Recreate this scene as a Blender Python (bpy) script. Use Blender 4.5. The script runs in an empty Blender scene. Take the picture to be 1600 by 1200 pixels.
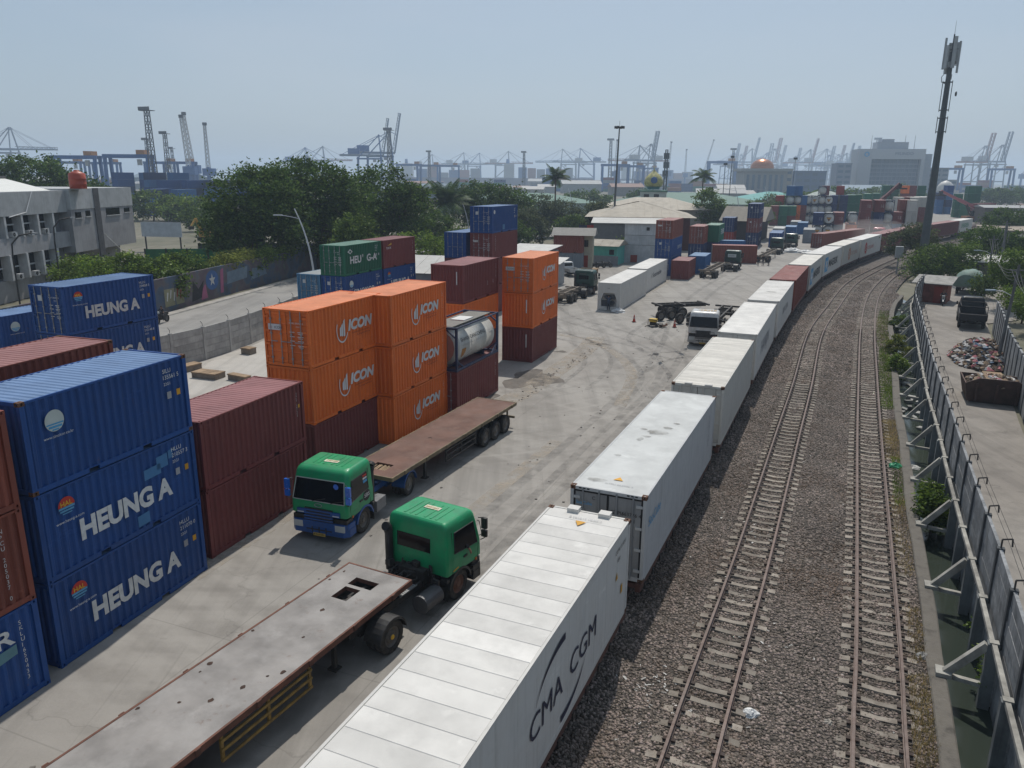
import bpy, bmesh, math, random
import numpy as np
from mathutils import Matrix, Vector
R = math.radians
random.seed(7)
RNG = np.random.default_rng(11)
scene = bpy.context.scene
COL = scene.collection

# ------------------------------------------------------------------ camera
cd = bpy.data.cameras.new('camera')
cd.sensor_width = 36.0
cd.lens = 27.0
cd.clip_start = 0.3
cd.clip_end = 30000
cam = bpy.data.objects.new('camera', cd)
COL.objects.link(cam)
cam.matrix_world = Matrix.Translation((0, 0, 13.453)) @ Matrix.Rotation(R(90 - 15.034), 4, 'X') @ Matrix.Rotation(R(0.414), 4, 'Z')
scene.camera = cam

# ------------------------------------------------------------------ sky, sun, exposure
SUN_EL, SUN_AZ = 58.0, 13.0          # azimuth from +Y towards +X
world = bpy.data.worlds.new('World')
scene.world = world
world.use_nodes = True
wn, wl = world.node_tree.nodes, world.node_tree.links
wn.clear()
wo = wn.new('ShaderNodeOutputWorld')
wb = wn.new('ShaderNodeBackground')
sk = wn.new('ShaderNodeTexSky')
sk.sky_type = 'NISHITA'
sk.sun_disc = False
sk.sun_elevation = R(SUN_EL)
sk.sun_rotation = R(SUN_AZ)
sk.altitude = 0
sk.air_density = 1.0
sk.dust_density = 2.2
sk.ozone_density = 1.5
# thin high cloud: milks the blue evenly over the whole dome
wm = wn.new('ShaderNodeMixRGB')
wm.inputs[0].default_value = 0.62
wm.inputs[2].default_value = (3.2, 4.05, 4.9, 1)
wtc = wn.new('ShaderNodeTexCoord')
wmp = wn.new('ShaderNodeMapping'); wmp.inputs['Scale'].default_value = (1.2, 1.2, 4.5)
wns = wn.new('ShaderNodeTexNoise'); wns.inputs['Scale'].default_value = 1.6; wns.inputs['Detail'].default_value = 5; wns.inputs['Roughness'].default_value = .55
wcr = wn.new('ShaderNodeMapRange')
wcr.inputs[1].default_value = .50; wcr.inputs[2].default_value = .78; wcr.inputs[3].default_value = 0.0; wcr.inputs[4].default_value = 0.24
wm2 = wn.new('ShaderNodeMixRGB'); wm2.inputs[2].default_value = (5.2, 5.5, 6.0, 1)
wl.new(wtc.outputs['Generated'], wmp.inputs['Vector']); wl.new(wmp.outputs[0], wns.inputs['Vector'])
wl.new(wns.outputs[0], wcr.inputs[0]); wl.new(wcr.outputs[0], wm2.inputs[0])
wl.new(sk.outputs[0], wm.inputs[1]); wl.new(wm.outputs[0], wm2.inputs[1])
wl.new(wm2.outputs[0], wb.inputs[0])
wb.inputs[1].default_value = 0.097
wl.new(wb.outputs[0], wo.inputs[0])

sd = bpy.data.lights.new('sun', 'SUN')
sd.energy = 2.9
sd.angle = R(0.6)
sd.color = (1.0, 0.95, 0.87)
sun = bpy.data.objects.new('sun', sd)
COL.objects.link(sun)
_d = Vector((math.sin(R(SUN_AZ)) * math.cos(R(SUN_EL)), math.cos(R(SUN_AZ)) * math.cos(R(SUN_EL)), math.sin(R(SUN_EL))))
sun.rotation_euler = _d.to_track_quat('Z', 'Y').to_euler()
sun.location = (0, 0, 200)

vs = scene.view_settings
scene.display_settings.display_device = 'sRGB'
vs.view_transform = 'Standard'
vs.look = 'None'
vs.exposure = 0.18
vs.gamma = 1.0
vs.use_curve_mapping = False
cy = scene.cycles
cy.max_bounces = 6
cy.diffuse_bounces = 3
cy.glossy_bounces = 2
cy.transmission_bounces = 4
cy.transparent_max_bounces = 6
cy.volume_bounces = 1
cy.use_denoising = True
cy.caustics_reflective = False
cy.caustics_refractive = False

# ------------------------------------------------------------------ mesh builder
class MB:
    def __init__(self):
        self.v = []; self.f = []; self.m = []; self.mi = 0
    def add(self, vs_, fs_):
        o = len(self.v)
        self.v.extend(tuple(p) for p in vs_)
        for f in fs_:
            self.f.append(tuple(i + o for i in f)); self.m.append(self.mi)
        return self
    def box(self, x0, y0, z0, x1, y1, z1):
        return self.add([(x0,y0,z0),(x1,y0,z0),(x1,y1,z0),(x0,y1,z0),(x0,y0,z1),(x1,y0,z1),(x1,y1,z1),(x0,y1,z1)],
                        [(3,2,1,0),(4,5,6,7),(0,1,5,4),(1,2,6,5),(2,3,7,6),(3,0,4,7)])
    def obox(self, M_, sx, sy, sz):
        c = [(-1,-1,-1),(1,-1,-1),(1,1,-1),(-1,1,-1),(-1,-1,1),(1,-1,1),(1,1,1),(-1,1,1)]
        return self.add([M_ @ Vector((a*sx/2, b*sy/2, d*sz/2)) for a,b,d in c],
                        [(3,2,1,0),(4,5,6,7),(0,1,5,4),(1,2,6,5),(2,3,7,6),(3,0,4,7)])
    def beam(self, p, q, w, h=None, up=(0,0,1)):
        p, q = Vector(p), Vector(q); h = h or w
        d = q - p
        if d.length < 1e-6: return self
        y = d.normalized(); u = Vector(up)
        x = y.cross(u)
        if x.length < 1e-4: x = y.cross(Vector((1,0,0)))
        x.normalize(); z = x.cross(y)
        M_ = Matrix((x, y, z)).transposed().to_4x4(); M_.translation = (p+q)/2
        return self.obox(M_, w, d.length, h)
    def cyl(self, p, q, r0, r1=None, n=10, caps=True):
        p, q = Vector(p), Vector(q); r1 = r0 if r1 is None else r1
        y = (q-p).normalized(); x = y.cross(Vector((0,0,1)))
        if x.length < 1e-4: x = Vector((1,0,0))
        x.normalize(); z = x.cross(y)
        vs_ = []
        for c, r in ((p, r0), (q, r1)):
            for i in range(n):
                a = 2*math.pi*i/n
                vs_.append(c + x*(r*math.cos(a)) + z*(r*math.sin(a)))
        fs_ = [(i, (i+1) % n, n+(i+1) % n, n+i) for i in range(n)]
        if caps: fs_ += [tuple(range(n-1, -1, -1)), tuple(range(n, 2*n))]
        return self.add(vs_, fs_)
    def tube(self, pts, r, n=6):
        for a, b in zip(pts[:-1], pts[1:]): self.cyl(a, b, r, r, n)
        return self
    def lathe(self, c, axis, prof, n=20, closed=False):
        # prof: (radius, offset along axis)
        c = Vector(c); y = Vector(axis).normalized(); x = y.cross(Vector((0,0,1)))
        if x.length < 1e-4: x = Vector((1,0,0))
        x.normalize(); z = x.cross(y)
        vs_ = []
        for r, t in prof:
            for i in range(n):
                a = 2*math.pi*i/n
                vs_.append(c + y*t + x*(r*math.cos(a)) + z*(r*math.sin(a)))
        fs_ = []
        k = len(prof)
        for j in range(k if closed else k-1):
            j2 = (j+1) % k
            for i in range(n):
                fs_.append((j*n+i, j*n+(i+1) % n, j2*n+(i+1) % n, j2*n+i))
        return self.add(vs_, fs_)
    def grid(self, rows, close_v=False, flip=False):
        n = len(rows[0]); vs_ = [p for r in rows for p in r]; fs_ = []
        for j in range(len(rows)-1):
            for i in range(n if close_v else n-1):
                i2 = (i+1) % n
                f = (j*n+i, j*n+i2, (j+1)*n+i2, (j+1)*n+i)
                fs_.append(f[::-1] if flip else f)
        return self.add(vs_, fs_)
    def poly(self, pts): return self.add(pts, [tuple(range(len(pts)))])
    def prism(self, pts, n_):
        # closed outline extruded by vector n_
        k = len(pts); n_ = Vector(n_)
        vs_ = [Vector(p) for p in pts] + [Vector(p)+n_ for p in pts]
        return self.add(vs_, [tuple(range(k-1, -1, -1)), tuple(range(k, 2*k))] + [(i, (i+1) % k, k+(i+1) % k, k+i) for i in range(k)])
    def mesh(self, name, smooth=False, nslots=1, recalc=False):
        me = bpy.data.meshes.new(name)
        me.from_pydata([tuple(p) for p in self.v], [], self.f)
        for _ in range(nslots): me.materials.append(None)
        if any(self.m): me.polygons.foreach_set('material_index', self.m)
        if smooth: me.polygons.foreach_set('use_smooth', [True]*len(self.f))
        if recalc:
            bm = bmesh.new(); bm.from_mesh(me); bmesh.ops.recalc_face_normals(bm, faces=bm.faces); bm.to_mesh(me); bm.free()
        me.update()
        return me
    def obj(self, name, mat, parent=None, smooth=False, recalc=False):
        mats = mat if isinstance(mat, (list, tuple)) else [mat]
        return put(name, self.mesh(name, smooth, len(mats), recalc), mats, parent)

def put(name, me, mats, parent=None, loc=None, rz=None):
    """link a mesh as an object; materials sit on the object so meshes can be shared"""
    o = bpy.data.objects.new(name, me)
    COL.objects.link(o)
    if not isinstance(mats, (list, tuple)): mats = [mats]
    for i, m in enumerate(mats):
        if i < len(o.material_slots):
            o.material_slots[i].link = 'OBJECT'; o.material_slots[i].material = m
    if parent: o.parent = parent
    if loc is not None: o.location = loc
    if rz is not None: o.rotation_euler = (0, 0, rz)
    return o

def tag(o, label=None, cat=None, group=None, kind=None):
    if label: o['label'] = label
    if cat: o['category'] = cat
    if group: o['group'] = group
    if kind: o['kind'] = kind
    return o

def thing(name, label, cat, loc=(0,0,0), yaw=0.0, group=None):
    """Empty at the base of a thing; yaw in degrees from +Y towards +X"""
    o = bpy.data.objects.new(name, None)
    COL.objects.link(o)
    o.empty_display_size = .5
    o.location = loc; o.rotation_euler = (0, 0, -R(yaw))
    return tag(o, label, cat, group)

def dup(root, loc, yaw, label=None, group=None, scale=None):
    def cp(o, par):
        c = o.copy(); COL.objects.link(c); c.parent = par
        for ch in o.children: cp(ch, c)
        return c
    r = cp(root, None)
    r.location = loc; r.rotation_euler = (0, 0, -R(yaw))
    if scale: r.scale = scale if isinstance(scale, tuple) else (scale,)*3
    if label: r['label'] = label
    if group: r['group'] = group
    return r

def struct(o): o['kind'] = 'structure'; return o
def uv(yaw): a = R(yaw); return Vector((math.sin(a), math.cos(a), 0)), Vector((math.cos(a), -math.sin(a), 0))

# ------------------------------------------------------------------ materials
def srgb(r, g, b):
    f = lambda c: (c/255/12.92) if c <= 10.3 else ((c/255+.055)/1.055)**2.4
    return (f(r), f(g), f(b))
MATS = {}
def M(name, col, rough=.6, metal=0.0, var=.12, scale=1.5, dirt=None, dirt_amt=0.0, dscale=.9, streak=0.0, rust=0.0, bump=0.0, bscale=60, spec=.4, rand=.06, island=0.0, coat=0.0, emit=None, trans=0.0, scuff=0.0, dent=0.0):
    if name in MATS: return MATS[name]
    m = bpy.data.materials.new(name); MATS[name] = m
    m.use_nodes = True
    n, l = m.node_tree.nodes, m.node_tree.links
    bs = n['Principled BSDF']
    bs.inputs['Roughness'].default_value = rough
    bs.inputs['Metallic'].default_value = metal
    bs.inputs['Specular IOR Level'].default_value = spec
    if coat: bs.inputs['Coat Weight'].default_value = coat; bs.inputs['Coat Roughness'].default_value = .12
    if trans: bs.inputs['Transmission Weight'].default_value = trans
    tc = n.new('ShaderNodeTexCoord'); oi = n.new('ShaderNodeObjectInfo')
    ml = n.new('ShaderNodeMath'); ml.operation = 'MULTIPLY'; ml.inputs[1].default_value = 61.0
    l.new(oi.outputs['Random'], ml.inputs[0])
    va = n.new('ShaderNodeVectorMath'); va.operation = 'ADD'
    l.new(tc.outputs['Object'], va.inputs[0]); l.new(ml.outputs[0], va.inputs[1])
    vec = va.outputs[0]
    def noise(sc, det=4, rg=.55, vv=None, map_=None):
        t = n.new('ShaderNodeTexNoise'); t.inputs['Scale'].default_value = sc; t.inputs['Detail'].default_value = det; t.inputs['Roughness'].default_value = rg
        if map_:
            mp = n.new('ShaderNodeMapping'); mp.inputs['Scale'].default_value = map_; l.new(vec, mp.inputs['Vector']); l.new(mp.outputs[0], t.inputs['Vector'])
        else: l.new(vec, t.inputs['Vector'])
        return t.outputs[0]
    def rng(src, a, b, c, d):
        t = n.new('ShaderNodeMapRange'); l.new(src, t.inputs[0])
        for i, x in enumerate((a, b, c, d)): t.inputs[i+1].default_value = x
        return t.outputs[0]
    def mix(fac, a, b, mode='MIX'):
        t = n.new('ShaderNodeMixRGB'); t.blend_type = mode
        if isinstance(fac, float): t.inputs[0].default_value = fac
        else: l.new(fac, t.inputs[0])
        for i, x in ((1, a), (2, b)):
            if isinstance(x, tuple): t.inputs[i].default_value = (*x[:3], 1)
            else: l.new(x, t.inputs[i])
        return t.outputs[0]
    lo = tuple(c*(1-var) for c in col); hi = tuple(min(1, c*(1+var)) for c in col)
    c = mix(rng(noise(scale), .3, .7, 0, 1), lo, hi)
    if rand:
        hs = n.new('ShaderNodeHueSaturation'); l.new(c, hs.inputs['Color'])
        l.new(rng(oi.outputs['Random'], 0, 1, 1-rand*2, 1+rand*2), hs.inputs['Value'])
        hs.inputs['Saturation'].default_value = 1.0
        c = hs.outputs[0]
    if island:
        g = n.new('ShaderNodeNewGeometry'); hs = n.new('ShaderNodeHueSaturation'); l.new(c, hs.inputs['Color'])
        l.new(rng(g.outputs['Random Per Island'], 0, 1, 1-island, 1+island), hs.inputs['Value'])
        l.new(rng(g.outputs['Random Per Island'], 0, 1, .5+island*.03, .5-island*.03), hs.inputs['Hue'])
        c = hs.outputs[0]
    if dirt is not None and dirt_amt:
        c = mix(rng(noise(dscale, 6, .65), .45, .75, 0, dirt_amt), c, dirt)
    if scuff:
        c = mix(rng(noise(1.0, 7, .7, map_=(1.1, 1.1, 3.2)), .60, .72, 0, scuff), c, tuple(min(1, x*1.5+.035) for x in col))
    if streak:
        c = mix(rng(noise(1.0, 5, .6, map_=(7, 7, .35)), .5, .8, 0, streak), c, dirt or (.12, .1, .085))
    if rust:
        c = mix(rng(noise(2.3, 8, .7), .66-.1*rust, .74, 0, min(1, rust*1.5)), c, (.12, .045, .02))
    l.new(c, bs.inputs['Base Color'])
    l.new(rng(noise(scale*2.3), .3, .7, max(.05, rough-.08), min(1, rough+.1)), bs.inputs['Roughness'])
    if dent:
        b = n.new('ShaderNodeBump'); b.inputs['Strength'].default_value = dent; b.inputs['Distance'].default_value = .12
        l.new(noise(.9, 2, .5), b.inputs['Height']); l.new(b.outputs[0], bs.inputs['Normal'])
    if bump:
        b = n.new('ShaderNodeBump'); b.inputs['Strength'].default_value = bump; b.inputs['Distance'].default_value = .02
        l.new(noise(bscale, 5, .6), b.inputs['Height']); l.new(b.outputs[0], bs.inputs['Normal'])
    if emit: bs.inputs['Emission Color'].default_value = (*emit, 1); bs.inputs['Emission Strength'].default_value = 1
    return m

DUST = (.33, .30, .26)
black_rubber = M('tyre rubber', (.022, .021, .02), .85, dirt=(.16, .14, .12), dirt_amt=.55, dscale=3, bump=.15)
dark_steel = M('dark chassis steel', (.03, .029, .028), .7, dirt=(.13, .1, .08), dirt_amt=.5, dscale=2)
grey_steel = M('galvanised steel', (.32, .33, .34), .45, metal=.5, dirt=DUST, dirt_amt=.2)
dark_glass = M('dark glass', (.006, .007, .008), .06, var=.05, spec=.28, rand=0)
white_paint = M('white lettering', (.58, .58, .57), .6, var=.1, scale=6, dirt=(.25, .25, .26), dirt_amt=.35, dscale=4)
concrete = M('cast concrete', (.36, .35, .33), .9, var=.18, scale=1.1, dirt=(.12, .115, .11), dirt_amt=.5, streak=.4, bump=.3, bscale=25)
concrete_dark = M('stained concrete', (.25, .255, .26), .9, var=.35, scale=1.1, dirt=(.07, .075, .08), dirt_amt=.8, dscale=1.6, streak=.8, scuff=.5, bump=.3, bscale=20)
concrete_light = M('pale concrete beam', (.33, .32, .29), .9, var=.3, scale=3, dirt=(.11, .10, .09), dirt_amt=.75, bump=.3, bscale=25)

def catmull(pts, step):
    """smooth curve through 2-D points, resampled about every `step` metres -> list of (x, y)"""
    P = [np.array(p, float) for p in pts]
    P = [2*P[0]-P[1]] + P + [2*P[-1]-P[-2]]
    out = []
    for i in range(1, len(P)-2):
        a, b, c, d = P[i-1:i+3]
        k = max(2, int(np.linalg.norm(c-b)/.25))
        for t in np.linspace(0, 1, k, endpoint=False):
            out.append(.5*((2*b)+(-a+c)*t+(2*a-5*b+4*c-d)*t*t+(-a+3*b-3*c+d)*t**3))
    out.append(P[-2])
    out = np.array(out)
    s = np.concatenate([[0], np.cumsum(np.linalg.norm(np.diff(out, axis=0), axis=1))])
    n = max(2, int(round(s[-1]/step))+1)
    t = np.linspace(0, s[-1], n)
    return np.stack([np.interp(t, s, out[:, 0]), np.interp(t, s, out[:, 1])], 1)
def offset(line, d):
    """shift a 2-D polyline by d metres to its right"""
    t = np.gradient(line, axis=0); t /= np.linalg.norm(t, axis=1)[:, None]
    return line + np.stack([t[:, 1], -t[:, 0]], 1)*d
def frames(line):
    t = np.gradient(line, axis=0); t /= np.linalg.norm(t, axis=1)[:, None]
    return t, np.stack([t[:, 1], -t[:, 0]], 1)
def at_s(line, s):
    """point and heading (deg) at arc length s"""
    q = np.concatenate([[0], np.cumsum(np.linalg.norm(np.diff(line, axis=0), axis=1))])
    x, y = np.interp(s, q, line[:, 0]), np.interp(s, q, line[:, 1])
    x2, y2 = np.interp(s+.6, q, line[:, 0]), np.interp(s+.6, q, line[:, 1])
    x1, y1 = np.interp(s-.6, q, line[:, 0]), np.interp(s-.6, q, line[:, 1])
    return x, y, math.degrees(math.atan2(x2-x1, y2-y1))
def sweep(mb, line, prof):
    """sweep a profile of (offset right, z) along a 2-D polyline"""
    t, r = frames(line)
    rows = [[(line[i][0]+r[i][0]*o, line[i][1]+r[i][1]*o, z) for o, z in prof] for i in range(len(line))]
    return mb.grid(rows)

# flat lettering from the built-in font, as mesh
_TXT = {}
def text_mesh(s, size=1.0, bold=0.0, shear=0.0, sx=1.0, spacing=1.0):
    k = (s, size, bold, shear, sx, spacing)
    if k in _TXT: return _TXT[k]
    cu = bpy.data.curves.new('t', 'FONT'); cu.body = s; cu.size = size; cu.offset = bold*size; cu.shear = shear; cu.space_character = spacing
    cu.resolution_u = 3; cu.fill_mode = 'FRONT'
    o = bpy.data.objects.new('t', cu); COL.objects.link(o)
    bpy.context.view_layer.update()
    me = bpy.data.meshes.new_from_object(o.evaluated_get(bpy.context.evaluated_depsgraph_get()))
    v = [tuple(p.co) for p in me.vertices]; f = [tuple(p.vertices) for p in me.polygons]
    bpy.data.objects.remove(o); bpy.data.curves.remove(cu); bpy.data.meshes.remove(me)
    _TXT[k] = ([(a*sx, b) for a, b, _ in v], f)
    return _TXT[k]
def letter(mb, s, org, ux, uy, size=1.0, width=None, center=False, **kw):
    """write s into builder mb: origin, direction along the line, direction up"""
    v, f = text_mesh(s, 1.0, **kw)
    if not v: return mb
    x0, x1 = min(p[0] for p in v), max(p[0] for p in v)
    kx = size if width is None else width/(x1-x0)
    org, ux, uy = Vector(org), Vector(ux), Vector(uy)
    c = (x1-x0)/2 if center else 0
    k = size/.73                      # cap height = size
    kx = k if width is None else kx
    return mb.add([org+ux*((p[0]-x0-c)*kx)+uy*(p[1]*k) for p in v], f)
# ================================================================== the setting: ground, yard, roads, tracks, drain
T1C = [(-6.0,-8),(-2.4,0),(4.05,14.75),(5.9,18.9),(8.87,25.47),(14.6,38.6),(19.2,49.1),(26.8,66.8),(34.5,82),(44.6,101.1),(55.0,117.2),(70,138.5),(88,162),(107,185.5),(124,208),(140,231),(166,269),(224,357),(287,455),(372,585),(520,800)]
T2C = [(-1.4,-8),(2.1,0),(8.55,14.8),(10.42,18.94),(13.3,25.54),(19.0,38.7),(25.2,52.8),(31.5,67),(38.1,81.2),(44.3,93.4),(52.4,107.3),(59.0,117.0),(74,137.5),(92,160.5),(111.2,183.2),(128.2,206),(144,229),(170,267),(228,355),(291,453),(376,583),(524,798)]
KERBC = [(0.3,-8),(3.8,0),(10.5,15.0),(12.97,20.52),(15.2,25.6),(17.4,30.67),(19.65,35.65),(22.0,41.0),(24.3,46.2),(26.6,51.2),(29.1,56.7),(31.6,62.0),(36.3,72.3),(41.5,82.6),(46.5,91)]
WALLC = [(1.3,-8),(4.8,0),(11.45,14.8),(13.95,20.2),(16.15,25.2),(18.45,30.3),(20.95,35.8),(23.1,40.6),(25.45,45.8),(27.85,50.9),(30.5,56.6),(33.2,62.3),(38.0,72.6),(41.6,79.4),(46.8,88)]
T1 = catmull(T1C, .6); T2 = catmull(T2C, .6)
TRAIN = offset(catmull(T1C, .5), -3.95)
KERB = catmull(KERBC, .5); WALL = catmull(WALLC, .5)
fx = lambda line, y: np.interp(y, line[:, 1], line[:, 0])
RAIL_TOP = .40

# ---- materials of the ground
def ground_mat(name, base, dark, light, sc, crack=True, yard=False, speckle=False):
    m = bpy.data.materials.new(name); m.use_nodes = True
    n, l = m.node_tree.nodes, m.node_tree.links; bs = n['Principled BSDF']; bs.inputs['Roughness'].default_value = .85; bs.inputs['Specular IOR Level'].default_value = .3
    tc = n.new('ShaderNodeTexCoord')
    def nz(s, d=5, r=.6, mp=None, rot=0):
        t = n.new('ShaderNodeTexNoise'); t.inputs['Scale'].default_value = s; t.inputs['Detail'].default_value = d; t.inputs['Roughness'].default_value = r
        if mp:
            q = n.new('ShaderNodeMapping'); q.inputs['Scale'].default_value = mp; q.inputs['Rotation'].default_value = (0, 0, rot); l.new(tc.outputs['Object'], q.inputs['Vector']); l.new(q.outputs[0], t.inputs['Vector'])
        else: l.new(tc.outputs['Object'], t.inputs['Vector'])
        return t.outputs[0]
    def rg(s, a, b, c, d):
        t = n.new('ShaderNodeMapRange'); l.new(s, t.inputs[0])
        for i, x in enumerate((a, b, c, d)): t.inputs[i+1].default_value = x
        return t.outputs[0]
    def mx(f, a, b, mode='MIX'):
        t = n.new('ShaderNodeMixRGB'); t.blend_type = mode; l.new(f, t.inputs[0])
        for i, x in ((1, a), (2, b)):
            if isinstance(x, tuple): t.inputs[i].default_value = (*x, 1)
            else: l.new(x, t.inputs[i])
        return t.outputs[0]
    c = mx(rg(nz(sc*.12, 4), .35, .65, 0, 1), base, light)
    c = mx(rg(nz(sc*.35, 6, .65), .48, .72, 0, .55), c, dark)
    # tyre-swept bands along the driving direction (about 24 degrees from +Y)
    c = mx(rg(nz(1.0, 5, .6, (.9, .035, 1), R(24)), .47, .66, 0, .5), c, tuple(x*.62 for x in base))
    c = mx(rg(nz(1.0, 4, .6, (1.7, .06, 1), R(27)), .55, .7, 0, .35), c, light)
    c = mx(rg(nz(2.2, 8, .72), .64, .72, 0, .6), c, dark)
    c = mx(rg(nz(14, 6, .7), .45, .75, 0, .25), c, tuple(x*.7 for x in base))
    if crack:
        v = n.new('ShaderNodeTexVoronoi'); v.feature = 'DISTANCE_TO_EDGE'; v.inputs['Scale'].default_value = .11
        q = n.new('ShaderNodeMixRGB'); q.inputs[0].default_value = .12; l.new(tc.outputs['Object'], q.inputs[1])
        t = n.new('ShaderNodeTexNoise'); t.inputs['Scale'].default_value = .8; t.inputs['Detail'].default_value = 6; l.new(tc.outputs['Object'], t.inputs['Vector'])
        sc2 = n.new('ShaderNodeVectorMath'); sc2.operation = 'SCALE'; sc2.inputs['Scale'].default_value = 14; l.new(t.outputs['Color'], sc2.inputs[0])
        l.new(sc2.outputs[0], q.inputs[2]); l.new(q.outputs[0], v.inputs['Vector'])
        c = mx(rg(v.outputs[0], 0, .004, .28, 0), c, tuple(x*.6 for x in dark))
    if speckle:
        v = n.new('ShaderNodeTexVoronoi'); v.inputs['Scale'].default_value = 11; l.new(tc.outputs['Object'], v.inputs['Vector'])
        sp = n.new('ShaderNodeSeparateColor'); l.new(v.outputs['Color'], sp.inputs[0])
        c = mx(rg(sp.outputs[0], .1, .9, 0, .75), c, tuple(x*.3 for x in base)); c = mx(rg(sp.outputs[1], .6, 1, 0, .8), c, tuple(min(1, x*2.2) for x in base)); c = mx(rg(v.outputs[0], .3, .7, 0, .7), c, tuple(x*.15 for x in base))
    if yard:
        # tyre arcs where lorries turn, worn wheel lanes and faint slab joints
        for cx, cy_, s_ in ((-9, 66, .55), (22, 62, .42)):
            q = n.new('ShaderNodeMapping'); q.inputs['Location'].default_value = (-cx*s_, -cy_*s_, 0); q.inputs['Scale'].default_value = (s_, s_, 0); l.new(tc.outputs['Object'], q.inputs['Vector'])
            w = n.new('ShaderNodeTexWave'); w.wave_type = 'RINGS'; w.rings_direction = 'Z'; w.inputs['Scale'].default_value = .5; w.inputs['Distortion'].default_value = 1.1; w.inputs['Detail'].default_value = 2; w.inputs['Detail Scale'].default_value = .12; l.new(q.outputs[0], w.inputs['Vector'])
            k_ = n.new('ShaderNodeMath'); k_.operation = 'MULTIPLY'; l.new(rg(w.outputs[1], .72, .98, 0, 1), k_.inputs[0]); l.new(rg(nz(.16, 4), .47, .62, 0, .34), k_.inputs[1])
            c = mx(k_.outputs[0], c, tuple(x*.7 for x in base))
            k_ = n.new('ShaderNodeMath'); k_.operation = 'MULTIPLY'; l.new(rg(w.outputs[1], .25, .04, 0, 1), k_.inputs[0]); l.new(rg(nz(.13, 4), .46, .6, 0, .45), k_.inputs[1]); c = mx(k_.outputs[0], c, light)
        c = mx(rg(nz(1.0, 6, .65, (3.2, .05, 1), R(23)), .60, .70, 0, .4), c, tuple(x*.5 for x in base))
        c = mx(rg(nz(.5, 8, .7), .64, .72, 0, .4), c, tuple(x*.7 for x in dark))
        for rot in (R(22), R(112)):
            q = n.new('ShaderNodeMapping'); q.inputs['Rotation'].default_value = (0, 0, rot); l.new(tc.outputs['Object'], q.inputs['Vector']); sx = n.new('ShaderNodeSeparateXYZ'); l.new(q.outputs[0], sx.inputs[0])
            m1 = n.new('ShaderNodeMath'); m1.operation = 'PINGPONG'; m1.inputs[1].default_value = 2.6; l.new(sx.outputs[0], m1.inputs[0])
            c = mx(rg(m1.outputs[0], 0, .03, .3, 0), c, tuple(x*.5 for x in dark))
    l.new(c, bs.inputs['Base Color'])
    b = n.new('ShaderNodeBump'); b.inputs['Strength'].default_value = .7 if speckle else .35; b.inputs['Distance'].default_value = .03
    l.new(nz(5, 8, .65), b.inputs['Height']); l.new(b.outputs[0], bs.inputs['Normal'])
    return m
yard_mat = ground_mat('yard concrete', (.262, .244, .221), (.14, .127, .112), (.33, .31, .282), 1.0, yard=True)
slab_mat = ground_mat('pale new concrete', (.40, .375, .34), (.28, .26, .23), (.46, .43, .39), 1.0)
road_mat = ground_mat('worn road surface', (.25, .24, .225), (.15, .14, .13), (.30, .285, .265), .8)
lane_mat = ground_mat('dirty lane concrete', (.22, .20, .18), (.10, .09, .08), (.30, .275, .245), 1.6)
earth_mat = ground_mat('dusty earth and weeds', (.13, .125, .085), (.05, .065, .03), (.2, .18, .14), .5, crack=False)
bed_mat = ground_mat('ballast bed', (.132, .110, .094), (.048, .039, .034), (.20, .165, .14), 3, crack=False, speckle=True)

# ---- terrain: one sheet to the horizon, open only over the drain
mb = MB()
ys = list(np.arange(-40, 91, 5.0)) + [91]
rowsL, rowsR = [], []
for y in ys:
    k = fx(KERB, y) if y > -8 else KERBC[0][0]+(y+8)*.44
    w = fx(WALL, y)+.32 if y > -8 else WALLC[0][0]+(y+8)*.44+.32
    if y >= 90: w = k+.02
    rowsL.append([(-9000, y, -.06), (-400, y, -.06), (-60, y, -.06), (k-.15, y, -.06)])
    rowsR.append([(w, y, -.06), (90, y, -.06), (500, y, -.06), (9000, y, -.06)])
mb.grid(rowsL, flip=True); mb.grid(rowsR, flip=True)
mb.grid([[(-9000, y, -.06), (-400, y, -.06), (0, y, -.06), (fx(KERB, 91) if y < 92 else 90, y, -.06), (500, y, -.06), (9000, y, -.06)] for y in (91, 260, 700, 2500, 12000)], flip=True)
mb.grid([[(x, y, -.06) for x in (-9000, 0, 9000)] for y in (-3000, -40)], flip=True)
struct(mb.obj('ground', earth_mat))

# ---- container yard
WALLY = [(-40,26),(-33.5,38),(-28.2,47.5),(-24.3,54.0),(-22.9,57.4),(-21.9,61.2),(-21.2,66),(-20.0,75),(-17.2,90),(-13.5,104)]
YL = catmull(WALLY + [(-8, 122), (8, 140), (30, 165), (52, 205), (80, 260), (150, 420)], 3)
YR = offset(catmull(T1C, 3), -6.1)
mb = MB(); rows = []
for y in np.arange(-25, 420, 3.0):
    xl = fx(YL, y) if y > 26 else -40
    xr = fx(YR, y)
    rows.append([(xl+(xr-xl)*t, y, 0) for t in np.linspace(0, 1, 6)])
mb.grid(rows, flip=True)
struct(mb.obj('container_yard', yard_mat))
mb = MB()
mb.poly([(-27.6, 46.5, .02), (-24.0, 42.0, .02), (-15.2, 44.6, .02), (-13.2, 58, .02), (-17.6, 66, .02), (-20.6, 66, .02), (-21.4, 61.2, .02), (-23.8, 54.0, .02)])
mb.poly([(-15.0, 44.4, .02), (-8.0, 42.2, .02), (-5.6, 48.6, .02), (-13.0, 57.6, .02)])
struct(mb.obj('yard_slab', slab_mat))
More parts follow.
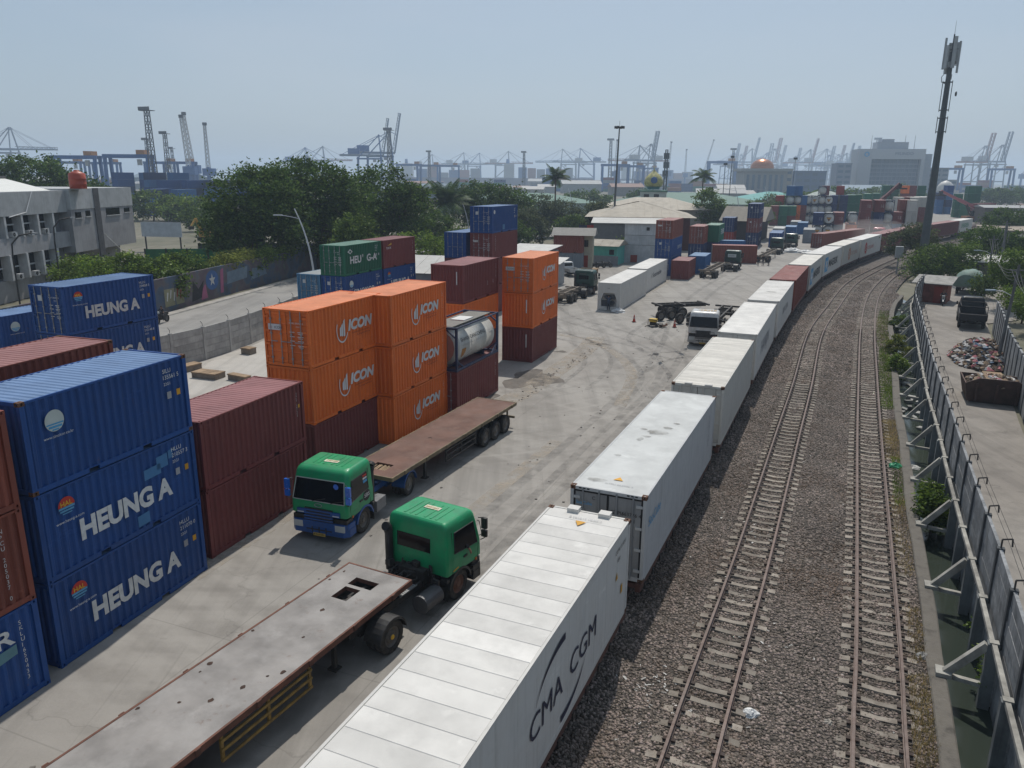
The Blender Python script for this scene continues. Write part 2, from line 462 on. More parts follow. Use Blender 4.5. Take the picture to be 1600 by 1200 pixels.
# darker patch repairs and puddled dirt edges along the stacks
for cx, cy, lx, ly, a in ((1.4,51.5,3.6,5.0,22),(7.2,63.5,2.0,1.1,40),(3.9,60.2,1.0,.7,10),(-1.6,46.6,1.3,2.2,24)):
    mb = MB(); u_, v_ = uv(a); c = Vector((cx, cy, .006)); pts = []
    for k in range(26):
        t = 2*math.pi*k/26; r_ = 1+.22*math.sin(3*t+cx)+.13*math.sin(7*t+cy)+random.uniform(-.08, .08)
        pts.append(c+u_*(ly/2*r_*math.sin(t))+v_*(lx/2*r_*math.cos(t)))
    mb.poly([tuple(p) for p in pts])
    struct(mb.obj('oil_stain', M('damp dirt', (.12, .105, .09), .8, var=.4, scale=1.2, dirt=(.05, .045, .04), dirt_amt=.6, bump=.4, rand=0), recalc=True))

# swept tyre tracks and dust worn into the yard floor
def worn(name, col, lo, hi, amt):
    m = bpy.data.materials.new(name); m.use_nodes = True; n, l = m.node_tree.nodes, m.node_tree.links; bs = n['Principled BSDF']; bs.inputs['Base Color'].default_value = (*col, 1); bs.inputs['Roughness'].default_value = .9
    tc = n.new('ShaderNodeTexCoord'); t = n.new('ShaderNodeTexNoise'); t.inputs['Scale'].default_value = 1.3; t.inputs['Detail'].default_value = 7; t.inputs['Roughness'].default_value = .65; l.new(tc.outputs['Object'], t.inputs['Vector'])
    r = n.new('ShaderNodeMapRange'); r.inputs[1].default_value = lo; r.inputs[2].default_value = hi; r.inputs[4].default_value = amt; l.new(t.outputs[0], r.inputs[0])
    tr = n.new('ShaderNodeBsdfTransparent'); mx = n.new('ShaderNodeMixShader'); l.new(r.outputs[0], mx.inputs[0]); l.new(tr.outputs[0], mx.inputs[1]); l.new(bs.outputs[0], mx.inputs[2]); l.new(mx.outputs[0], n['Material Output'].inputs['Surface'])
    return m
tk_dark = worn('tyre sweep', (.12, .115, .11), .38, .68, .30); tk_dust = worn('pale dust', (.42, .36, .285), .40, .68, .62)
zz = .008
for pts, w in (([(-3.4, 22), (3, 36), (9, 50), (13.5, 63), (17.5, 78), (24, 95), (32, 112)], .5), ([(-1.0, 24), (4.6, 37), (10.6, 50), (12.4, 60), (9.5, 68), (5.2, 76), (3.6, 86)], .42), ([(7.5, 44), (10.2, 53), (9.0, 62), (4.4, 66.5), (2.8, 74)], .4), ([(13.6, 57), (11.0, 64), (13.4, 72), (19, 82)], .45), ([(8.6, 54), (11.6, 58.5), (16.2, 60.5)], .4), ([(4.0, 49), (6.4, 56), (6.2, 63), (3.2, 68)], .36)):
    for d in (-.98, .98):
        ln = offset(catmull(pts, .6), d); mb = MB(); sweep(mb, ln, [(-w/2, zz), (w/2, zz)]); zz += .0006
        struct(mb.obj('tyre_track', tk_dark))
for pts, w in (([(-2.4, 42.5), (.6, 47.6), (3.0, 53.4), (5.6, 60), (7.4, 66)], 1.7), ([(-11.2, 23.5), (-9.4, 28.4), (-7.2, 33.8)], .8), ([(6.6, 45), (8.6, 54), (7.4, 63), (3.6, 68)], .8), ([(-6.2, 19.5), (-3.6, 25.4), (-1.2, 30.5), (2.4, 38.5)], .7), ([(10, 79), (16.5, 94), (22, 107)], 1.2)):
    mb = MB(); sweep(mb, catmull(pts, .6), [(-w/2, zz), (w/2, zz)]); zz += .0006; struct(mb.obj('dust_streak', tk_dust))

# ---- public road behind the yard wall
RLc = catmull([(-45,26),(-41.5,40),(-37.8,55),(-34.2,74),(-31,91),(-28.7,105),(-21,140),(-8,178),(14,222),(48,275),(95,330)], 3)
RRc = catmull(WALLY + [(-8,134),(3,170),(24,214),(58,266),(105,320)], 3)
mb = MB(); rows = []
for y in np.arange(27, 318, 3.0):
    a, b = fx(RLc, y), fx(RRc, y)-.15
    rows.append([(a+(b-a)*t, y, -.02) for t in np.linspace(0, 1, 5)])
mb.grid(rows, flip=True)
struct(mb.obj('road', road_mat))
mb = MB(); sweep(mb, RLc, [(-.9, -.05), (-.9, .13), (-.25, .14), (-.05, .10), (0, -.05)])
struct(mb.obj('road_kerb', M('kerb concrete', (.33, .31, .28), .9, dirt=(.12, .11, .1), dirt_amt=.6, bump=.3), recalc=True))

# ---- lane on the right of the drain
RWALL = catmull([(8.5,-4),(18.9,21),(27.7,39.0),(31.9,47.0),(36.4,55.7),(40.9,63.8),(47.5,76.0)], 1)
mb = MB(); rows = []
for y in np.arange(-6, 118, 2.0):
    a = fx(WALL, y)+.35 if y < 88 else 46.8+(y-88)*.62
    b = (fx(RWALL, y)-.1 if y < 76 else 47.5+(y-76)*.62)+(0 if y < 76 else 3.0)
    rows.append([(a+(b-a)*t, y, .02) for t in np.linspace(0, 1, 5)])
mb.grid(rows, flip=True)
struct(mb.obj('lane', lane_mat))

# ---- ballast bed
def bed_z(x, y):
    return .155+.022*math.sin(x*1.7+y*.6)*math.sin(y*.83-x*.4)
rows = []
KK = np.concatenate([KERB, offset(catmull(T2C, 2), 2.4)[np.where(offset(catmull(T2C, 2), 2.4)[:, 1] > 93)[0]]])
for y in list(np.arange(-8, 100, .8)) + list(np.arange(100, 420, 4)) + [450, 520, 600, 780]:
    xl = fx(YR, y)+.1; xr = fx(KK, y)-.42
    r_ = []
    for t in np.linspace(0, 1, 28):
        x = xl+(xr-xl)*t
        r_.append((x, y, -.02 if t in (0.0,) else bed_z(x, y)+.03))
    rows.append(r_)
mb = MB(); mb.grid(rows, flip=True)
struct(mb.obj('ballast_bed', bed_mat, smooth=True))

# loose stones on the bed near the camera
def scatter_stones(n, name, ylo, yhi, size, mat, dens=1.6):
    y = ylo+(yhi-ylo)*RNG.random(n)**dens
    xl = np.interp(y, YR[:, 1], YR[:, 0])+1.0; xr = np.interp(y, KK[:, 1], KK[:, 0])-.45
    x = xl+(xr-xl)*RNG.random(n)
    keep = np.ones(n, bool)
    for T in (T1, T2):
        tx = np.interp(y, T[:, 1], T[:, 0]); d = np.abs(x-tx)*.91
        keep &= ~((d > .50) & (d < .68))          # keep the rails clear
    x, y = x[keep], y[keep]; n = len(x)
    z = .185+.022*np.sin(x*1.7+y*.6)*np.sin(y*.83-x*.4)
    base = np.array([(1,0,0),(-.9,.2,0),(0,1,.1),(.1,-1,0),(0,.1,.8),(.1,0,-.7)], float)
    s = size*(.55+.9*RNG.random((n, 1, 1)))
    v = base[None]*s*(.65+.7*RNG.random((n, 6, 3)))
    a = RNG.random(n)*6.28; ca, sa = np.cos(a), np.sin(a)
    vx = v[:, :, 0]*ca[:, None]-v[:, :, 1]*sa[:, None]; vy = v[:, :, 0]*sa[:, None]+v[:, :, 1]*ca[:, None]
    V = np.stack([vx+x[:, None], vy+y[:, None], v[:, :, 2]+z[:, None]], -1).reshape(-1, 3)
    tri = np.array([(0,2,4),(2,1,4),(1,3,4),(3,0,4),(2,0,5),(1,2,5),(3,1,5),(0,3,5)])
    F = (tri[None]+(np.arange(n)*6)[:, None, None]).reshape(-1)
    me = bpy.data.meshes.new(name)
    me.vertices.add(len(V)); me.vertices.foreach_set('co', V.astype(np.float32).ravel())
    me.loops.add(len(F)); me.loops.foreach_set('vertex_index', F.astype(np.int32))
    k = len(F)//3
    me.polygons.add(k); me.polygons.foreach_set('loop_start', np.arange(0, 3*k, 3, dtype=np.int32)); me.polygons.foreach_set('loop_total', np.full(k, 3, np.int32))
    me.materials.append(None); me.update(calc_edges=True); me.validate()
    return put(name, me, mat)
stone_mat = M('ballast stone', (.19, .158, .134), .9, var=.3, scale=.25, rand=0, island=.75, dirt=(.10, .06, .035), dirt_amt=.7, dscale=.35)
st = scatter_stones(120000, 'ballast_stones', 11, 75, .048, stone_mat)
st2 = scatter_stones(30000, 'ballast_stones', 50, 120, .075, stone_mat, 1.0)
tag(st2, 'coarse ballast stones along the far bend of the tracks', 'gravel', kind='stuff')
tag(st, 'loose brown and grey ballast stones spread between the rails', 'gravel', kind='stuff')

# ---- rails and sleepers
rail_mat = M('rusty rail', (.125, .078, .062), .6, var=.2, scale=3, dirt=(.2, .16, .14), dirt_amt=.5, spec=.5)
sleeper_mat = M('sleeper concrete', (.255, .225, .19), .9, var=.28, scale=2, dirt=(.10, .08, .065), dirt_amt=.8, dscale=2.4, bump=.3, rand=.12)
clip_mat = M('rail clip', (.05, .035, .03), .8)
mb = MB()
secs = [(-1.0,.115,.10),(-.62,.11,.13),(-.45,.10,.125),(0,.085,.095),(.45,.10,.125),(.62,.11,.13),(1.0,.115,.10)]
rows = [[(x, -w*1.15, -.12), (x, -w, h), (x, w, h), (x, w*1.15, -.12)] for x, w, h in secs]
mb.grid(rows); mb.poly([rows[0][k] for k in (0, 1, 2, 3)]); mb.poly([rows[-1][k] for k in (3, 2, 1, 0)])
SLEEPER = mb.mesh('sleeper', recalc=True)
def track(C_, label_, n_single):
    line = catmull(C_, .6)
    line = line[line[:, 1] > 9]
    rail_line = catmull(C_, 1.5)
    root = bpy.data.objects.new('railway_track', None); COL.objects.link(root); struct(root)
    for side in (-1, 1):
        mb = MB()
        g = .585*side
        prof = [(-.036, 0), (-.036, -.035), (-.009, -.045), (-.009, -.125), (-.06, -.138), (-.06, -.15), (.06, -.15), (.06, -.138), (.009, -.125), (.009, -.045), (.036, -.035), (.036, 0)]
        sweep(mb, rail_line, [(g+o, RAIL_TOP+z) for o, z in prof+[prof[0]]])
        mb.obj('rail', rail_mat, root, recalc=True)
    t, r_ = frames(line)
    clips = MB(); rest = MB()
    for i, p in enumerate(line):
        h = math.atan2(t[i][0], t[i][1])
        z = RAIL_TOP-.15-.13
        if i < n_single:
            o = put('sleeper', SLEEPER, sleeper_mat, root, (p[0]+random.uniform(-.015, .015), p[1], z+random.uniform(-.022, .008)), -h+random.uniform(-.02, .02))
            if i < 110:
                for g in (-.585, .585):
                    for s in (-.105, .105):
                        c = Vector((p[0]+r_[i][0]*(g+s), p[1]+r_[i][1]*(g+s), RAIL_TOP-.125))
                        Mx = Matrix.Translation(c) @ Matrix.Rotation(-h, 4, 'Z')
                        clips.obox(Mx, .10, .11, .045)
        elif p[1] < 300:
            Mx = Matrix.Translation((p[0], p[1], z+.02)) @ Matrix.Rotation(-h, 4, 'Z')
            rest.obox(Mx, 2.0, .22, .2)
    c = clips.obj('rail_clips', clip_mat, root); c['kind'] = 'stuff'
    if rest.v:
        c = rest.obj('far_sleepers', sleeper_mat, root); c['kind'] = 'stuff'
    return root
track(T1C, '', 290)
track(T2C, '', 290)
tr_line = offset(catmull(T1C, 1.5), -3.95)
root = bpy.data.objects.new('siding_track', None); COL.objects.link(root); struct(root)
for g in (-.585, .585):
    mb = MB(); sweep(mb, tr_line, [(g-.036, .40), (g-.036, .25), (g+.036, .25), (g+.036, .40), (g-.036, .40)])
    mb.obj('rail', rail_mat, root, recalc=True)

# ---- drain: kerb, water, bed
mb = MB()
rr = random.Random(3)
lerp_ = lambda a, b, t: a+(b-a)*t
_jj = [(rr.uniform(-.05, .03), rr.uniform(-.03, .02)) for _ in range(80)]
t, r_ = frames(KERB)
rows = []
for i, p in enumerate(KERB):
    q = i/5.0; j, k = (lerp_(_jj[int(q) % 79][z], _jj[int(q) % 79+1][z], q-int(q)) for z in (0, 1))
    rows.append([(p[0]+r_[i][0]*o, p[1]+r_[i][1]*o, z) for o, z in ((-.44+j, -.05), (-.42+j, .26+k), (-.38, .30+k), (-.02+j, .31+k), (.02+j, .27), (.03, -1.2))])
mb.grid(rows)
struct(mb.obj('drain_kerb', M('broken kerb concrete', (.15, .136, .118), .92, var=.5, scale=2.2, dirt=(.05, .046, .036), dirt_amt=.9, dscale=2.2, scuff=.5, bump=.6, bscale=12, rand=0), recalc=True))
water = bpy.data.materials.new('drain water'); water.use_nodes = True
n, l = water.node_tree.nodes, water.node_tree.links; bs = n['Principled BSDF']
bs.inputs['Base Color'].default_value = (.022, .03, .027, 1); bs.inputs['Roughness'].default_value = .12
tx = n.new('ShaderNodeTexNoise'); tx.inputs['Scale'].default_value = 1.2; tx.inputs['Detail'].default_value = 4
cr = n.new('ShaderNodeValToRGB'); cr.color_ramp.elements[0].position = .4; cr.color_ramp.elements[0].color = (.018, .025, .023, 1); cr.color_ramp.elements[1].position = .75; cr.color_ramp.elements[1].color = (.07, .085, .06, 1)
l.new(tx.outputs[0], cr.inputs[0]); l.new(cr.outputs[0], bs.inputs['Base Color'])
bp = n.new('ShaderNodeBump'); bp.inputs['Strength'].default_value = .05; l.new(tx.outputs[0], bp.inputs['Height']); l.new(bp.outputs[0], bs.inputs['Normal'])
mb = MB(); rows = []
for y in np.arange(-8, 90, 1.0): rows.append([(fx(KERB, y)-.1, y, -.45), (fx(WALL, y)+.3, y, -.45)])
mb.grid(rows, flip=True)
struct(mb.obj('drain_water', water))
# ================================================================== shipping containers
W = 2.438
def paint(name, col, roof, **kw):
    """side paint, and a faded, dusty roof paint with sun sheen painted in"""
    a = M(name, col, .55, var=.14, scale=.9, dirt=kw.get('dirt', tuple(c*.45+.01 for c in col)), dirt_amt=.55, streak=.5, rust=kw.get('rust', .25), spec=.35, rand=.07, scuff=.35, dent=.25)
    b = M(name+' faded roof with painted sheen', roof, .62, var=.12, scale=.7, dirt=tuple(c*.55 for c in roof), dirt_amt=.45, rust=kw.get('rust', .25)*.6, spec=.3, rand=.05, scuff=.3)  # paler than the sides: fading and dust, plus sun sheen put into the colour
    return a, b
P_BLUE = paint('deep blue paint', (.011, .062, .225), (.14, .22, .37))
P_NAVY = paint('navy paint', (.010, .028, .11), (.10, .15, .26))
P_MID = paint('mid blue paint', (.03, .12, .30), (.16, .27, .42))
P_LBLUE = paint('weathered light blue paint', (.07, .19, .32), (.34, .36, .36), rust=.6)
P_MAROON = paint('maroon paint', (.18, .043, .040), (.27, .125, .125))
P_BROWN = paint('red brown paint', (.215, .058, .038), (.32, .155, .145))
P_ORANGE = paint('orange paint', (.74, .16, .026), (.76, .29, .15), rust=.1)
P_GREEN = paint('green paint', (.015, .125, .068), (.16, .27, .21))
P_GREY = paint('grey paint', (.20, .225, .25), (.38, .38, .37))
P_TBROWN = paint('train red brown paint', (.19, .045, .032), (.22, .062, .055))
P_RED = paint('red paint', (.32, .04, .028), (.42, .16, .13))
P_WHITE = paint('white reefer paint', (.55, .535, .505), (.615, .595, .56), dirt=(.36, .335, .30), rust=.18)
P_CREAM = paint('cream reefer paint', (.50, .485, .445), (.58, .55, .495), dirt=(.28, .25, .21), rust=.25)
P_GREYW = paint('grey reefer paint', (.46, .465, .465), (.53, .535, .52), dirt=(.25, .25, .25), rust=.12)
rod_mat = M('galvanised lock rod', (.30, .30, .31), .45, metal=.3, dirt=(.12, .09, .07), dirt_amt=.4)
gasket = M('door gasket', (.015, .015, .016), .8)
casting_rust = M('rusty corner casting', (.13, .062, .035), .8, var=.35, scale=6, dirt=(.045, .03, .025), dirt_amt=.6, dscale=5)
_CM = {}
def corr(length, depth, pitch, margin=.0):
    """trapezoid wave: list of (s, d) with d = 0 outer, depth inner"""
    n = max(3, int(round(length/pitch))); p = length/n; out = [(0, depth)]
    for i in range(n):
        s = i*p
        out += [(s+.02*p, depth), (s+.20*p, 0), (s+.52*p, 0), (s+.70*p, depth)]
    out.append((length, depth))
    return out
def holed_face(mb, c, ux, uy, nrm, hw, hh, r, dep):
    """rectangular face with a recessed round hole"""
    c, ux, uy, nrm = map(Vector, (c, ux, uy, nrm))
    rect = [(-1,-1),(0,-1),(1,-1),(1,0),(1,1),(0,1),(-1,1),(-1,0)]
    o = [c+ux*(a*hw)+uy*(b*hh) for a, b in rect]
    ang = [math.atan2(b, a) for a, b in rect]
    i = [c+ux*(r*math.cos(t))+uy*(r*1.25*math.sin(t)) for t in ang]
    d = [p-nrm*dep for p in i]
    mb.add(o+i+d, [(k, (k+1) % 8, 8+(k+1) % 8, 8+k) for k in range(8)] + [(8+k, 8+(k+1) % 8, 16+(k+1) % 8, 16+k) for k in range(8)] + [tuple(range(16, 24))])
def casting_mesh():
    if 'cast' in _CM: return _CM['cast']
    mb = MB(); x, y, z = .162, .178, .118
    # outer corner at the origin, body towards +x +y +z ; holes on the -x, -y and -z faces
    mb.poly([(x,0,0),(x,y,0),(x,y,z),(x,0,z)]); mb.poly([(0,y,0),(0,y,z),(x,y,z),(x,y,0)]); mb.poly([(0,0,z),(x,0,z),(x,y,z),(0,y,z)])
    holed_face(mb, (0, y/2, z/2), (0,-1,0), (0,0,1), (-1,0,0), y/2, z/2, .034, .05)
    holed_face(mb, (x/2, 0, z/2), (1,0,0), (0,0,1), (0,-1,0), x/2, z/2, .034, .05)
    holed_face(mb, (x/2, y/2, 0), (1,0,0), (0,-1,0), (0,0,-1), x/2, y/2, .036, .05)
    _CM['cast'] = mb.mesh('corner_casting', recalc=False)
    return _CM['cast']
def frame_mesh(L, H, pockets=True, castings=False):
    k = ('frame', L, H, castings)
    if k in _CM: return _CM[k]
    mb = MB()
    for x0, x1 in ((0, .11), (W-.11, W)):
        for y0, y1 in ((0, .16), (L-.16, L)):
            mb.box(x0+.004, y0+.004, .118, x1-.004, y1-.004, H-.118)
    for xo in (.006, W-.066):
        segs = [(.16, L/2-1.2), (L/2-.84, L/2+.84), (L/2+1.2, L-.16)] if pockets and L < 7 else [(.16, L-.16)]
        for a, b in segs: mb.box(xo, a, .02, xo+.06, b, .165)
        if len(segs) == 3:
            for a, b in ((L/2-1.2, L/2-.84), (L/2+.84, L/2+1.2)): mb.box(xo, a, .135, xo+.06, b, .165)
        mb.box(xo, .16, H-.07, xo+.06, L-.16, H-.008)
    for yo in (.006, L-.086):
        mb.box(.11, yo, .02, W-.11, yo+.08, .16); mb.box(.11, yo, H-.115, W-.11, yo+.08, H-.008)
    mb.box(.07, .09, .12, W-.07, L-.09, .16)                   # floor
    if castings:
        for x in (0, W-.162):
            for y in (0, L-.178):
                for z in (0, H-.118): mb.box(x, y, z, x+.162, y+.178, z+.118)
    _CM[k] = mb.mesh('frame')
    return _CM[k]
def side_mesh(L, H, right, flat=False):
    k = ('side', L, H, right, flat)
    if k in _CM: return _CM[k]
    mb = MB(); a, b = .155, L-.155; z0, z1 = .162, H-.066
    if flat:
        pr = []
        n = int(round((b-a)/1.0))
        for i in range(n):
            s = (b-a)*i/n
            pr += [(s, .012), (s+.012, .004), (s+(b-a)/n-.012, .004)]
        pr.append((b-a, .012))
    else: pr = corr(b-a, .056, .278)
    X = (lambda d: W-.010-d) if right else (lambda d: .010+d)
    rows = [[(X(d), a+s, z0), (X(d), a+s, z1)] for s, d in pr]
    mb.grid(rows, flip=not right)
    _CM[k] = mb.mesh('side_panel'); return _CM[k]
def roof_mesh(L, H, flat=False):
    k = ('roof', L, H, flat)
    if k in _CM: return _CM[k]
    mb = MB(); a, b = .087, L-.087
    pr = corr(b-a, .024, .235) if not flat else [(0, .004), (b-a, .004)]
    mb.grid([[(.067, a+s, H-.012-d), (W-.067, a+s, H-.012-d)] for s, d in pr], flip=True)
    _CM[k] = mb.mesh('roof'); return _CM[k]
def end_mesh(H, far, L):
    k = ('end', H, far, L)
    if k in _CM: return _CM[k]
    mb = MB(); a, b = .112, W-.112
    Y = (lambda d: L-.012-d) if far else (lambda d: .012+d)
    mb.grid([[(a+s, Y(d), .165), (a+s, Y(d), H-.12)] for s, d in corr(b-a, .045, .25)], flip=far)
    _CM[k] = mb.mesh('end_wall'); return _CM[k]
def door_mesh(H, far, L, left, reefer=False):
    k = ('door', H, far, L, left, reefer)
    if k in _CM: return _CM[k]
    mb = MB(); a, b = (.118, W/2-.012) if left else (W/2+.012, W-.118)
    z0, z1 = .175, H-.13
    s = 1 if not far else -1; y0 = .03 if not far else L-.03
    # leaf with a pressed, horizontally corrugated field
    rows = []
    n = 1 if reefer else 5
    zz = [z0, z0+.08]
    prof = [(z0, 0), (z0+.10, 0)]
    if not reefer:
        f0, f1 = z0+.10, z1-.10
        for i in range(n):
            q = (f1-f0)/n
            prof += [(f0+i*q+.04, .028), (f0+(i+1)*q-.06, .028), (f0+(i+1)*q-.02, 0)]
    prof.append((z1, 0))
    mb.grid([[(a, y0+s*d, z), (b, y0+s*d, z)] for z, d in prof], flip=far)
    mb.box(a, min(y0, y0+s*.035)+.001, z0, a+.05, max(y0, y0+s*.035)+.001, z1) if False else None
    _CM[k] = mb.mesh('door'); return _CM[k]
def rod_mesh(H, far, L, x, sgn, reefer=False):
    k = ('rod', H, far, L, x, sgn)
    if k in _CM: return _CM[k]
    mb = MB(); y = -.002 if not far else L+.002
    mb.cyl((x, y, .10), (x, y, H-.06), .022 if not reefer else .03, n=6)
    for z in (.35, .85, 1.45, 2.1): mb.box(x-.05, y-.018, z, x+.05, y+.018, z+.07)
    mb.box(min(x, x+sgn*.34), y-.03, 1.12, max(x, x+sgn*.34), y-.005, 1.16)
    _CM[k] = mb.mesh('lock_rod'); return _CM[k]
def hinge_mesh(H, far, L, x, sgn):
    k = ('hinge', H, far, L, x)
    if k in _CM: return _CM[k]
    mb = MB(); y = .012 if not far else L-.012
    for i in range(4):
        z = .34+i*(H-.75)/3
        mb.box(min(x, x+sgn*.2), y-.02, z, max(x, x+sgn*.2), y+.02, z+.09)
    _CM[k] = mb.mesh('hinge'); return _CM[k]

def container(x, y, z, yaw, L, H, pnt, near, far, label, det=2, cat='container', group=None, name='shipping_container', reefer=False, scale_l=1.0, panels=0, door_p=None):
    """near-left-bottom corner at x, y, z; length runs along yaw; near / far: 'door', 'wall', 'unit'"""
    t = thing(name, label, cat, (x, y, z), yaw, group)
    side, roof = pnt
    put('frame', frame_mesh(L, H, castings=(det < 2)), side, t)
    for r_ in (False, True): put('side_panel', side_mesh(L, H, r_, reefer), side, t)
    if panels:
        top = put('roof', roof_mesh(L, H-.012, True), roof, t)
        a, b = .09, L-.09; q = (b-a)/panels
        if ('rp', L, panels) not in _CM:
            mb = MB(); mb.add([(.075, .003, 0), (W-.075, .003, 0), (W-.075, q-.003, 0), (.075, q-.003, 0), (.085, .012, .007), (W-.085, .012, .007), (W-.085, q-.012, .007), (.085, q-.012, .007)],
                              [(4,5,6,7),(0,1,5,4),(1,2,6,5),(2,3,7,6),(3,0,4,7)])
            _CM[('rp', L, panels)] = mb.mesh('roof_panel')
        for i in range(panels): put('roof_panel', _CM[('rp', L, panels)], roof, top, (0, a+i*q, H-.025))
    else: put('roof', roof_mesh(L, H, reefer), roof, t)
    for kind, isfar in ((near, False), (far, True)):
        if kind == 'wall': put('end_wall', end_mesh(H, isfar, L), side, t)
        elif kind == 'door':
            dm = (door_p or pnt)[0]
            for left in (True, False):
                d = put('door', door_mesh(H, isfar, L, left, reefer), dm, t)
                if det >= 1:
                    xs = (W*.17, W*.385) if left else (W*.615, W*.83)
                    for xx in xs: put('lock_rod', rod_mesh(H, isfar, L, xx, 1 if left else -1, reefer), rod_mat if not reefer else dm, d)
                if det >= 2: put('hinge', hinge_mesh(H, isfar, L, .115 if left else W-.115, 1 if left else -1), side, d)
        elif kind == 'unit':
            k = ('unit', H, isfar, L)
            if k not in _CM:
                mb = MB(); s = 1 if not isfar else -1; y0 = .02 if not isfar else L-.02
                # bulkhead around an eight-sided machinery opening
                cx, cz, hw, hh, c_ = W/2, 1.10, .86, .72, .3
                o = [(.112,.165),(W/2,.165),(W-.112,.165),(W-.112,cz),(W-.112,H-.12),(W/2,H-.12),(.112,H-.12),(.112,cz)]
                i_ = [(cx-hw+c_*.2,cz-hh),(cx,cz-hh),(cx+hw-c_*.2,cz-hh),(cx+hw,cz),(cx+hw-c_,cz+hh),(cx,cz+hh),(cx-hw+c_,cz+hh),(cx-hw,cz)]
                mb.add([(a, y0, b) for a, b in o]+[(a, y0, b) for a, b in i_]+[(a, y0+s*.4, b) for a, b in i_],
                       [(q, (q+1) % 8, 8+(q+1) % 8, 8+q) for q in range(8)]+[(8+q, 8+(q+1) % 8, 16+(q+1) % 8, 16+q) for q in range(8)]+[tuple(range(16, 24))])
                _CM[k] = mb.mesh('bulkhead', recalc=True)
                mb = MB(); s0 = y0+s*.12
                mb.box(cx-.78, min(s0, s0+s*.25), cz-.66, cx-.05, max(s0, s0+s*.25), cz-.1)
                mb.box(cx+.02, min(s0, s0+s*.25), cz+.05, cx+.62, max(s0, s0+s*.25), cz+.5)
                mb.cyl((cx+.3, s0, cz-.35), (cx+.3, s0+s*.2, cz-.35), .26, n=14); mb.cyl((cx-.35, s0, cz+.3), (cx-.35, s0+s*.2, cz+.3), .2, n=14)
                _CM[k+(1,)] = mb.mesh('refrigeration_unit')
            put('bulkhead', _CM[k], side, t); put('refrigeration_unit', _CM[k+(1,)], M('machinery', (.035, .037, .045), .6, var=.4, scale=5), t)
    if det >= 2:
        cm = casting_mesh()
        cmat = casting_rust if det >= 3 else side
        for ix in (0, 1):
            for iy in (0, 1):
                for iz in (0, 1):
                    o = put('corner_casting', cm, cmat, t, (ix*W, iy*L, iz*H))
                    # mirrored by scale so that the holes always face outwards
                    o.scale = (-1 if ix else 1, -1 if iy else 1, -1 if iz else 1)
    return t

# ---- markings -------------------------------------------------------------
EPS = .006
def side_text(t, s, y, z, size, mat=None, width=None, name='lettering', **kw):
    mb = MB(); letter(mb, s, (W+EPS, y, z), (0,1,0), (0,0,1), size, width, **kw)
    return mb.obj(name, mat or white_paint, t)
def end_text(t, s, x, z, size, mat=None, width=None, name='lettering', yy=-.012, **kw):
    mb = MB(); letter(mb, s, (x, yy, z), (1,0,0), (0,0,1), size, width, **kw)
    return mb.obj(name, mat or white_paint, t)
def roof_text(t, s, x, y, H, size, mat, flip=False, **kw):
    mb = MB(); f = -1 if flip else 1
    letter(mb, s, (x, y, H+EPS), (f,0,0), (0,f,0), size, None, **kw)
    return mb.obj('lettering', mat, t)
def disc(cx, cz, r, a0=0, a1=360, n=28, r2=None, x=W+EPS):
    pts = [(x, cx+r*math.cos(R(a0+(a1-a0)*i/n)), cz+(r2 or r)*math.sin(R(a0+(a1-a0)*i/n))) for i in range(n+(0 if a1-a0 == 360 else 1))]
    return pts
m_red = M('decal red', (.42, .03, .02), .6); m_yel = M('decal yellow', (.62, .36, .03), .6); m_cy = M('decal pale blue', (.10, .30, .48), .6); m_pale = M('decal pale grey', (.50, .55, .52), .6)
m_blk = M('decal black', (.02, .021, .024), .6); m_dkblue = M('decal navy', (.012, .017, .045), .6); m_cyan = M('decal light blue', (.06, .28, .50), .6)
m_amber = M('decal amber', (.60, .30, .02), .6); m_patch = M('faded repaint patch', (.05, .16, .32), .6, var=.12); m_grey = M('decal grey', (.3, .3, .31), .6); m_brownred = M('decal dark red', (.25, .03, .015), .6)
m_patchg = M('dull repaint patch', (.09, .19, .22), .6, var=.2)

def id_marks(t, L, H, lines, mat=None, amber=True):
    """owner code top right of the long side"""
    z = H-.42
    mb = MB()
    for i, s in enumerate(lines):
        letter(mb, s, (W+EPS, L-1.08, z-.2*i), (0,1,0), (0,0,1), .14 if i < 2 else .10)
    mb.obj('container_number', mat or white_paint, t)
    mb = MB(); mb.poly([(W+EPS, L-.98, z-.85), (W+EPS, L-.80, z-.85), (W+EPS, L-.80, z-.62), (W+EPS, L-.98, z-.62)]); mb.obj('decal', m_grey, t)
    mb = MB(); mb.poly([(W+EPS, L-.56, z-.82), (W+EPS, L-.40, z-.82), (W+EPS, L-.40, z-.62), (W+EPS, L-.56, z-.62)]); mb.obj('decal', m_amber if amber else m_grey, t)
def vert_code(t, L, H, s, mat=None, size=.10, y=None):
    mb = MB(); z = H-.45
    for ch in s:
        if ch != ' ': letter(mb, ch, (W+EPS, y if y is not None else L-.55, z), (0,1,0), (0,0,1), size)
        z -= size*1.28
    mb.obj('container_number', mat or white_paint, t)
def door_marks(t, H, code='', white=True, sticker=True, x=1.42, logo=None):
    """number block on the right leaf, stickers on the left leaf"""
    m_ = white_paint
    mb = MB()
    if code: letter(mb, code, (x, -.006, H-.62), (1,0,0), (0,0,1), .085)
    letter(mb, '22G1', (x+.35, -.006, H-.77), (1,0,0), (0,0,1), .07)
    for i in range(4):
        z = H-1.0-.2*i
        mb.box(x, -.007, z, x+.26, -.005, z+.03); mb.box(x+.42, -.007, z, x+.74, -.005, z+.03); mb.box(x+.45, -.007, z-.07, x+.70, -.005, z-.045)
    mb.obj('marking', m_, t)
    if sticker:
        mb = MB(); mb.box(.62, -.008, H-.80, .92, -.006, H-.50); mb.obj('decal', M('sticker white', (.55, .55, .55), .6), t)
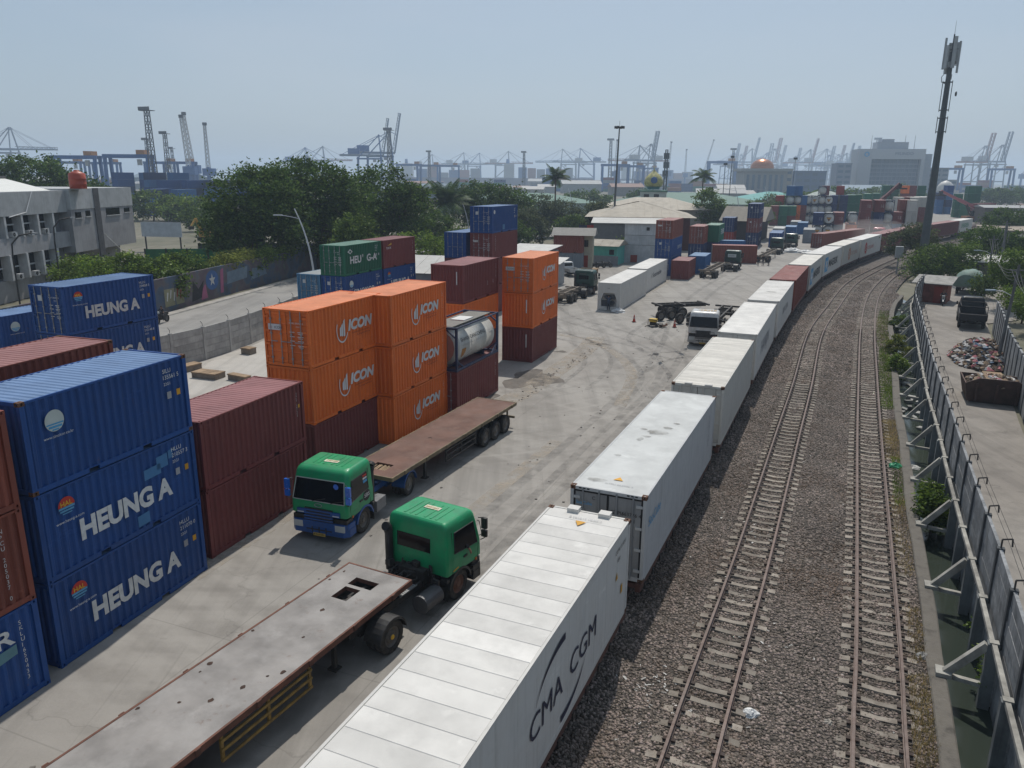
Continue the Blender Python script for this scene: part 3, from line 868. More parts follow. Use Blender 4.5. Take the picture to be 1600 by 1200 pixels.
def heung(t, L, H):
    side_text(t, 'HEUNG A', 1.25, .80, .62, width=3.6, bold=.045)
    mb = MB(); mb.poly(disc(.92, 1.98, .27, 0, 180)); mb.obj('logo', m_red, t)
    mb = MB()
    for k, (za, zb) in enumerate(((-.07, -.01), (-.15, -.10), (-.22, -.19))):
        w_ = math.sqrt(max(0, .27**2-(za)**2))
        mb.poly([(W+EPS, .92-w_, 1.98+za), (W+EPS, .92+w_, 1.98+za), (W+EPS, .92+w_, 1.98+zb), (W+EPS, .92-w_, 1.98+zb)])
    mb.obj('logo', m_cy, t)
    mb = MB(); letter(mb, 'HAL', (W+EPS*2, .73, 1.99), (0,1,0), (0,0,1), .15, .38, bold=.02); mb.obj('logo', m_yel, t)
    side_text(t, 'www.heung-a.com', .52, 1.52, .085, width=.92)
def sinokor_logo(t):
    mb = MB(); mb.poly(disc(.95, 1.85, .30)); mb.obj('logo', m_pale, t)
    mb = MB()
    for za, zb in ((-.20, -.14), (-.11, -.07), (-.27, -.23)):
        w_ = math.sqrt(.29**2-za**2); mb.poly([(W+EPS*1.8, .95-w_, 1.85+za), (W+EPS*1.8, .95+w_, 1.85+za), (W+EPS*1.8, .95+w_, 1.85+zb), (W+EPS*1.8, .95-w_, 1.85+zb)])
    mb.obj('logo', m_cyan, t)
    side_text(t, 'www.sinokor.co.kr', .55, 1.38, .085, width=.95)
def icon_logo(t, L, H, s=1.0):
    side_text(t, 'ICON', 3.0, 1.22, .50, width=2.1, bold=.05, shear=.18, mat=M('pale grey lettering', (.58, .58, .57), .6))
    g = MATS['pale grey lettering']
    mb = MB(); X = W+EPS
    for k, (a, h0, h1) in enumerate(((2.32, 1.05, 1.42), (2.46, 1.02, 1.55), (2.62, 1.0, 1.72))):
        mb.poly([(X, a, h0), (X, a+.12, h0+.02), (X, a+.12, h1+.1), (X, a, h1)])
    # hook round the bars
    inn, out = [], []
    for i in range(21):
        th = R(150+190*i/20); inn.append((X, 2.52+.42*math.cos(th), 1.35+.56*math.sin(th))); out.append((X, 2.52+.47*math.cos(th), 1.35+.63*math.sin(th)))
    for i in range(20): mb.poly([inn[i], inn[i+1], out[i+1], out[i]][::-1])
    mb.obj('logo', g, t)
    mb = MB()
    letter(mb, 'International Containers', (X, 3.35, 1.02), (0,1,0), (0,0,1), .075, 1.5); letter(mb, 'Logistics', (X, 3.75, .88), (0,1,0), (0,0,1), .075, 1.1)
    mb.obj('lettering', m_brownred, t)
    vert_code(t, L, H, 'ICNU 203436', size=.075)

# ---- front row along the aisle -------------------------------------------------
HS = 2.591
S = HS+.012
G1 = 'stacked containers along the aisle'
c = container(-16.79,13.2,0,18.2,6.058,HS,P_BLUE,'wall','wall','blue container at the bottom left edge, lettered KOR with a vertical number',group=G1)
side_text(c, 'SINOKOR', 1.35, 1.75, .46, width=3.95, bold=.02); vert_code(c, 6.058, HS, 'SKLU1650433', size=.125, y=5.45)
mb = MB(); mb.poly([(W+EPS,4.75,1.35),(W+EPS,5.3,1.40),(W+EPS,5.3,1.68),(W+EPS,4.75,1.66)]); mb.poly([(W+EPS,3.9,.95),(W+EPS,4.35,.95),(W+EPS,4.35,1.3),(W+EPS,3.9,1.3)]); mb.obj('decal', m_patchg, c)
c = container(-16.79,13.2,S,18.2,6.058,HS,P_BROWN,'wall','wall','red brown container in the middle of the leftmost stack, white vertical number',group=G1); vert_code(c, 6.058, HS, 'NPCU 205037 0', size=.12, y=5.35)
container(-16.79,13.2,2*S,18.2,6.058,HS,P_BROWN,'wall','wall','faded orange brown container on top of the leftmost stack',group=G1)
hx, hy, ha = -14.93, 19.55, 18.2
c = container(hx,hy,0,ha,6.058,HS,P_BLUE,'wall','door','bottom blue container of the nearest full blue stack, lettered HEUNG A',group=G1); heung(c,6.058,HS); id_marks(c,6.058,HS,['HLLU','211070 0','22G1'])
c = container(hx,hy,S,ha,6.058,HS,P_BLUE,'wall','door','middle blue container with pale repaint patches, lettered HEUNG A',group=G1); heung(c,6.058,HS); id_marks(c,6.058,HS,['HLLU','210557 3','22G1'])
mb = MB(); X = W+EPS*.6
for a, b, z0, z1 in ((3.75,4.45,1.62,1.98),(4.3,4.78,1.78,2.22),(4.82,5.02,1.98,2.28),(3.3,3.78,.14+.1,.62)): mb.poly([(X,a,z0),(X,b,z0+.02),(X,b,z1),(X,a,z1-.03)])
mb.obj('decal', m_patch, c)
c = container(hx,hy,2*S,ha,6.058,HS,P_BLUE,'wall','door','plain blue container with round wave logo on top of the nearest blue stack',group=G1,det=3); sinokor_logo(c); id_marks(c,6.058,HS,['SILU','135561 5','22G1'])
c = container(-13.12,26.1,0,20,6.058,HS,P_MAROON,'wall','wall','lower maroon container right after the nearest blue stack',group=G1)
c = container(-13.10,26.12,S,20,6.058,HS,P_MAROON,'wall','wall','upper maroon container with pale pink roof beside the blue stack',group=G1); vert_code(c,6.058,HS,'TCLU 287554',size=.075)
mb = MB(); mb.poly([(W+EPS,5.62,1.55),(W+EPS,5.72,1.55),(W+EPS,5.72,1.70),(W+EPS,5.62,1.70)]); mb.obj('decal', m_amber, c)
ia = 22.0
c = container(-11.15,33.85,0,ia,6.058,HS,P_MAROON,'wall','wall','maroon container under two orange ones, behind the green truck cab',group=G1); vert_code(c,6.058,HS,'FCIU 420613',size=.075)
c = container(-11.15,33.85,S,ia,6.058,HS,P_ORANGE,'wall','wall','orange ICON container between a maroon one and the top orange one',group=G1); icon_logo(c,6.058,HS)
c = container(-11.15,33.85,2*S,ia,6.058,HS,P_ORANGE,'door','wall','orange ICON container on top with its doors facing the camera, left stack',group=G1); icon_logo(c,6.058,HS); door_marks(c,HS,'ICNU 203436 5',sticker=False)
mb = MB(); mb.box(.28,-.010,HS-.95,.98,-.007,HS-.68); mb.obj('decal', M('sticker white', (.55, .55, .55), .6), c); end_text(c,'ICON',.62,HS-.88,.12,m_dkblue,yy=-.014); end_text(c,'id',.36,HS-.88,.12,m_red,yy=-.014)
for k, (lev, lb) in enumerate((('bottom','bottom orange ICON container of the all-orange stack, half hidden by the brown flatbed'),('middle','middle orange ICON container of the all-orange stack'),('top','top orange ICON container of the all-orange stack'))):
    c = container(-8.28,38.45,k*S,ia,6.058,HS,P_ORANGE,'wall','wall',lb,group=G1); icon_logo(c,6.058,HS)
c = container(-5.42,43.75,0,ia,6.058,HS,P_MAROON,'door','wall','maroon container carrying the white tank container',group=G1); vert_code(c,6.058,HS,'TTNU 318840',size=.075); door_marks(c,HS,'TTNU 318840',sticker=False,x=.3)
for k, (p_, nr, lb) in enumerate(((P_MAROON,'wall','maroon container at the base of the far orange stack by the dark green truck'),(P_ORANGE,'wall','orange ICON container in the middle of the far orange stack'),(P_ORANGE,'door','orange ICON container with doors to the camera on top of the far orange stack'))):
    c = container(-.78,57.15,k*S,21,6.058,HS,p_,nr,'wall',lb,group=G1)
    if k: icon_logo(c,6.058,HS)
    if nr == 'door':
        door_marks(c,HS,'ICNU 203440',sticker=False); mb = MB(); mb.box(.28,-.010,HS-.95,.98,-.007,HS-.68); mb.obj('decal', M('sticker white', (.55, .55, .55), .6), c); end_text(c,'ICON',.5,HS-.88,.12,m_dkblue,yy=-.014)
    else: end_text(c,'|',1.9,HS-1.2,.8)
# ---- second row
G2 = 'stacked containers behind the front row'
for k, (p_, lb) in enumerate(((P_MAROON,'lowest maroon container of the stack behind the tank container'),(P_ORANGE,'orange container under a maroon one behind the tank container'),(P_MAROON,'maroon container on top of the stack behind the white tank'))):
    c = container(-5.55,52.13,k*S,21.5,6.058,HS,p_,'wall','wall',lb,group=G2)
    if k == 2: vert_code(c,6.058,HS,'UESU 240993',size=.075); end_text(c,'|',1.9,1.5,.7); side_text(c,'|',4.0,.9,.25); side_text(c,'L',5.0,.9,.22)
for k in range(3):
    c = container(-18.39,21.7,k*S,18.0,6.058,HS,(P_MAROON,P_BROWN,P_BROWN)[k],'wall','wall',('bottom red brown container behind the nearest blue stack','middle red brown container behind the nearest blue stack','red brown container with pink ribbed roof behind the nearest blue stack')[k],group=G2,det=3 if k == 2 else 2)
for k in range(3):
    c = container(-25.70,40.61,k*S,21.5,6.058,HS,P_BLUE,'door','wall',('bottom blue container of the far left blue stack','blue HEUNG A container second from the top at far left','blue HEUNG A container with doors visible on top at far left')[k],group=G2)
    if k: heung(c,6.058,HS); id_marks(c,6.058,HS,['HLLU',('','212148 8','204858 5')[k],'22G1'])
    if k == 2: door_marks(c,HS,'HLLU 204858 5')
for k in range(2):
    c = container(-33.0,46.2,k*S,21.5,6.058,HS,P_BLUE,'door','wall',('lower blue container at the left edge beside the far left blue stack','blue container with pale blue roof cut by the left edge')[k],group=G2)
    door_marks(c,HS,'SKLU 151204')
    sinokor_logo(c)
# ---- third row: green, maroon, blue
c = container(-16.58,66.5,0,21.5,6.058,HS,P_BLUE,'door','wall','bottom blue container under the SINOKOR one',group=G2,det=1)
c = container(-16.58,66.5,S,21.5,6.058,HS,P_BLUE,'door','wall','blue SINOKOR container under the green one',group=G2,det=1); sinokor_logo(c); side_text(c,'SINOKOR',1.3,.85,.5,width=3.4,bold=.02); id_marks(c,6.058,HS,['SKLU','160488 2','22G1'],amber=False); door_marks(c,HS,'SKLU 160488')
c = container(-16.58,66.5,2*S,21.5,6.058,HS,P_GREEN,'door','wall','green HEU G-A container with some letters missing',group=G2); side_text(c,'HEU',.9,1.0,.62,width=1.75,bold=.03); side_text(c,"'",2.85,1.02,.62,bold=.03); side_text(c,'G-A',3.55,1.0,.62,width=1.7,bold=.03); id_marks(c,6.058,HS,['HLLU','1082','22G1'],amber=False); door_marks(c,HS,'HLLU 1082',sticker=False)
mb = MB(); mb.poly([(W+EPS,.55,2.02),(W+EPS,.95,1.80),(W+EPS,1.32,2.02),(W+EPS,.95,2.25)]); mb.obj('logo', white_paint, c); mb = MB(); mb.poly([(W+EPS*2,.75,2.02),(W+EPS*2,.95,1.9),(W+EPS*2,1.14,2.02),(W+EPS*2,.95,2.14)]); mb.obj('logo', P_GREEN[0], c)
c = container(-14.21,72.35,0,21.5,6.058,HS,P_BLUE,'wall','wall','lowest blue container below the far HEUNG A one',group=G2,det=1)
c = container(-14.21,72.35,S,21.5,6.058,HS,P_BLUE,'wall','wall','blue HEUNG A container below the dark maroon one',group=G2,det=1); heung(c,6.058,HS); id_marks(c,6.058,HS,['HLLU','2049','22G1'],amber=False)
c = container(-14.21,72.35,2*S,21.5,6.058,HS,P_MAROON,'wall','wall','dark maroon container beside the green one, small yellow flag logo',group=G2,det=1); side_text(c,'tex',.55,1.75,.3,width=.9); vert_code(c,6.058,HS,'TEX 4417',size=.1)
mb = MB(); mb.poly([(W+EPS,.75,2.05),(W+EPS,1.5,2.12),(W+EPS,1.5,2.3)]); mb.obj('logo', m_yel, c)
for k in range(2):
    c = container(-19.05,67.8,k*S,21.5,6.058,HS,P_LBLUE if k else P_MAROON,'door','wall',('maroon container hidden low beside the light blue one','weathered light blue container with stickered doors left of the green one')[k],group=G2,det=1)
    if k: door_marks(c,HS,'CLHU 2877')
c = container(-7.4,76.2,0,21.5,6.058,HS,P_GREY,'wall','wall','grey corrugated container between the HEUNG A one and a dark red one',group=G2,det=1)
c = container(-7.4,76.2,S,21.5,6.058,HS,P_GREY,'wall','wall','upper grey corrugated container next to the white shed roof',group=G2,det=1)
zt = 0
for k, (h, p_, lb) in enumerate(((2.896,P_MAROON,'lowest container of the tall blue-topped stack'),(HS,P_MAROON,'second maroon container of the tall blue-topped stack'),(HS,P_MAROON,'maroon container lettered tex under the blue one'),(HS,P_BLUE,'blue container on top of the tall stack before the trees'))):
    c = container(-4.30,78.0,zt,21.5,6.8 if k > 1 else 6.058,h,p_,'door','wall',lb,group=G2,det=1)
    if k == 3: door_marks(c,h,'SKLU 140776'); id_marks(c,6.8,h,['SKLU','1407','22G1'],amber=False); mb = MB(); mb.poly(disc(.5,2.05,.2)); mb.obj('logo', white_paint, c); mb = MB(); mb.poly([(W+EPS,2.6,.25),(W+EPS,3.2,.25),(W+EPS,3.2,.75),(W+EPS,2.6,.75)]); mb.obj('decal', m_patch, c)
    if k == 2: door_marks(c,h,'TEXU 4471',sticker=False); end_text(c,'tex',.3,1.72,.3,width=.6,bold=.03); vert_code(c,6.8,h,'TEXU447',size=.17,y=.7)
    zt += h+.012
zt = 0
for k in range(3):
    container(-7.0,79.2,zt,21.5,6.058,2.896 if k == 0 else HS,P_BLUE if k == 2 else P_MAROON,'door','wall',('lowest container left of the tall stack','middle container left of the tall stack','blue container with stickered doors left of the tall stack')[k],group=G2,det=1)
    zt += (2.896 if k == 0 else HS)+.012
# ---- middle of the yard
c = container(8.98,80.81,0,21.5,13.2,2.9,P_WHITE,'unit','wall','white refrigerated container in the yard, black machinery end to the camera',reefer=True,group='white reefers standing in the yard')
end_text(c,'YM',1.05,2.25,.12,m_blk)
c = container(14.01,94.3,0,21.5,13.2,2.9,P_WHITE,'wall','door','white refrigerated container lettered Seamade in the yard',reefer=True,group='white reefers standing in the yard'); side_text(c,'/ Seamade',2.6,1.45,.62,m_dkblue,width=6.4)
container(21.9,106.9,0,21.5,6.058,2.6,P_MAROON,'wall','wall','single maroon container on the ground beyond the white reefers',det=1)
G3 = 'stacked containers across the yard'
for k in range(3):
    c = container(20.3,111.3,k*S,21.5,8.6,HS,(P_BLUE,P_BLUE,P_BROWN)[k],'door','wall',('blue container low behind the white reefer','navy container with numbered doors under a red brown one','red brown container topping the stack by the white house')[k],group=G3,det=1)
    door_marks(c,HS,'TEXU 2210',sticker=(k == 1))
    if k == 2: end_text(c,'tex',.25,1.75,.3,width=.7,bold=.03); vert_code(c,8.6,HS,'TEXU22',size=.16,y=.6)
    if k == 1: side_text(c,'SINOKOR',4.6,.9,.55,width=3.4); vert_code(c,8.6,HS,'SKL',size=.18,y=.5)
for k in range(2):
    c = container(29.7,131.7,k*2.9,21.5,8,2.896,(P_NAVY,P_BROWN)[k],'door','wall',('navy container under a red brown one left of the green one','red brown container on the navy one left of the green one')[k],group=G3,det=1); door_marks(c,2.8,'MSKU 7714',sticker=False)
    vert_code(c,8,2.8,'MSKU7714',size=.2,y=1.2)
    c = container(33.2,135.6,k*2.9,21.5,8,2.896,(P_NAVY,P_GREEN)[k],'wall','wall',('container below the dark green one','dark green container with white letters behind the red brown one')[k],group=G3,det=1)
    if k: side_text(c,'EVER',3.2,1.2,.9,width=4.2,bold=.02)
c = container(33.6,131.6,0,100,7.2,2.9,P_BROWN,'door','wall','long red brown container lying crosswise behind the dark green truck',det=1,group=G3)
c = container(35.2,140.2,0,97,6.058,3.0,P_MID,'wall','wall','container with pale blue roof behind the long red brown one',det=1,group=G3)
c = container(25.8,113.8,0,21.5,6.058,2.6,P_MID,'wall','wall','low container with light blue roof between the stacks',det=1,group=G3)
for k in range(3):
    c = container(47.8,160.5,k*2.9,21.5,10,2.896,(P_NAVY,P_MAROON,P_NAVY)[k],'door','wall',('navy container at the base of the three high stack','maroon container in the middle of the three high navy stack','navy container on top of the three high stack')[k],group=G3,det=1); door_marks(c,2.8,'PONU',sticker=True)
    side_text(c,('MAERSK','PIL PILOT','MAERSK')[k],3.2,1.0,.7,width=5.0)
for k in range(2): container(43.3,162.4,k*2.9,21.5,6.058,2.896,(P_RED,P_NAVY)[k],'door','wall',('red container at ground level left of the three high stack','navy container on the red one left of the three high stack')[k],group=G3,det=1)
c = container(52.6,160.4,0,21.5,10,2.896,P_BLUE,'door','wall','blue container with large white letters right of the three high stack',group=G3,det=1); side_text(c,'SINOKOR',3.4,.8,1.0,width=6,bold=.03)
# ================================================================== tank containers
P_TANKF = M('tank frame navy', (.014, .03, .085), .5, dirt=(.05, .04, .035), dirt_amt=.4)
tank_white = M('tank cladding', (.56, .55, .51), .35, var=.1, dirt=(.25, .22, .18), dirt_amt=.4, streak=.5, spec=.5)
walk_mat = M('walkway plate', (.17, .165, .15), .6, metal=.3, dirt=(.1, .08, .06), dirt_amt=.4)
def tank_frame_mesh(L, H, braces=True):
    k = ('tf', L, H)
    if k in _CM: return _CM[k]
    mb = MB()
    for x in (0, W-.12):
        for y in (0, L-.15): mb.box(x, y, 0, x+.12, y+.15, H)
        mb.box(x+.01, .15, .02, x+.11, L-.15, .16); mb.box(x+.02, .15, H-.09, x+.10, L-.15, H-.01)
    for y in (.01, L-.13):
        mb.box(.12, y, .02, W-.12, y+.12, .15); mb.box(.12, y, H-.12, W-.12, y+.12, H-.01)
        for x0, x1 in ((.12, .75), (W-.12, W-.75)):
            mb.beam((x0, y+.06, .62), (x1, y+.06, .12), .09, .07); mb.beam((x0, y+.06, H-.6), (x1, y+.06, H-.1), .09, .07)
    for x in (.06, W-.06):
        mb.beam((x, .15, .62), (x, .95, .12), .08, .07); mb.beam((x, L-.15, .62), (x, L-.95, .12), .08, .07)
    for y in (1.2, L-1.2): mb.box(.5, y-.1, .05, W-.5, y+.1, .32)
    _CM[k] = mb.mesh('frame'); return _CM[k]
def tank_shell_mesh(L, H):
    k = ('ts', L, H)
    if k in _CM: return _CM[k]
    mb = MB(); r = 1.17; c = (W/2, 0, H/2+.04)
    prof = [(.02, .17), (.45, .20), (.78, .27), (.97, .38), (r, .58), (r, L*.3), (r+.012, L*.3), (r+.012, L*.3+.05), (r, L*.3+.05), (r, L*.7), (r+.012, L*.7), (r+.012, L*.7+.05), (r, L*.7+.05), (r, L-.58), (.97, L-.38), (.78, L-.27), (.45, L-.20), (.02, L-.17)]
    mb.lathe(c, (0, 1, 0), prof, n=32)
    _CM[k] = mb.mesh('tank_shell', smooth=True, recalc=True); return _CM[k]
def tank(x, y, z, yaw, label, group=None, L=6.058, H=HS, near_red=False, logo=False, det=1):
    t = thing('tank_container', label, 'tank container', (x, y, z), yaw, group)
    put('frame', tank_frame_mesh(L, H), P_TANKF if not logo else M('dark tank frame', (.012, .02, .05), .6), t)
    put('tank_shell', tank_shell_mesh(L, H), tank_white, t)
    mb = MB(); mb.box(.5, .3, H-.05, W-.45, L-.3, H-.02); mb.box(.05, .2, H-.045, .5, 1.0, H-.02); put_ = mb.obj('walkway', walk_mat, t)
    mb = MB(); mb.box(.9, 2.3, H-.02, 1.8, 3.6, H+.04); mb.box(.25, .5, H-.02, 1.1, 1.4, H+.03); mb.obj('manlid_cover', M('manlid white', (.6, .6, .58), .5), t)
    if det:
        mb = MB()
        for i in range(7): mb.box(.22, .02, .3+i*.3, .62, .05, .33+i*.3)
        mb.box(.2, .02, .2, .23, .05, H-.1); mb.box(.61, .02, .2, .64, .05, H-.1); mb.obj('ladder', grey_steel, t)
    if near_red:
        mb = MB(); pts = []
        for i in range(16): pts.append((W/2+.98*math.cos(2*math.pi*i/16), .16, H/2+.05+.98*math.sin(2*math.pi*i/16)))
        mb.poly(pts); mb.obj('end_cladding', M('faded salmon end', (.36, .16, .125), .6), t)
    if logo:
        pts = [(W/2+1.08*math.cos(R(22.5+45*i)), .10, H/2+1.08*math.sin(R(22.5+45*i))) for i in range(8)]
        mb = MB(); mb.poly(pts); mb.obj('end_plate', M('end plate white', (.5, .5, .48), .6), t)
        mb = MB(); mb.poly([(W/2-.6, .085, H/2+.35), (W/2+.6, .085, H/2+.35), (W/2+.05, .085, H/2-.6), (W/2-.05, .085, H/2-.6)][::-1]); mb.obj('logo', M('decal brown', (.2, .07, .02), .6), t)
        mb = MB(); mb.poly([(W/2-.55, .08, H/2+.2), (W/2+.55, .08, H/2+.2), (W/2+.4, .08, H/2-.02), (W/2-.4, .08, H/2-.02)][::-1]); mb.obj('logo', m_amber, t)
    return t
t = tank(-5.42, 43.75, S, 22, 'white tank container in a navy frame on the maroon container', near_red=True, group=G1)
# lettering wraps round the shell
def wrap(t, s, y, ang, size, width, mat, H=HS, r=1.188, **kw):
    v, f = text_mesh(s, 1.0, **kw); x0, x1 = min(p[0] for p in v), max(p[0] for p in v); k = width/(x1-x0)
    mb = MB(); mb.add([(W/2+r*math.cos(R(ang)+p[1]*size/.73/r), y+(p[0]-x0)*k, H/2+.05+r*math.sin(R(ang)+p[1]*size/.73/r)) for p in v], f)
    mb.obj('lettering', mat, t)
wrap(t, 'SHANXI DANGCHENG', .75, 14, .24, 3.4, m_blk); wrap(t, 'LOGISTICS CO LTD', .9, 1, .10, 3.0, m_grey)
wrap(t, '22K2', 4.6, 6, .12, .5, m_grey); wrap(t, 'SHXU 1204', 4.5, 14, .10, .8, m_grey)
mb = MB()
rows = []
for i in range(7):
    a = R(-6-5*i); w_ = .55*(1-(i/6)**3*.95)
    rows.append([(W/2+1.19*math.cos(a), 1.05-w_/2, HS/2+.05+1.19*math.sin(a)), (W/2+1.19*math.cos(a), 1.05+w_/2, HS/2+.05+1.19*math.sin(a))])
mb.grid(rows, flip=True); mb.obj('logo', M('decal dark amber', (.28, .12, .02), .6), t)

# ================================================================== the train
deck_mat = M('wagon frame', (.10, .045, .035), .7, dirt=(.05, .04, .035), dirt_amt=.6)
wheel_mat = M('wagon wheel', (.05, .04, .036), .7, dirt=(.15, .11, .09), dirt_amt=.4)
mb = MB(); mb.lathe((0,0,0), (1,0,0), [(.05,-.07),(.36,-.07),(.38,-.05),(.38,.05),(.42,.05),(.42,.08),(.05,.08)], n=18); WAGON_WHEEL = mb.mesh('wheel', recalc=True)
mb = MB()
for x in (-.82, .82):
    mb.box(x-.06, -1.3, .36, x+.06, 1.3, .60)
    for y in (-.85, .85): mb.box(x-.09, y-.16, .28, x+.09, y+.16, .52)
    mb.box(x-.08, -.3, .2, x+.08, .3, .38)
mb.box(-.82, -.2, .45, .82, .2, .62)
BOGIE = mb.mesh('bogie')
def wagon(x, y, yaw, L, label):
    """origin: middle of the near end, rail level"""
    t = thing('flat_wagon', label, 'wagon', (x, y, RAIL_TOP), yaw, 'flat wagons of the train')
    mb = MB()
    mb.box(-1.18, -.1, .62, -1.02, L+.1, .86); mb.box(1.02, -.1, .62, 1.18, L+.1, .86); mb.box(-.25, -.3, .52, .25, L+.3, .80)
    for i in range(9):
        yy = .05+i*(L-.35)/8; mb.box(-1.02, yy, .66, 1.02, yy+.2, .80)
    mb.obj('underframe', deck_mat, t)
    mb = MB()
    for i in range(12):
        yy = .4+i*(L-1.0)/11
        for s in (-1.2, 1.19): mb.box(s-.02, yy, .50, s+.03, yy+.16, .70)
    mb.obj('lashing_brackets', dark_steel, t)
    for yy in (1.9, L-1.9):
        b = put('bogie', BOGIE, dark_steel, t, (0, yy, 0))
        for wy in (-.85, .85):
            for s in (-1, 1):
                w_ = put('wheel', WAGON_WHEEL, wheel_mat, b, (s*.565, wy, .38)); w_.scale = (-s, 1, 1)
    for yy, d in ((-.3, -1), (L+.3, 1)):
        mb = MB(); mb.box(-.1, min(yy, yy+d*.45), .50, .1, max(yy, yy+d*.45), .72); mb.box(-.16, min(yy+d*.3, yy+d*.5), .44, .16, max(yy+d*.3, yy+d*.5), .78); mb.obj('coupler', dark_steel, t)
        mb = MB(); mb.tube([(.3, yy, .6), (.33, yy+d*.25, .3), (.3, yy+d*.6, .28)], .03); mb.obj('brake_hose', black_rubber, t)
    return t
CARS = [  # right-hand top edge: near end, far end ; paint ; words
    ((-1.48, 8.75), (3.38, 19.94), P_WHITE, 'nearest white train container with ribbed roof, lettered CMA CGM'),
    ((4.09, 21.45), (9.05, 32.70), P_GREYW, 'second train container, pale grey with dark edged doors facing the camera'),
    ((9.78, 34.12), (14.50, 45.12), P_CREAM, 'third train container, white with rusty corners and ribbed roof'),
    ((15.18, 46.70), (20.46, 59.06), P_WHITE, 'fourth train container, white beside the white lorry cab'),
    ((21.04, 60.21), (26.54, 72.49), P_WHITE, 'fifth train container, white with a grey roof stain'),
    ((27.06, 73.45), (33.04, 86.24), P_TBROWN, 'single red brown container between the white ones on the train'),
    ((33.51, 86.92), (39.75, 99.23), P_CREAM, 'cream MAERSK container just after the red brown one on the train'),
    ((40.26, 100.11), (47.78, 112.70), P_WHITE, 'white MAERSK container, the farther of the two on the train'),
    ((48.44, 113.84), (55.47, 124.59), P_CREAM, 'cream container with a faded orange logo on the train'),
    ((56.09, 125.30), (65.77, 139.31), P_WHITE, 'white container with a round red logo on the train'),
    ((66.3, 140.0), (77.0, 154.3), P_MAROON, 'first maroon container beyond the red logo one, behind the tree'),
    ((77.6, 155.0), (89.4, 168.8), P_MAROON, 'second maroon container at the far curve of the train'),
    ((90.0, 169.5), (107.4, 188.9), P_MAROON, 'last maroon container of the train beside the mast'),
    ((108.0, 189.6), (118.0, 201.5), P_WHITE, 'last white container of the train with green letters'),
]
TZ, TH = 1.285, 2.896
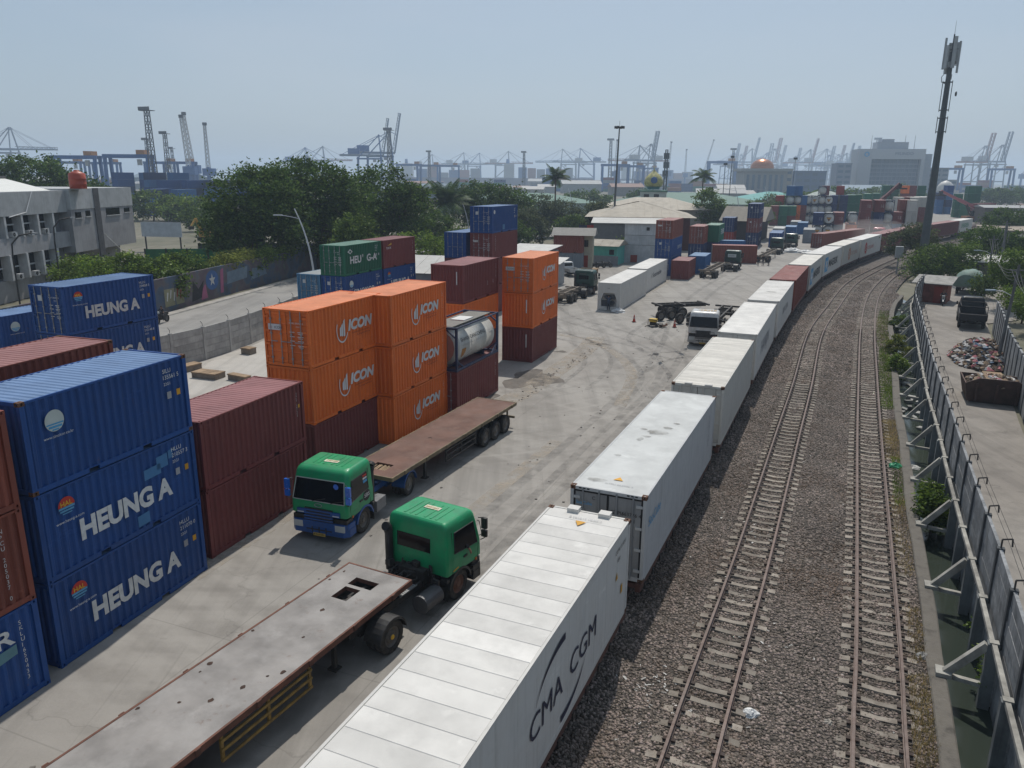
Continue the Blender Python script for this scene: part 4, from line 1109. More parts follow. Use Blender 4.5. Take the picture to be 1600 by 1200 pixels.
for i, (p, q, pnt, lb) in enumerate(CARS):
    yaw = math.degrees(math.atan2(q[0]-p[0], q[1]-p[1])); L = round(math.hypot(q[0]-p[0], q[1]-p[1]), 2)
    u_, v_ = uv(yaw); o = Vector((*p, 0))-v_*W
    c = container(o.x, o.y, TZ, yaw, L, TH, pnt, 'door' if i not in (2,) else 'door', 'wall' if i else 'door', lb, det=3 if i < 3 else (2 if i < 6 else 1), group='containers on the train', reefer=(pnt not in (P_MAROON, P_BROWN, P_TBROWN)), panels={0: 20, 2: 40}.get(i, 0), door_p=((M('grey door paint', (.23, .235, .24), .6, dirt=(.12, .12, .12), dirt_amt=.4, streak=.4),) if i == 1 else None))
    m_ = Vector((*p, 0))-v_*(W/2)
    wagon(m_.x, m_.y, yaw, L, 'flat wagon under the '+lb.split(',')[0])
    if i == 0:
        side_text(c, 'CMA', 4.95-.2, 1.02, .62, m_dkblue, width=1.95, bold=.0, shear=.0); side_text(c, 'CGM', 7.2, 1.02, .62, m_dkblue, width=1.95, bold=.0, shear=.0)
        X = W+EPS
        for sgn in (1, -1):
            mb = MB(); o1, o2 = [], []
            for k in range(15):
                tt = k/14; th = R(165-78*tt)
                a = (6.9-.2)+sgn*(1.75*math.cos(th)); b = 1.36+sgn*(1.12*math.sin(th)); th_ = .005+.17*tt
                o1.append((X, a, b)); o2.append((X, a, b-sgn*th_))
            for k in range(14): mb.poly([o1[k], o2[k], o2[k+1], o1[k+1]])
            mb.obj('logo', m_dkblue, c)
        mb = MB(); mb.poly([(X, 10.85, 1.62), (X, 11.05, 1.62), (X, 10.95, 1.86)]); mb.poly([(X, 11.42, .95), (X, 11.58, .95), (X, 11.58, 1.22), (X, 11.42, 1.22)]); mb.obj('decal', m_amber, c)
        mb = MB(); letter(mb, 'CGMU 519293', (X, 10.75, 2.42), (0,1,0), (0,0,1), .12); letter(mb, '45R1', (X, 10.95, 2.12), (0,1,0), (0,0,1), .12); mb.obj('container_number', m_blk, c)
        roof_text(c, 'CGMU 519293 8', 1.75, 11.7, TH+.008, .10, m_grey, flip=True)
        mb = MB(); mb.poly([(1.05, 11.45, TH+.014), (1.37, 11.45, TH+.014), (1.21, 11.15, TH+.014)][::-1]); mb.obj('decal', m_amber, c)
        mb = MB(); mb.box(.62, 11.95, TH-.02, .95, 12.24, TH+.10); mb.box(1.55, 11.95, TH-.02, 1.88, 12.24, TH+.10); mb.obj('roof_bracket', P_WHITE[0], c)
    if i == 1:
        end_text(c, 'GTPU', 1.33, 2.18, .12, m_blk); end_text(c, '663776 4', 1.68, 2.18, .12, m_blk); end_text(c, '45R1', 1.78, 1.98, .12, m_blk)
        end_text(c, 'SeaCube', .2, 2.32, .11, m_cyan); end_text(c, 'C', .72, 2.52, .12, m_blk)
        side_text(c, 'SeaCube', .4, 1.75, .34, m_cyan, width=1.6, shear=.1)
        vert_code(c, L, 2.7, 'SEACUBE', m_dkblue, .16, y=10.8)
        mb = MB(); mb.box(.115, .004, .17, .16, .03, TH-.13); mb.box(W-.16, .004, .17, W-.115, .03, TH-.13); mb.box(W/2-.03, .004, .17, W/2+.03, .029, TH-.13); mb.box(.17, .004, TH-.17, W/2-.04, .028, TH-.13); mb.box(W/2+.04, .004, TH-.17, W-.17, .028, TH-.13); mb.obj('gasket', gasket, c)
        roof_text(c, 'GTPU 663776 4', .95, .55, TH, .10, m_grey); mb = MB(); mb.poly([(1.1, .95, TH+.006), (1.42, .95, TH+.006), (1.26, 1.22, TH+.006)]); mb.obj('decal', m_amber, c)
        mb = MB()
        for k in range(3): mb.box(.28+.13*k, -.002, TH-.075, .36+.13*k, .02, TH-.035); mb.box(W-.36-.13*k, -.002, TH-.075, W-.28-.13*k, .02, TH-.035)
        mb.obj('header_slots', gasket, c)
        rs = random.Random(5); mb = MB()
        for cx, cy_, sx, sy in ((1.25,6.2,.42,.3),(1.5,6.9,.2,.12),(.85,5.2,.12,.2),(1.0,5.6,.2,.1),(1.7,7.6,.12,.08),(.7,6.4,.15,.08),(.6,3.2,.12,.09),(.65,.75,.4,.16)):
            mb.poly([(cx+sx*math.cos(2*math.pi*k/14)*rs.uniform(.7, 1.2), cy_+sy*math.sin(2*math.pi*k/14)*rs.uniform(.7, 1.2), TH+.004) for k in range(14)])
        mb.obj('roof_stain', worn('roof grime', (.26, .245, .22), .36, .62, .6), c)
        vert_code(c, L, 1.6, '|||||||', m_red, .14, y=L-.2)
    if i == 2:
        vert_code(c, L, 2.2, 'IIIIIIIIII', M('decal rust red', (.3, .03, .02), .6), .12, y=.05); mb = MB(); mb.box(.62, -.06, TH-.02, .95, .16, TH+.06); mb.box(1.55, -.06, TH-.02, 1.88, .16, TH+.06); mb.obj('roof_bracket', P_WHITE[0], c)
    if i == 3: side_text(c, 'HANJIN', 3.3, .95, .95, m_grey, width=5.2, bold=.01)
    if i == 4: side_text(c, 'CMA CGM', 3.9, 1.2, .6, m_grey, width=4.6, bold=.01); mb = MB(); mb.poly([(1.25+.45*math.cos(k*.45), 5.3+.3*math.sin(k*.45), TH+.004) for k in range(14)]); mb.obj('roof_stain', worn('roof grime', (.26, .245, .22), .36, .62, .6), c)
    if i in (6, 7):
        X = W+EPS; mb = MB(); mb.poly([(X, 1.0, .45), (X, 3.1, .45), (X, 3.1, 2.35), (X, 1.0, 2.35)]); mb.obj('logo', m_cyan, c)
        mb = MB(); st_ = [(X+EPS, 2.05+(.85 if k % 2 == 0 else .4)*math.cos(R(90+k*360/14)), 1.4+(.85 if k % 2 == 0 else .4)*math.sin(R(90+k*360/14))) for k in range(14)]; mb.poly(st_); mb.obj('logo', white_paint, c)
        side_text(c, 'MAERSK', 3.9, .95, .95, m_blk, width=7.2, bold=.02)
    if i in (8, 9):
        m__ = M('faded orange logo', (.42, .20, .13), .6) if i == 8 else m_red; X = W+EPS
        mb = MB(); mb.poly(disc(5.0 if i == 8 else 4.0, 1.35, .95, n=24)); mb.obj('logo', m__, c)
        mb = MB(); letter(mb, 'S', (X+EPS, 4.6 if i == 8 else 3.65, .9), (0,1,0), (0,0,1), .9, bold=.02); mb.obj('logo', P_WHITE[0], c)
        side_text(c, 'OCLINE' if i == 8 else 'COLLINS', 6.3 if i == 8 else 5.4, 1.05, .6, M('faded orange logo', (.42, .20, .13), .6) if i == 8 else m_red, width=5.0)
    if i == 10: mb = MB(); mb.poly([(W+EPS, 8.5, .5), (W+EPS, 10.3, .5), (W+EPS, 10.3, 1.5), (W+EPS, 8.5, 1.5)]); mb.obj('decal', M('decal pale maroon', (.2, .12, .12), .7), c)
    if i == 13: side_text(c, 'EVERGREEN', 2.5, 1.1, 1.0, M('decal green', (.02, .2, .1), .6), width=8.5, bold=.02)
# a stretch of empty wagons behind the last box
for p, q, lb in (((118.6, 202.2), (127, 213), 'empty flat wagon right behind the last white train container'), ((127.6, 213.8), (136, 225.5), 'last empty flat wagon of the train')):
    yaw = math.degrees(math.atan2(q[0]-p[0], q[1]-p[1])); u_, v_ = uv(yaw); m_ = Vector((*p, 0))-v_*(W/2)
    wagon(m_.x, m_.y, yaw, math.hypot(q[0]-p[0], q[1]-p[1]), lb)

# ================================================================== far stacks
PAL = dict(NAVY=P_NAVY, GREY=P_GREY, MAROON=P_MAROON, ORANGE=P_ORANGE, BROWN=P_BROWN, CREAM=P_CREAM, GREEN=P_GREEN, RED=P_RED, MID=P_MID, BLUE=P_BLUE, LBLUE=P_LBLUE, WHITE=P_WHITE, GREYW=P_GREYW)
NM = dict(NAVY='navy', GREY='grey', MAROON='maroon', ORANGE='orange', BROWN='red brown', CREAM='cream white', GREEN='green', RED='red', MID='mid blue', BLUE='blue', LBLUE='light blue', WHITE='white', GREYW='pale grey')
LEV = ['ground level', 'second level', 'third level', 'fourth level']
ORD = ['first', 'second', 'third', 'fourth', 'fifth', 'sixth', 'seventh', 'eighth', 'ninth', 'tenth', 'eleventh', 'twelfth', 'thirteenth', 'fourteenth', 'fifteenth', 'sixteenth', 'seventeenth', 'eighteenth', 'nineteenth', 'twentieth', 'twenty first', 'twenty second', 'twenty third', 'twenty fourth']
ZONE = lambda y_, x_: 'of the nearest tank rows' if 188 < y_ < 203 and x_ > 88 else ('of the loose boxes' if y_ < 215 else ('behind the tank rows' if y_ < 270 and x_ < 116 else ('far back by the maroon boom' if x_ < 158 else 'by the far railway curve')))
FAR = [
    (72.5, 190, 21.5, 6.1, 'TANKL NAVY'),
    (75.5, 191, 21.5, 6.1, 'TANK TANKL'),
    (78.2, 192, 21.5, 8.0, 'GREY MAROON'),
    (82.1, 193, 21.5, 11.0, 'ORANGE TANK'),
    (85.6, 194, 21.5, 10.0, 'MAROON MAROON MAROON'),
    (89.8, 196, 21.5, 10.0, 'MAROON NAVY MAROON'),
    (92.5, 197, 21.5, 6.1, 'TANK TANK TANK'),
    (95.4, 198, 21.5, 6.1, 'LBLUE MAROON'),
    (98.5, 201, 21.5, 8.0, 'MAROON MAROON BROWN'),
    (99.4, 199, 21.5, 7.0, 'CREAM CREAM CREAM'),
    (77.6, 238, 21.5, 6.1, 'MAROON MAROON'),
    (80.3, 238, 21.5, 6.1, 'GREEN GREEN'),
    (82.8, 238, 21.5, 6.1, 'MAROON GREEN'),
    (81.6, 246, 21.5, 6.1, 'RED RED RED'),
    (84.8, 246, 21.5, 12.0, 'MID MID TANK MID'),
    (87.5, 247, 21.5, 6.1, 'ORANGE ORANGE TANK MID'),
    (89.3, 247, 21.5, 6.1, 'MAROON MAROON MID'),
    (91.1, 248, 21.5, 6.1, 'TANK TANK TANK'),
    (93.3, 248, 21.5, 6.1, 'TANK TANK TANKL'),
    (95.8, 249, 21.5, 6.1, 'TANK TANK TANK TANK'),
    (98.1, 249, 21.5, 6.1, 'TANK TANK TANKL'),
    (101.9, 262, 21.5, 8.0, 'MAROON MAROON MAROON MAROON'),
    (102.5, 256, 21.5, 10.0, 'NAVY NAVY NAVY'),
    (106.8, 262, 21.5, 8.0, 'WHITE WHITE WHITE RED'),
    (106.6, 258, 21.5, 8.0, 'NAVY NAVY NAVY'),
    (110.8, 262, 21.5, 12.0, 'GREEN GREEN GREEN'),
    (114.6, 266, 21.5, 6.1, 'GREEN GREEN GREEN'),
    (128.7, 290, 21.5, 12.0, 'GREEN GREEN GREEN'),
    (136.5, 300, 21.5, 12.0, 'GREEN GREEN GREEN'),
    (144.6, 310, 21.5, 12.0, 'GREEN GREEN GREEN GREEN'),
    (148.1, 310, 21.5, 12.0, 'GREEN GREEN GREEN GREEN'),
    (147.2, 300, 21.5, 8.0, 'MAROON BROWN MAROON ORANGE'),
    (149.9, 300, 21.5, 8.0, 'BROWN MAROON MAROON MAROON'),
    (156.0, 305, 21.5, 6.1, 'GREEN GREEN GREEN GREEN'),
    (112.0, 232, 21.5, 8.0, 'CREAM CREAM CREAM'),
    (115.2, 234, 21.5, 8.0, 'MAROON CREAM MAROON'),
    (116.5, 232, 21.5, 12.0, 'CREAM CREAM CREAM'),
    (120.7, 236, 21.5, 12.0, 'MAROON MAROON CREAM'),
    (124.7, 240, 21.5, 12.0, 'GREY GREY GREY'),
    (177.1, 330, 21.5, 12.0, 'MID MID NAVY'),
    (180.6, 330, 21.5, 12.0, 'MID NAVY MID BLUE'),
    (167.8, 300, 21.5, 6.1, 'GREEN GREEN GREEN'),
    (167.9, 296, 21.5, 6.1, 'GREEN GREEN'),
    (173.3, 302, 21.5, 8.0, 'GREEN GREEN GREEN GREEN'),
    (178.0, 306, 21.5, 8.0, 'GREEN GREEN GREEN GREEN'),
    (164.0, 283, 60.0, 12.0, 'CREAM MAROON'),
    (63.8, 172, 21.5, 9.0, 'GREY'),
    (58.4, 176, 21.5, 9.0, 'GREYW'),
    (63.2, 182, 21.5, 8.0, 'MID'),
    (72.6, 200, 21.5, 8.0, 'MID'),
    (72.5, 205, 21.5, 9.0, 'GREY'),
]
_zn = {}
for r_ in FAR: _zn.setdefault(ZONE(r_[1], r_[0]), []).append(r_[0]/r_[1])
for z_ in _zn: _zn[z_].sort()
for ci, (x, y, yaw, L, lv) in enumerate(FAR):
    lv = lv.split(); zone = ZONE(y, x); nth = ORD[_zn[zone].index(x/y)]
    for k, s in enumerate(lv):
        lab = ', '+LEV[k]+', '+nth+' stack from the left '+zone
        if s.startswith('TANK'):
            tank(x, y, k*2.9, yaw, ('white tank with end logo' if s == 'TANKL' else 'white tank container')+lab, 'far stacks of tanks and boxes', L=6.1, H=2.9, logo=(s == 'TANKL' or ci < 3), det=0)
        else:
            c = container(x, y, k*2.9, yaw, L, 2.896, PAL[s], 'door', 'wall', NM[s]+' container'+lab, det=0, group='far stacks of tanks and boxes')
            if y < 200: door_marks(c, 2.8, '', sticker=False)
# ================================================================== wheels
def tyre_mesh(r, w, n=26):
    k = ('tyre', r, w)
    if k in _CM: return _CM[k]
    mb = MB(); h = w/2; ri = r*.60
    prof = [(ri, -h*.8), (ri*1.12, -h*.98), (r*.90, -h), (r*.975, -h*.86), (r, -h*.6)]
    for t_ in (-.38, 0, .38): prof += [(r, h*(t_-.16)), (r*.985, h*(t_-.10)), (r*.985, h*(t_+.02)), (r, h*(t_+.08))]
    prof += [(r, h*.6), (r*.975, h*.86), (r*.90, h), (ri*1.12, h*.98), (ri, h*.8)]
    mb.lathe((0,0,0), (1,0,0), prof, n=n, closed=True)
    _CM[k] = mb.mesh('wheel', smooth=False, recalc=True); return _CM[k]
def rim_mesh(r, w):
    k = ('rim', r, w)
    if k in _CM: return _CM[k]
    mb = MB(); h = w/2; ri = r*.62
    mb.lathe((0,0,0), (1,0,0), [(ri, h*.8), (ri*.92, h*.62), (ri*.80, h*.3), (ri*.62, h*.28), (ri*.52, h*.55), (ri*.34, h*.62), (ri*.30, h*.9), (.01, h*.92)], n=20)
    mb.lathe((0,0,0), (1,0,0), [(ri, -h*.8), (ri*.7, -h*.5), (.01, -h*.45)], n=16)
    for i in range(10):
        a = 2*math.pi*i/10; mb.cyl((h*.5, ri*.44*math.cos(a), ri*.44*math.sin(a)), (h*.68, ri*.44*math.cos(a), ri*.44*math.sin(a)), .016, n=5)
    _CM[k] = mb.mesh('rim', recalc=True); return _CM[k]
rim_grey = M('dusty steel rim', (.13, .12, .11), .6, metal=.2, dirt=(.2, .17, .14), dirt_amt=.5, dscale=5)
rim_brown = M('rusty rim', (.16, .075, .05), .7, dirt=(.2, .17, .14), dirt_amt=.4, dscale=5)
def wheel(t, x, y, r=.5, w=.28, rim=None, hub=None, dual=False):
    s = 1 if x > 0 else -1
    o = put('wheel', tyre_mesh(r, w), black_rubber, t, (x, y, r)); o.scale = (s, 1, 1)
    put('rim', rim_mesh(r, w), rim or rim_grey, o)
    if hub:
        mb = MB(); mb.cyl((w*.40, 0, 0), (w*.53, 0, 0), r*.17, r*.13, n=14); mb.obj('hub_cap', hub, o)
    if dual:
        o2 = put('wheel', tyre_mesh(r, w), black_rubber, t, (x-s*(w+.06), y, r)); o2.scale = (-s, 1, 1); put('rim', rim_mesh(r, w), rim or rim_grey, o2)
    return o

# ================================================================== cab-over tractors
def lerp(a, b, t): return a+(b-a)*t
class Cab:
    """horizontal sections of a cab: z, rear y, front y, half width, corner radius"""
    def __init__(self, secs): self.s = secs
    def at(self, z):
        s = self.s
        if z <= s[0][0]: return s[0][1:]
        for a, b in zip(s[:-1], s[1:]):
            if a[0] <= z <= b[0]:
                t = (z-a[0])/max(1e-6, b[0]-a[0]); return tuple(lerp(p, q, t) for p, q in zip(a[1:], b[1:]))
        return s[-1][1:]
    def ring(self, z, n=5):
        y0, y1, hw, r = self.at(z); pts = []
        rr = min(r*.6, .12)
        for cx, cy_, a0, rad in ((hw-r, y1-r, 0, r), (-hw+r, y1-r, 90, r), (-hw+rr, y0+rr, 180, rr), (hw-rr, y0+rr, 270, rr)):
            for i in range(n+1):
                a = R(a0+90*i/n); pts.append((cx+rad*math.cos(a), cy_+rad*math.sin(a), z))
        return pts
    def shell(self, mb, zs):
        rows = [self.ring(z) for z in zs]
        mb.grid(rows, close_v=True); mb.poly(rows[-1]); mb.poly(rows[0][::-1])
    def front(self, mb, z0, z1, w0, w1, e=.012, n=10, m=5):
        rows = []
        for j in range(m+1):
            z = lerp(z0, z1, j/m); w_ = lerp(w0, w1, j/m); y0, y1, hw, r = self.at(z); row = []
            for i in range(n+1):
                x = lerp(-w_, w_, i/n); q = max(0, abs(x)-(hw-r)); y = y1-r+math.sqrt(max(0, r*r-q*q))
                row.append((x, y+e, z))
            rows.append(row)
        mb.grid(rows, flip=True)
    def side(self, mb, right, quad, e=.012):
        # quad: (y, z) corners bottom rear, bottom front, top front, top rear
        s = 1 if right else -1; rows = []
        for j in range(4):
            row = []
            for i in range(5):
                a = [lerp(quad[0][k], quad[1][k], i/4) for k in (0, 1)]; b = [lerp(quad[3][k], quad[2][k], i/4) for k in (0, 1)]
                y, z = (lerp(a[k], b[k], j/3) for k in (0, 1)); hw = self.at(z)[2]; row.append((s*(hw+e), y, z))
            rows.append(row)
        mb.grid(rows, flip=not right)
    def back(self, mb, z0, z1, x0, x1, e=.012):
        rows = [[(x, self.at(z)[0]-e, z) for x in np.linspace(x0, x1, 5)] for z in np.linspace(z0, z1, 4)]
        mb.grid(rows)
CAB = Cab([(.95,-2.02,-.02,1.20,.10),(1.15,-2.03,0,1.22,.14),(1.62,-2.03,.0,1.22,.17),(1.75,-2.02,-.02,1.21,.18),(2.45,-2.0,-.20,1.16,.18),(2.66,-1.99,-.27,1.14,.18),(2.76,-1.97,-.33,1.11,.18),(2.83,-1.93,-.42,1.06,.18),(2.87,-1.86,-.55,.99,.18)])
cab_green = M('green cab paint', (.006, .275, .105), .42, var=.10, dirt=(.06, .13, .085), dirt_amt=.5, dscale=1.4, streak=.3, spec=.4, coat=.12, rand=.02)
cab_dkgreen = M('dark green cab paint', (.012, .05, .035), .4, dirt=(.08, .08, .07), dirt_amt=.4, coat=.2)
cab_white = M('white lorry paint', (.50, .50, .49), .4, dirt=(.25, .22, .18), dirt_amt=.5, streak=.4, coat=.2)
bumper_blue = M('blue bumper paint', (.012, .075, .27), .45, dirt=(.05, .06, .08), dirt_amt=.5, dscale=2)
black_plastic = M('black plastic trim', (.022, .022, .023), .5, dirt=(.10, .09, .08), dirt_amt=.5, dscale=2)
lamp_glass = M('headlamp glass', (.40, .42, .42), .1, spec=.6)
plate_mat = M('yellow plate', (.55, .36, .08), .6)
shiny_blue = M('blue mirror shell', (.02, .13, .55), .25, coat=.5)
def tractor(label, loc, yaw, paint_, low, mirror, wheelbase=3.35, faded_sign=True, group=None, rear_hub=None, sbs=False, front_detail=True, stack=False, fuel=True, tall=False, name='truck_tractor', fender=None):
    t = thing(name, label, 'truck', loc, yaw, group)
    body = MB(); CAB.shell(body, [1.10,1.2,1.4,1.62,1.75,2.1,2.45,2.58,2.66,2.71,2.76,2.80,2.83,2.85,2.87])
    cab = body.obj('cab', paint_, t, smooth=False)
    for p in cab.data.polygons: p.use_smooth = len(p.vertices) == 4 and abs(p.normal.z) < 2
    # roof ribs
    mb = MB()
    for x in (-.62, -.4, -.18, .18, .4, .62): mb.box(x-.035, -1.78, 2.862, x+.035, -.75, 2.884)
    mb.obj('roof_rib', paint_, cab)['kind'] = 'stuff'
    if faded_sign:
        mb = MB(); mb.box(-.3, -1.18, 2.880, .3, -.96, 2.892); s_ = mb.obj('roof_sticker', M('sticker cream', (.55, .52, .40), .7, var=.3, scale=9), cab)
        mb = MB(); letter(mb, 'SEGORO', (-.26, -1.13, 2.896), (1,0,0), (0,1,0), .1, .5, bold=.02); mb.obj('lettering', M('decal ochre', (.3, .2, .05), .7), s_)
    mb = MB(); CAB.front(mb, 1.66, 2.44, 1.10, 1.02); ws = mb.obj('windshield', dark_glass, t, smooth=True)
    mb = MB()
    for z, w_ in ((1.645, 1.11), (2.455, 1.03)):
        pts = []
        for x in np.linspace(-w_, w_, 13):
            y0, y1, hw, r = CAB.at(z); q = max(0, abs(x)-(hw-r)); pts.append((x, y1-r+math.sqrt(max(0, r*r-q*q))+.012, z))
        mb.tube(pts, .018, 5)
    for s in (-1, 1):
        pts = []
        for z in np.linspace(1.645, 2.455, 5):
            w_ = lerp(1.11, 1.03, (z-1.645)/.81); y0, y1, hw, r = CAB.at(z); q = max(0, abs(w_)-(hw-r)); pts.append((s*w_, y1-r+math.sqrt(max(0, r*r-q*q))+.012, z))
        mb.tube(pts, .018, 5)
    mb.obj('windshield_seal', M('pale seal', (.42, .42, .40), .6) if low is bumper_blue else black_plastic, ws)
    mb = MB()
    for x in (-.55, .25): mb.beam((x, .05, 1.66), (x-.55, .0, 1.80), .025, .02)
    mb.obj('wiper', black_plastic, ws)
    for right in (True, False):
        d = MB(); CAB.side(d, right, ((-1.70, 1.10), (-.28, 1.02), (-.42, 2.52), (-1.66, 2.52)), .006); door = d.obj('door', paint_, t)
        g = MB(); CAB.side(g, right, ((-1.62, 1.76), (-.30, 1.64), (-.47, 2.44), (-1.58, 2.46)), .014); g.obj('door_window', dark_glass, door)
        s = 1 if right else -1
        h = MB(); h.box(min(s*1.225, s*1.26), -1.12, 1.42, max(s*1.225, s*1.26), -.92, 1.48); h.obj('door_handle', black_plastic, door)
        mm = MB()
        mm.tube([(s*1.14, -.10, 2.42), (s*1.30, .03, 2.40), (s*1.31, .04, 1.66), (s*1.2, -.05, 1.60)], .017, 5)
        arm = mm.obj('mirror_arm', black_plastic, t)
        for z0, z1 in ((2.02, 2.40), (1.72, 1.96)):
            mm = MB(); mm.box(s*1.32-.10, -.03, z0, s*1.32+.10, .07, z1); mo = mm.obj('mirror', mirror, arm)
        w_ = MB(); q = [(-1.62, 1.76), (-.30, 1.64), (-.47, 2.44), (-1.58, 2.46)]; w_.tube([(s*(CAB.at(z)[2]+.014), y, z) for y, z in q+q[:1]], .016, 5); w_.obj('window_seal', black_plastic, door)
        w_ = MB(); w_.tube([(s*(CAB.at(z)[2]+.008), y, z) for y, z in ((-1.70, 2.52), (-1.74, 1.10), (-.28, 1.02), (-.22, 1.6))], .009, 4); w_.obj('door_seam', black_plastic, door)
        w_ = MB(); w_.tube([(s*1.16, -.06, 1.75), (s*1.225, .0, 1.80), (s*1.19, -.10, 2.3), (s*1.13, -.16, 2.35)], .014, 4); w_.obj('grab_handle', black_plastic, t)
        w_ = MB(); w_.tube([(s*1.10, -1.9, 2.70), (s*1.12, -1.0, 2.70), (s*1.10, -.42, 2.66)], .014, 4); w_.obj('drip_rail', paint_, cab)
        st_ = MB()
        for z in (.42, .72): st_.box(min(s*.98, s*1.2), -.62, z, max(s*.98, s*1.2), -.2, z+.05)
        st_.obj('step', black_plastic, t)
        # wheel arch
        mb = MB(); rows = []
        for i in range(11):
            a = R(8+164*i/10); rows.append([(s*.82, -1.30+.66*math.cos(a), .52+.62*math.sin(a)), (s*1.235, -1.30+.66*math.cos(a), .52+.62*math.sin(a)), (s*1.24, -1.30+.58*math.cos(a), .52+.54*math.sin(a))])
        mb.grid(rows, flip=not right); mb.obj('wheel_arch', low if low is bumper_blue else black_plastic, t)
    # lower front
    mb = MB(); mb.box(-1.16, -.5, .62, 1.16, -.04, 1.0); mb.obj('lower_panel', black_plastic, t)
    bm_ = MB()
    prof = [(-1.24,-.55),(-1.24,-.12),(-1.05,.05),(1.05,.05),(1.24,-.12),(1.24,-.55)]
    bm_.prism([(x, y, .33) for x, y in prof], (0, 0, .30)); bumper = bm_.obj('bumper', low, t, recalc=True)
    bm_ = MB(); bm_.prism([(x*.985, y+.012, .63) for x, y in prof], (0, 0, .20)); bm_.obj('bumper_upper', low, bumper, recalc=True)
    g = MB()
    for z in (.70, .80, .90, 1.02, 1.14, 1.26): g.box(-.62, .03, z, .62, .075, z+.055)
    gr = g.obj('grille', low if low is bumper_blue else black_plastic, t); gr['kind'] = 'stuff'
    g = MB(); g.box(-.60, .0, .64, .60, .045, 1.36); g.obj('grille_backing', black_plastic, t)
    g = MB()
    for x in (-.3, 0, .3): g.box(x-.02, .05, .40, x+.02, .072, .62)
    g.box(-.55, .05, .49, .55, .068, .53); g.obj('lower_grille', black_plastic, bumper)
    for s in (-1, 1):
        h = MB(); h.box(min(s*.70, s*1.10), -.08, .55, max(s*.70, s*1.10), .068, .80); h.obj('headlight', lamp_glass, t)
        h = MB(); h.box(min(s*.52, s*.92), .0, 1.12, max(s*.52, s*.92), .062, 1.30); h.obj('reflector_panel', low, t)
        h = MB(); h.box(min(s*.56, s*.90), .05, 1.15, max(s*.56, s*.90), .07, 1.19); h.obj('reflector', M('pale reflector', (.5, .52, .55), .4), t)
        h = MB(); h.box(min(s*1.2, s*1.25), -.42, 1.02, max(s*1.2, s*1.25), -.34, 1.1); h.obj('turn_signal', M('amber lens', (.5, .12, .02), .3), t)
    h = MB(); h.box(-.26, .05, .26, .26, .068, .38); h.obj('number_plate', plate_mat, t)
    h = MB(); letter(h, 'B 9216 UEH', (.22, .073, .30), (-1,0,0), (0,0,1), .06, .44, bold=.02); h.obj('plate_number', m_blk, t)
    # chassis
    end = -1.30-wheelbase-.95
    mb = MB()
    for x in (-.42, .36): mb.box(x, end, .68, x+.07, -.4, .92)
    for y in (-2.3, -3.2, -4.1, end+.1): mb.box(-.42, y-.06, .72, .42, y+.06, .88)
    mb.cyl((-1.0, -1.3, .5), (1.0, -1.3, .5), .07); mb.cyl((-1.0, -1.3-wheelbase, .5), (1.0, -1.3-wheelbase, .5), .10, n=8)
    mb.box(-.22, -1.3-wheelbase-.3, .35, .22, -1.3-wheelbase+.3, .72)
    mb.obj('chassis', low if low is bumper_blue else dark_steel, t)
    mb = MB(); mb.box(-.45, -2.0, .62, .45, -.7, 1.05); mb.box(-.5, -2.35, .75, .5, -2.06, 1.25); mb.cyl((-.2, -2.5, .8), (-.2, -3.4, .75), .09); mb.obj('engine', dark_steel, t)
    rs_ = random.Random(17); mb = MB()
    for _ in range(26):
        x, y, z = rs_.uniform(-1.0, 1.0), rs_.uniform(-2.42, -2.06), rs_.uniform(.75, 1.35); mb.obox(Matrix.Translation((x, y, z)) @ Matrix.Rotation(rs_.uniform(-.5, .5), 4, 'Z'), rs_.uniform(.06, .32), rs_.uniform(.05, .2), rs_.uniform(.06, .26))
    for _ in range(9):
        x = rs_.uniform(-.9, .9); mb.tube([(x, -2.1, rs_.uniform(.9, 1.4)), (x+rs_.uniform(-.2, .2), -2.4, rs_.uniform(.8, 1.2)), (x+rs_.uniform(-.3, .3), rs_.uniform(-2.7, -3.3), .95)], .025, 5)
    mb.obj('hoses_and_tanks', dark_steel, t)['kind'] = 'stuff'
    mb = MB(); mb.cyl((0, -1.3-wheelbase+.1, .98), (0, -1.3-wheelbase+.1, 1.10), .48, n=18); mb.box(-.4, -1.3-wheelbase-.5, .92, .4, -1.3-wheelbase+.5, 1.0); mb.obj('fifth_wheel', dark_steel, t)
    if fuel:
        mb = MB(); mb.cyl((.95, -2.28, .62), (.95, -3.15, .62), .30, n=18); mb.obj('fuel_tank', M('scuffed fuel tank', (.10, .10, .105), .45, metal=.4, dirt=(.06, .05, .045), dirt_amt=.5), t)
        mb = MB(); mb.box(-1.15, -3.1, .38, -.62, -2.35, .85); mb.obj('battery_box', M('battery lid', (.16, .16, .165), .5, dirt=(.06, .05, .045), dirt_amt=.5), t)
    mb = MB()
    for i in range(9): mb.box(-.30, -2.75-.09*i, .935, .45, -2.69-.09*i, .955)
    mb.box(-.33, -3.52, .92, -.30, -2.65, .96); mb.box(.45, -3.52, .92, .48, -2.65, .96); mb.obj('catwalk_grate', grey_steel, t)
    # air stack behind the cab
    mb = MB(); mb.tube([(-1.02, -2.16, .9), (-1.02, -2.16, 2.25)], .13, 12); mb.tube([(-1.02, -2.16, 2.25), (-1.02, -2.20, 2.42), (-1.02, -2.32, 2.48)], .15, 12)
    mb.obj('air_intake', black_plastic, t)
    mb = MB(); CAB.back(mb, 1.78, 2.28, -.78, .55) if stack else CAB.back(mb, 1.85, 2.3, -.6, .6); mb.obj('rear_window', dark_glass, t)
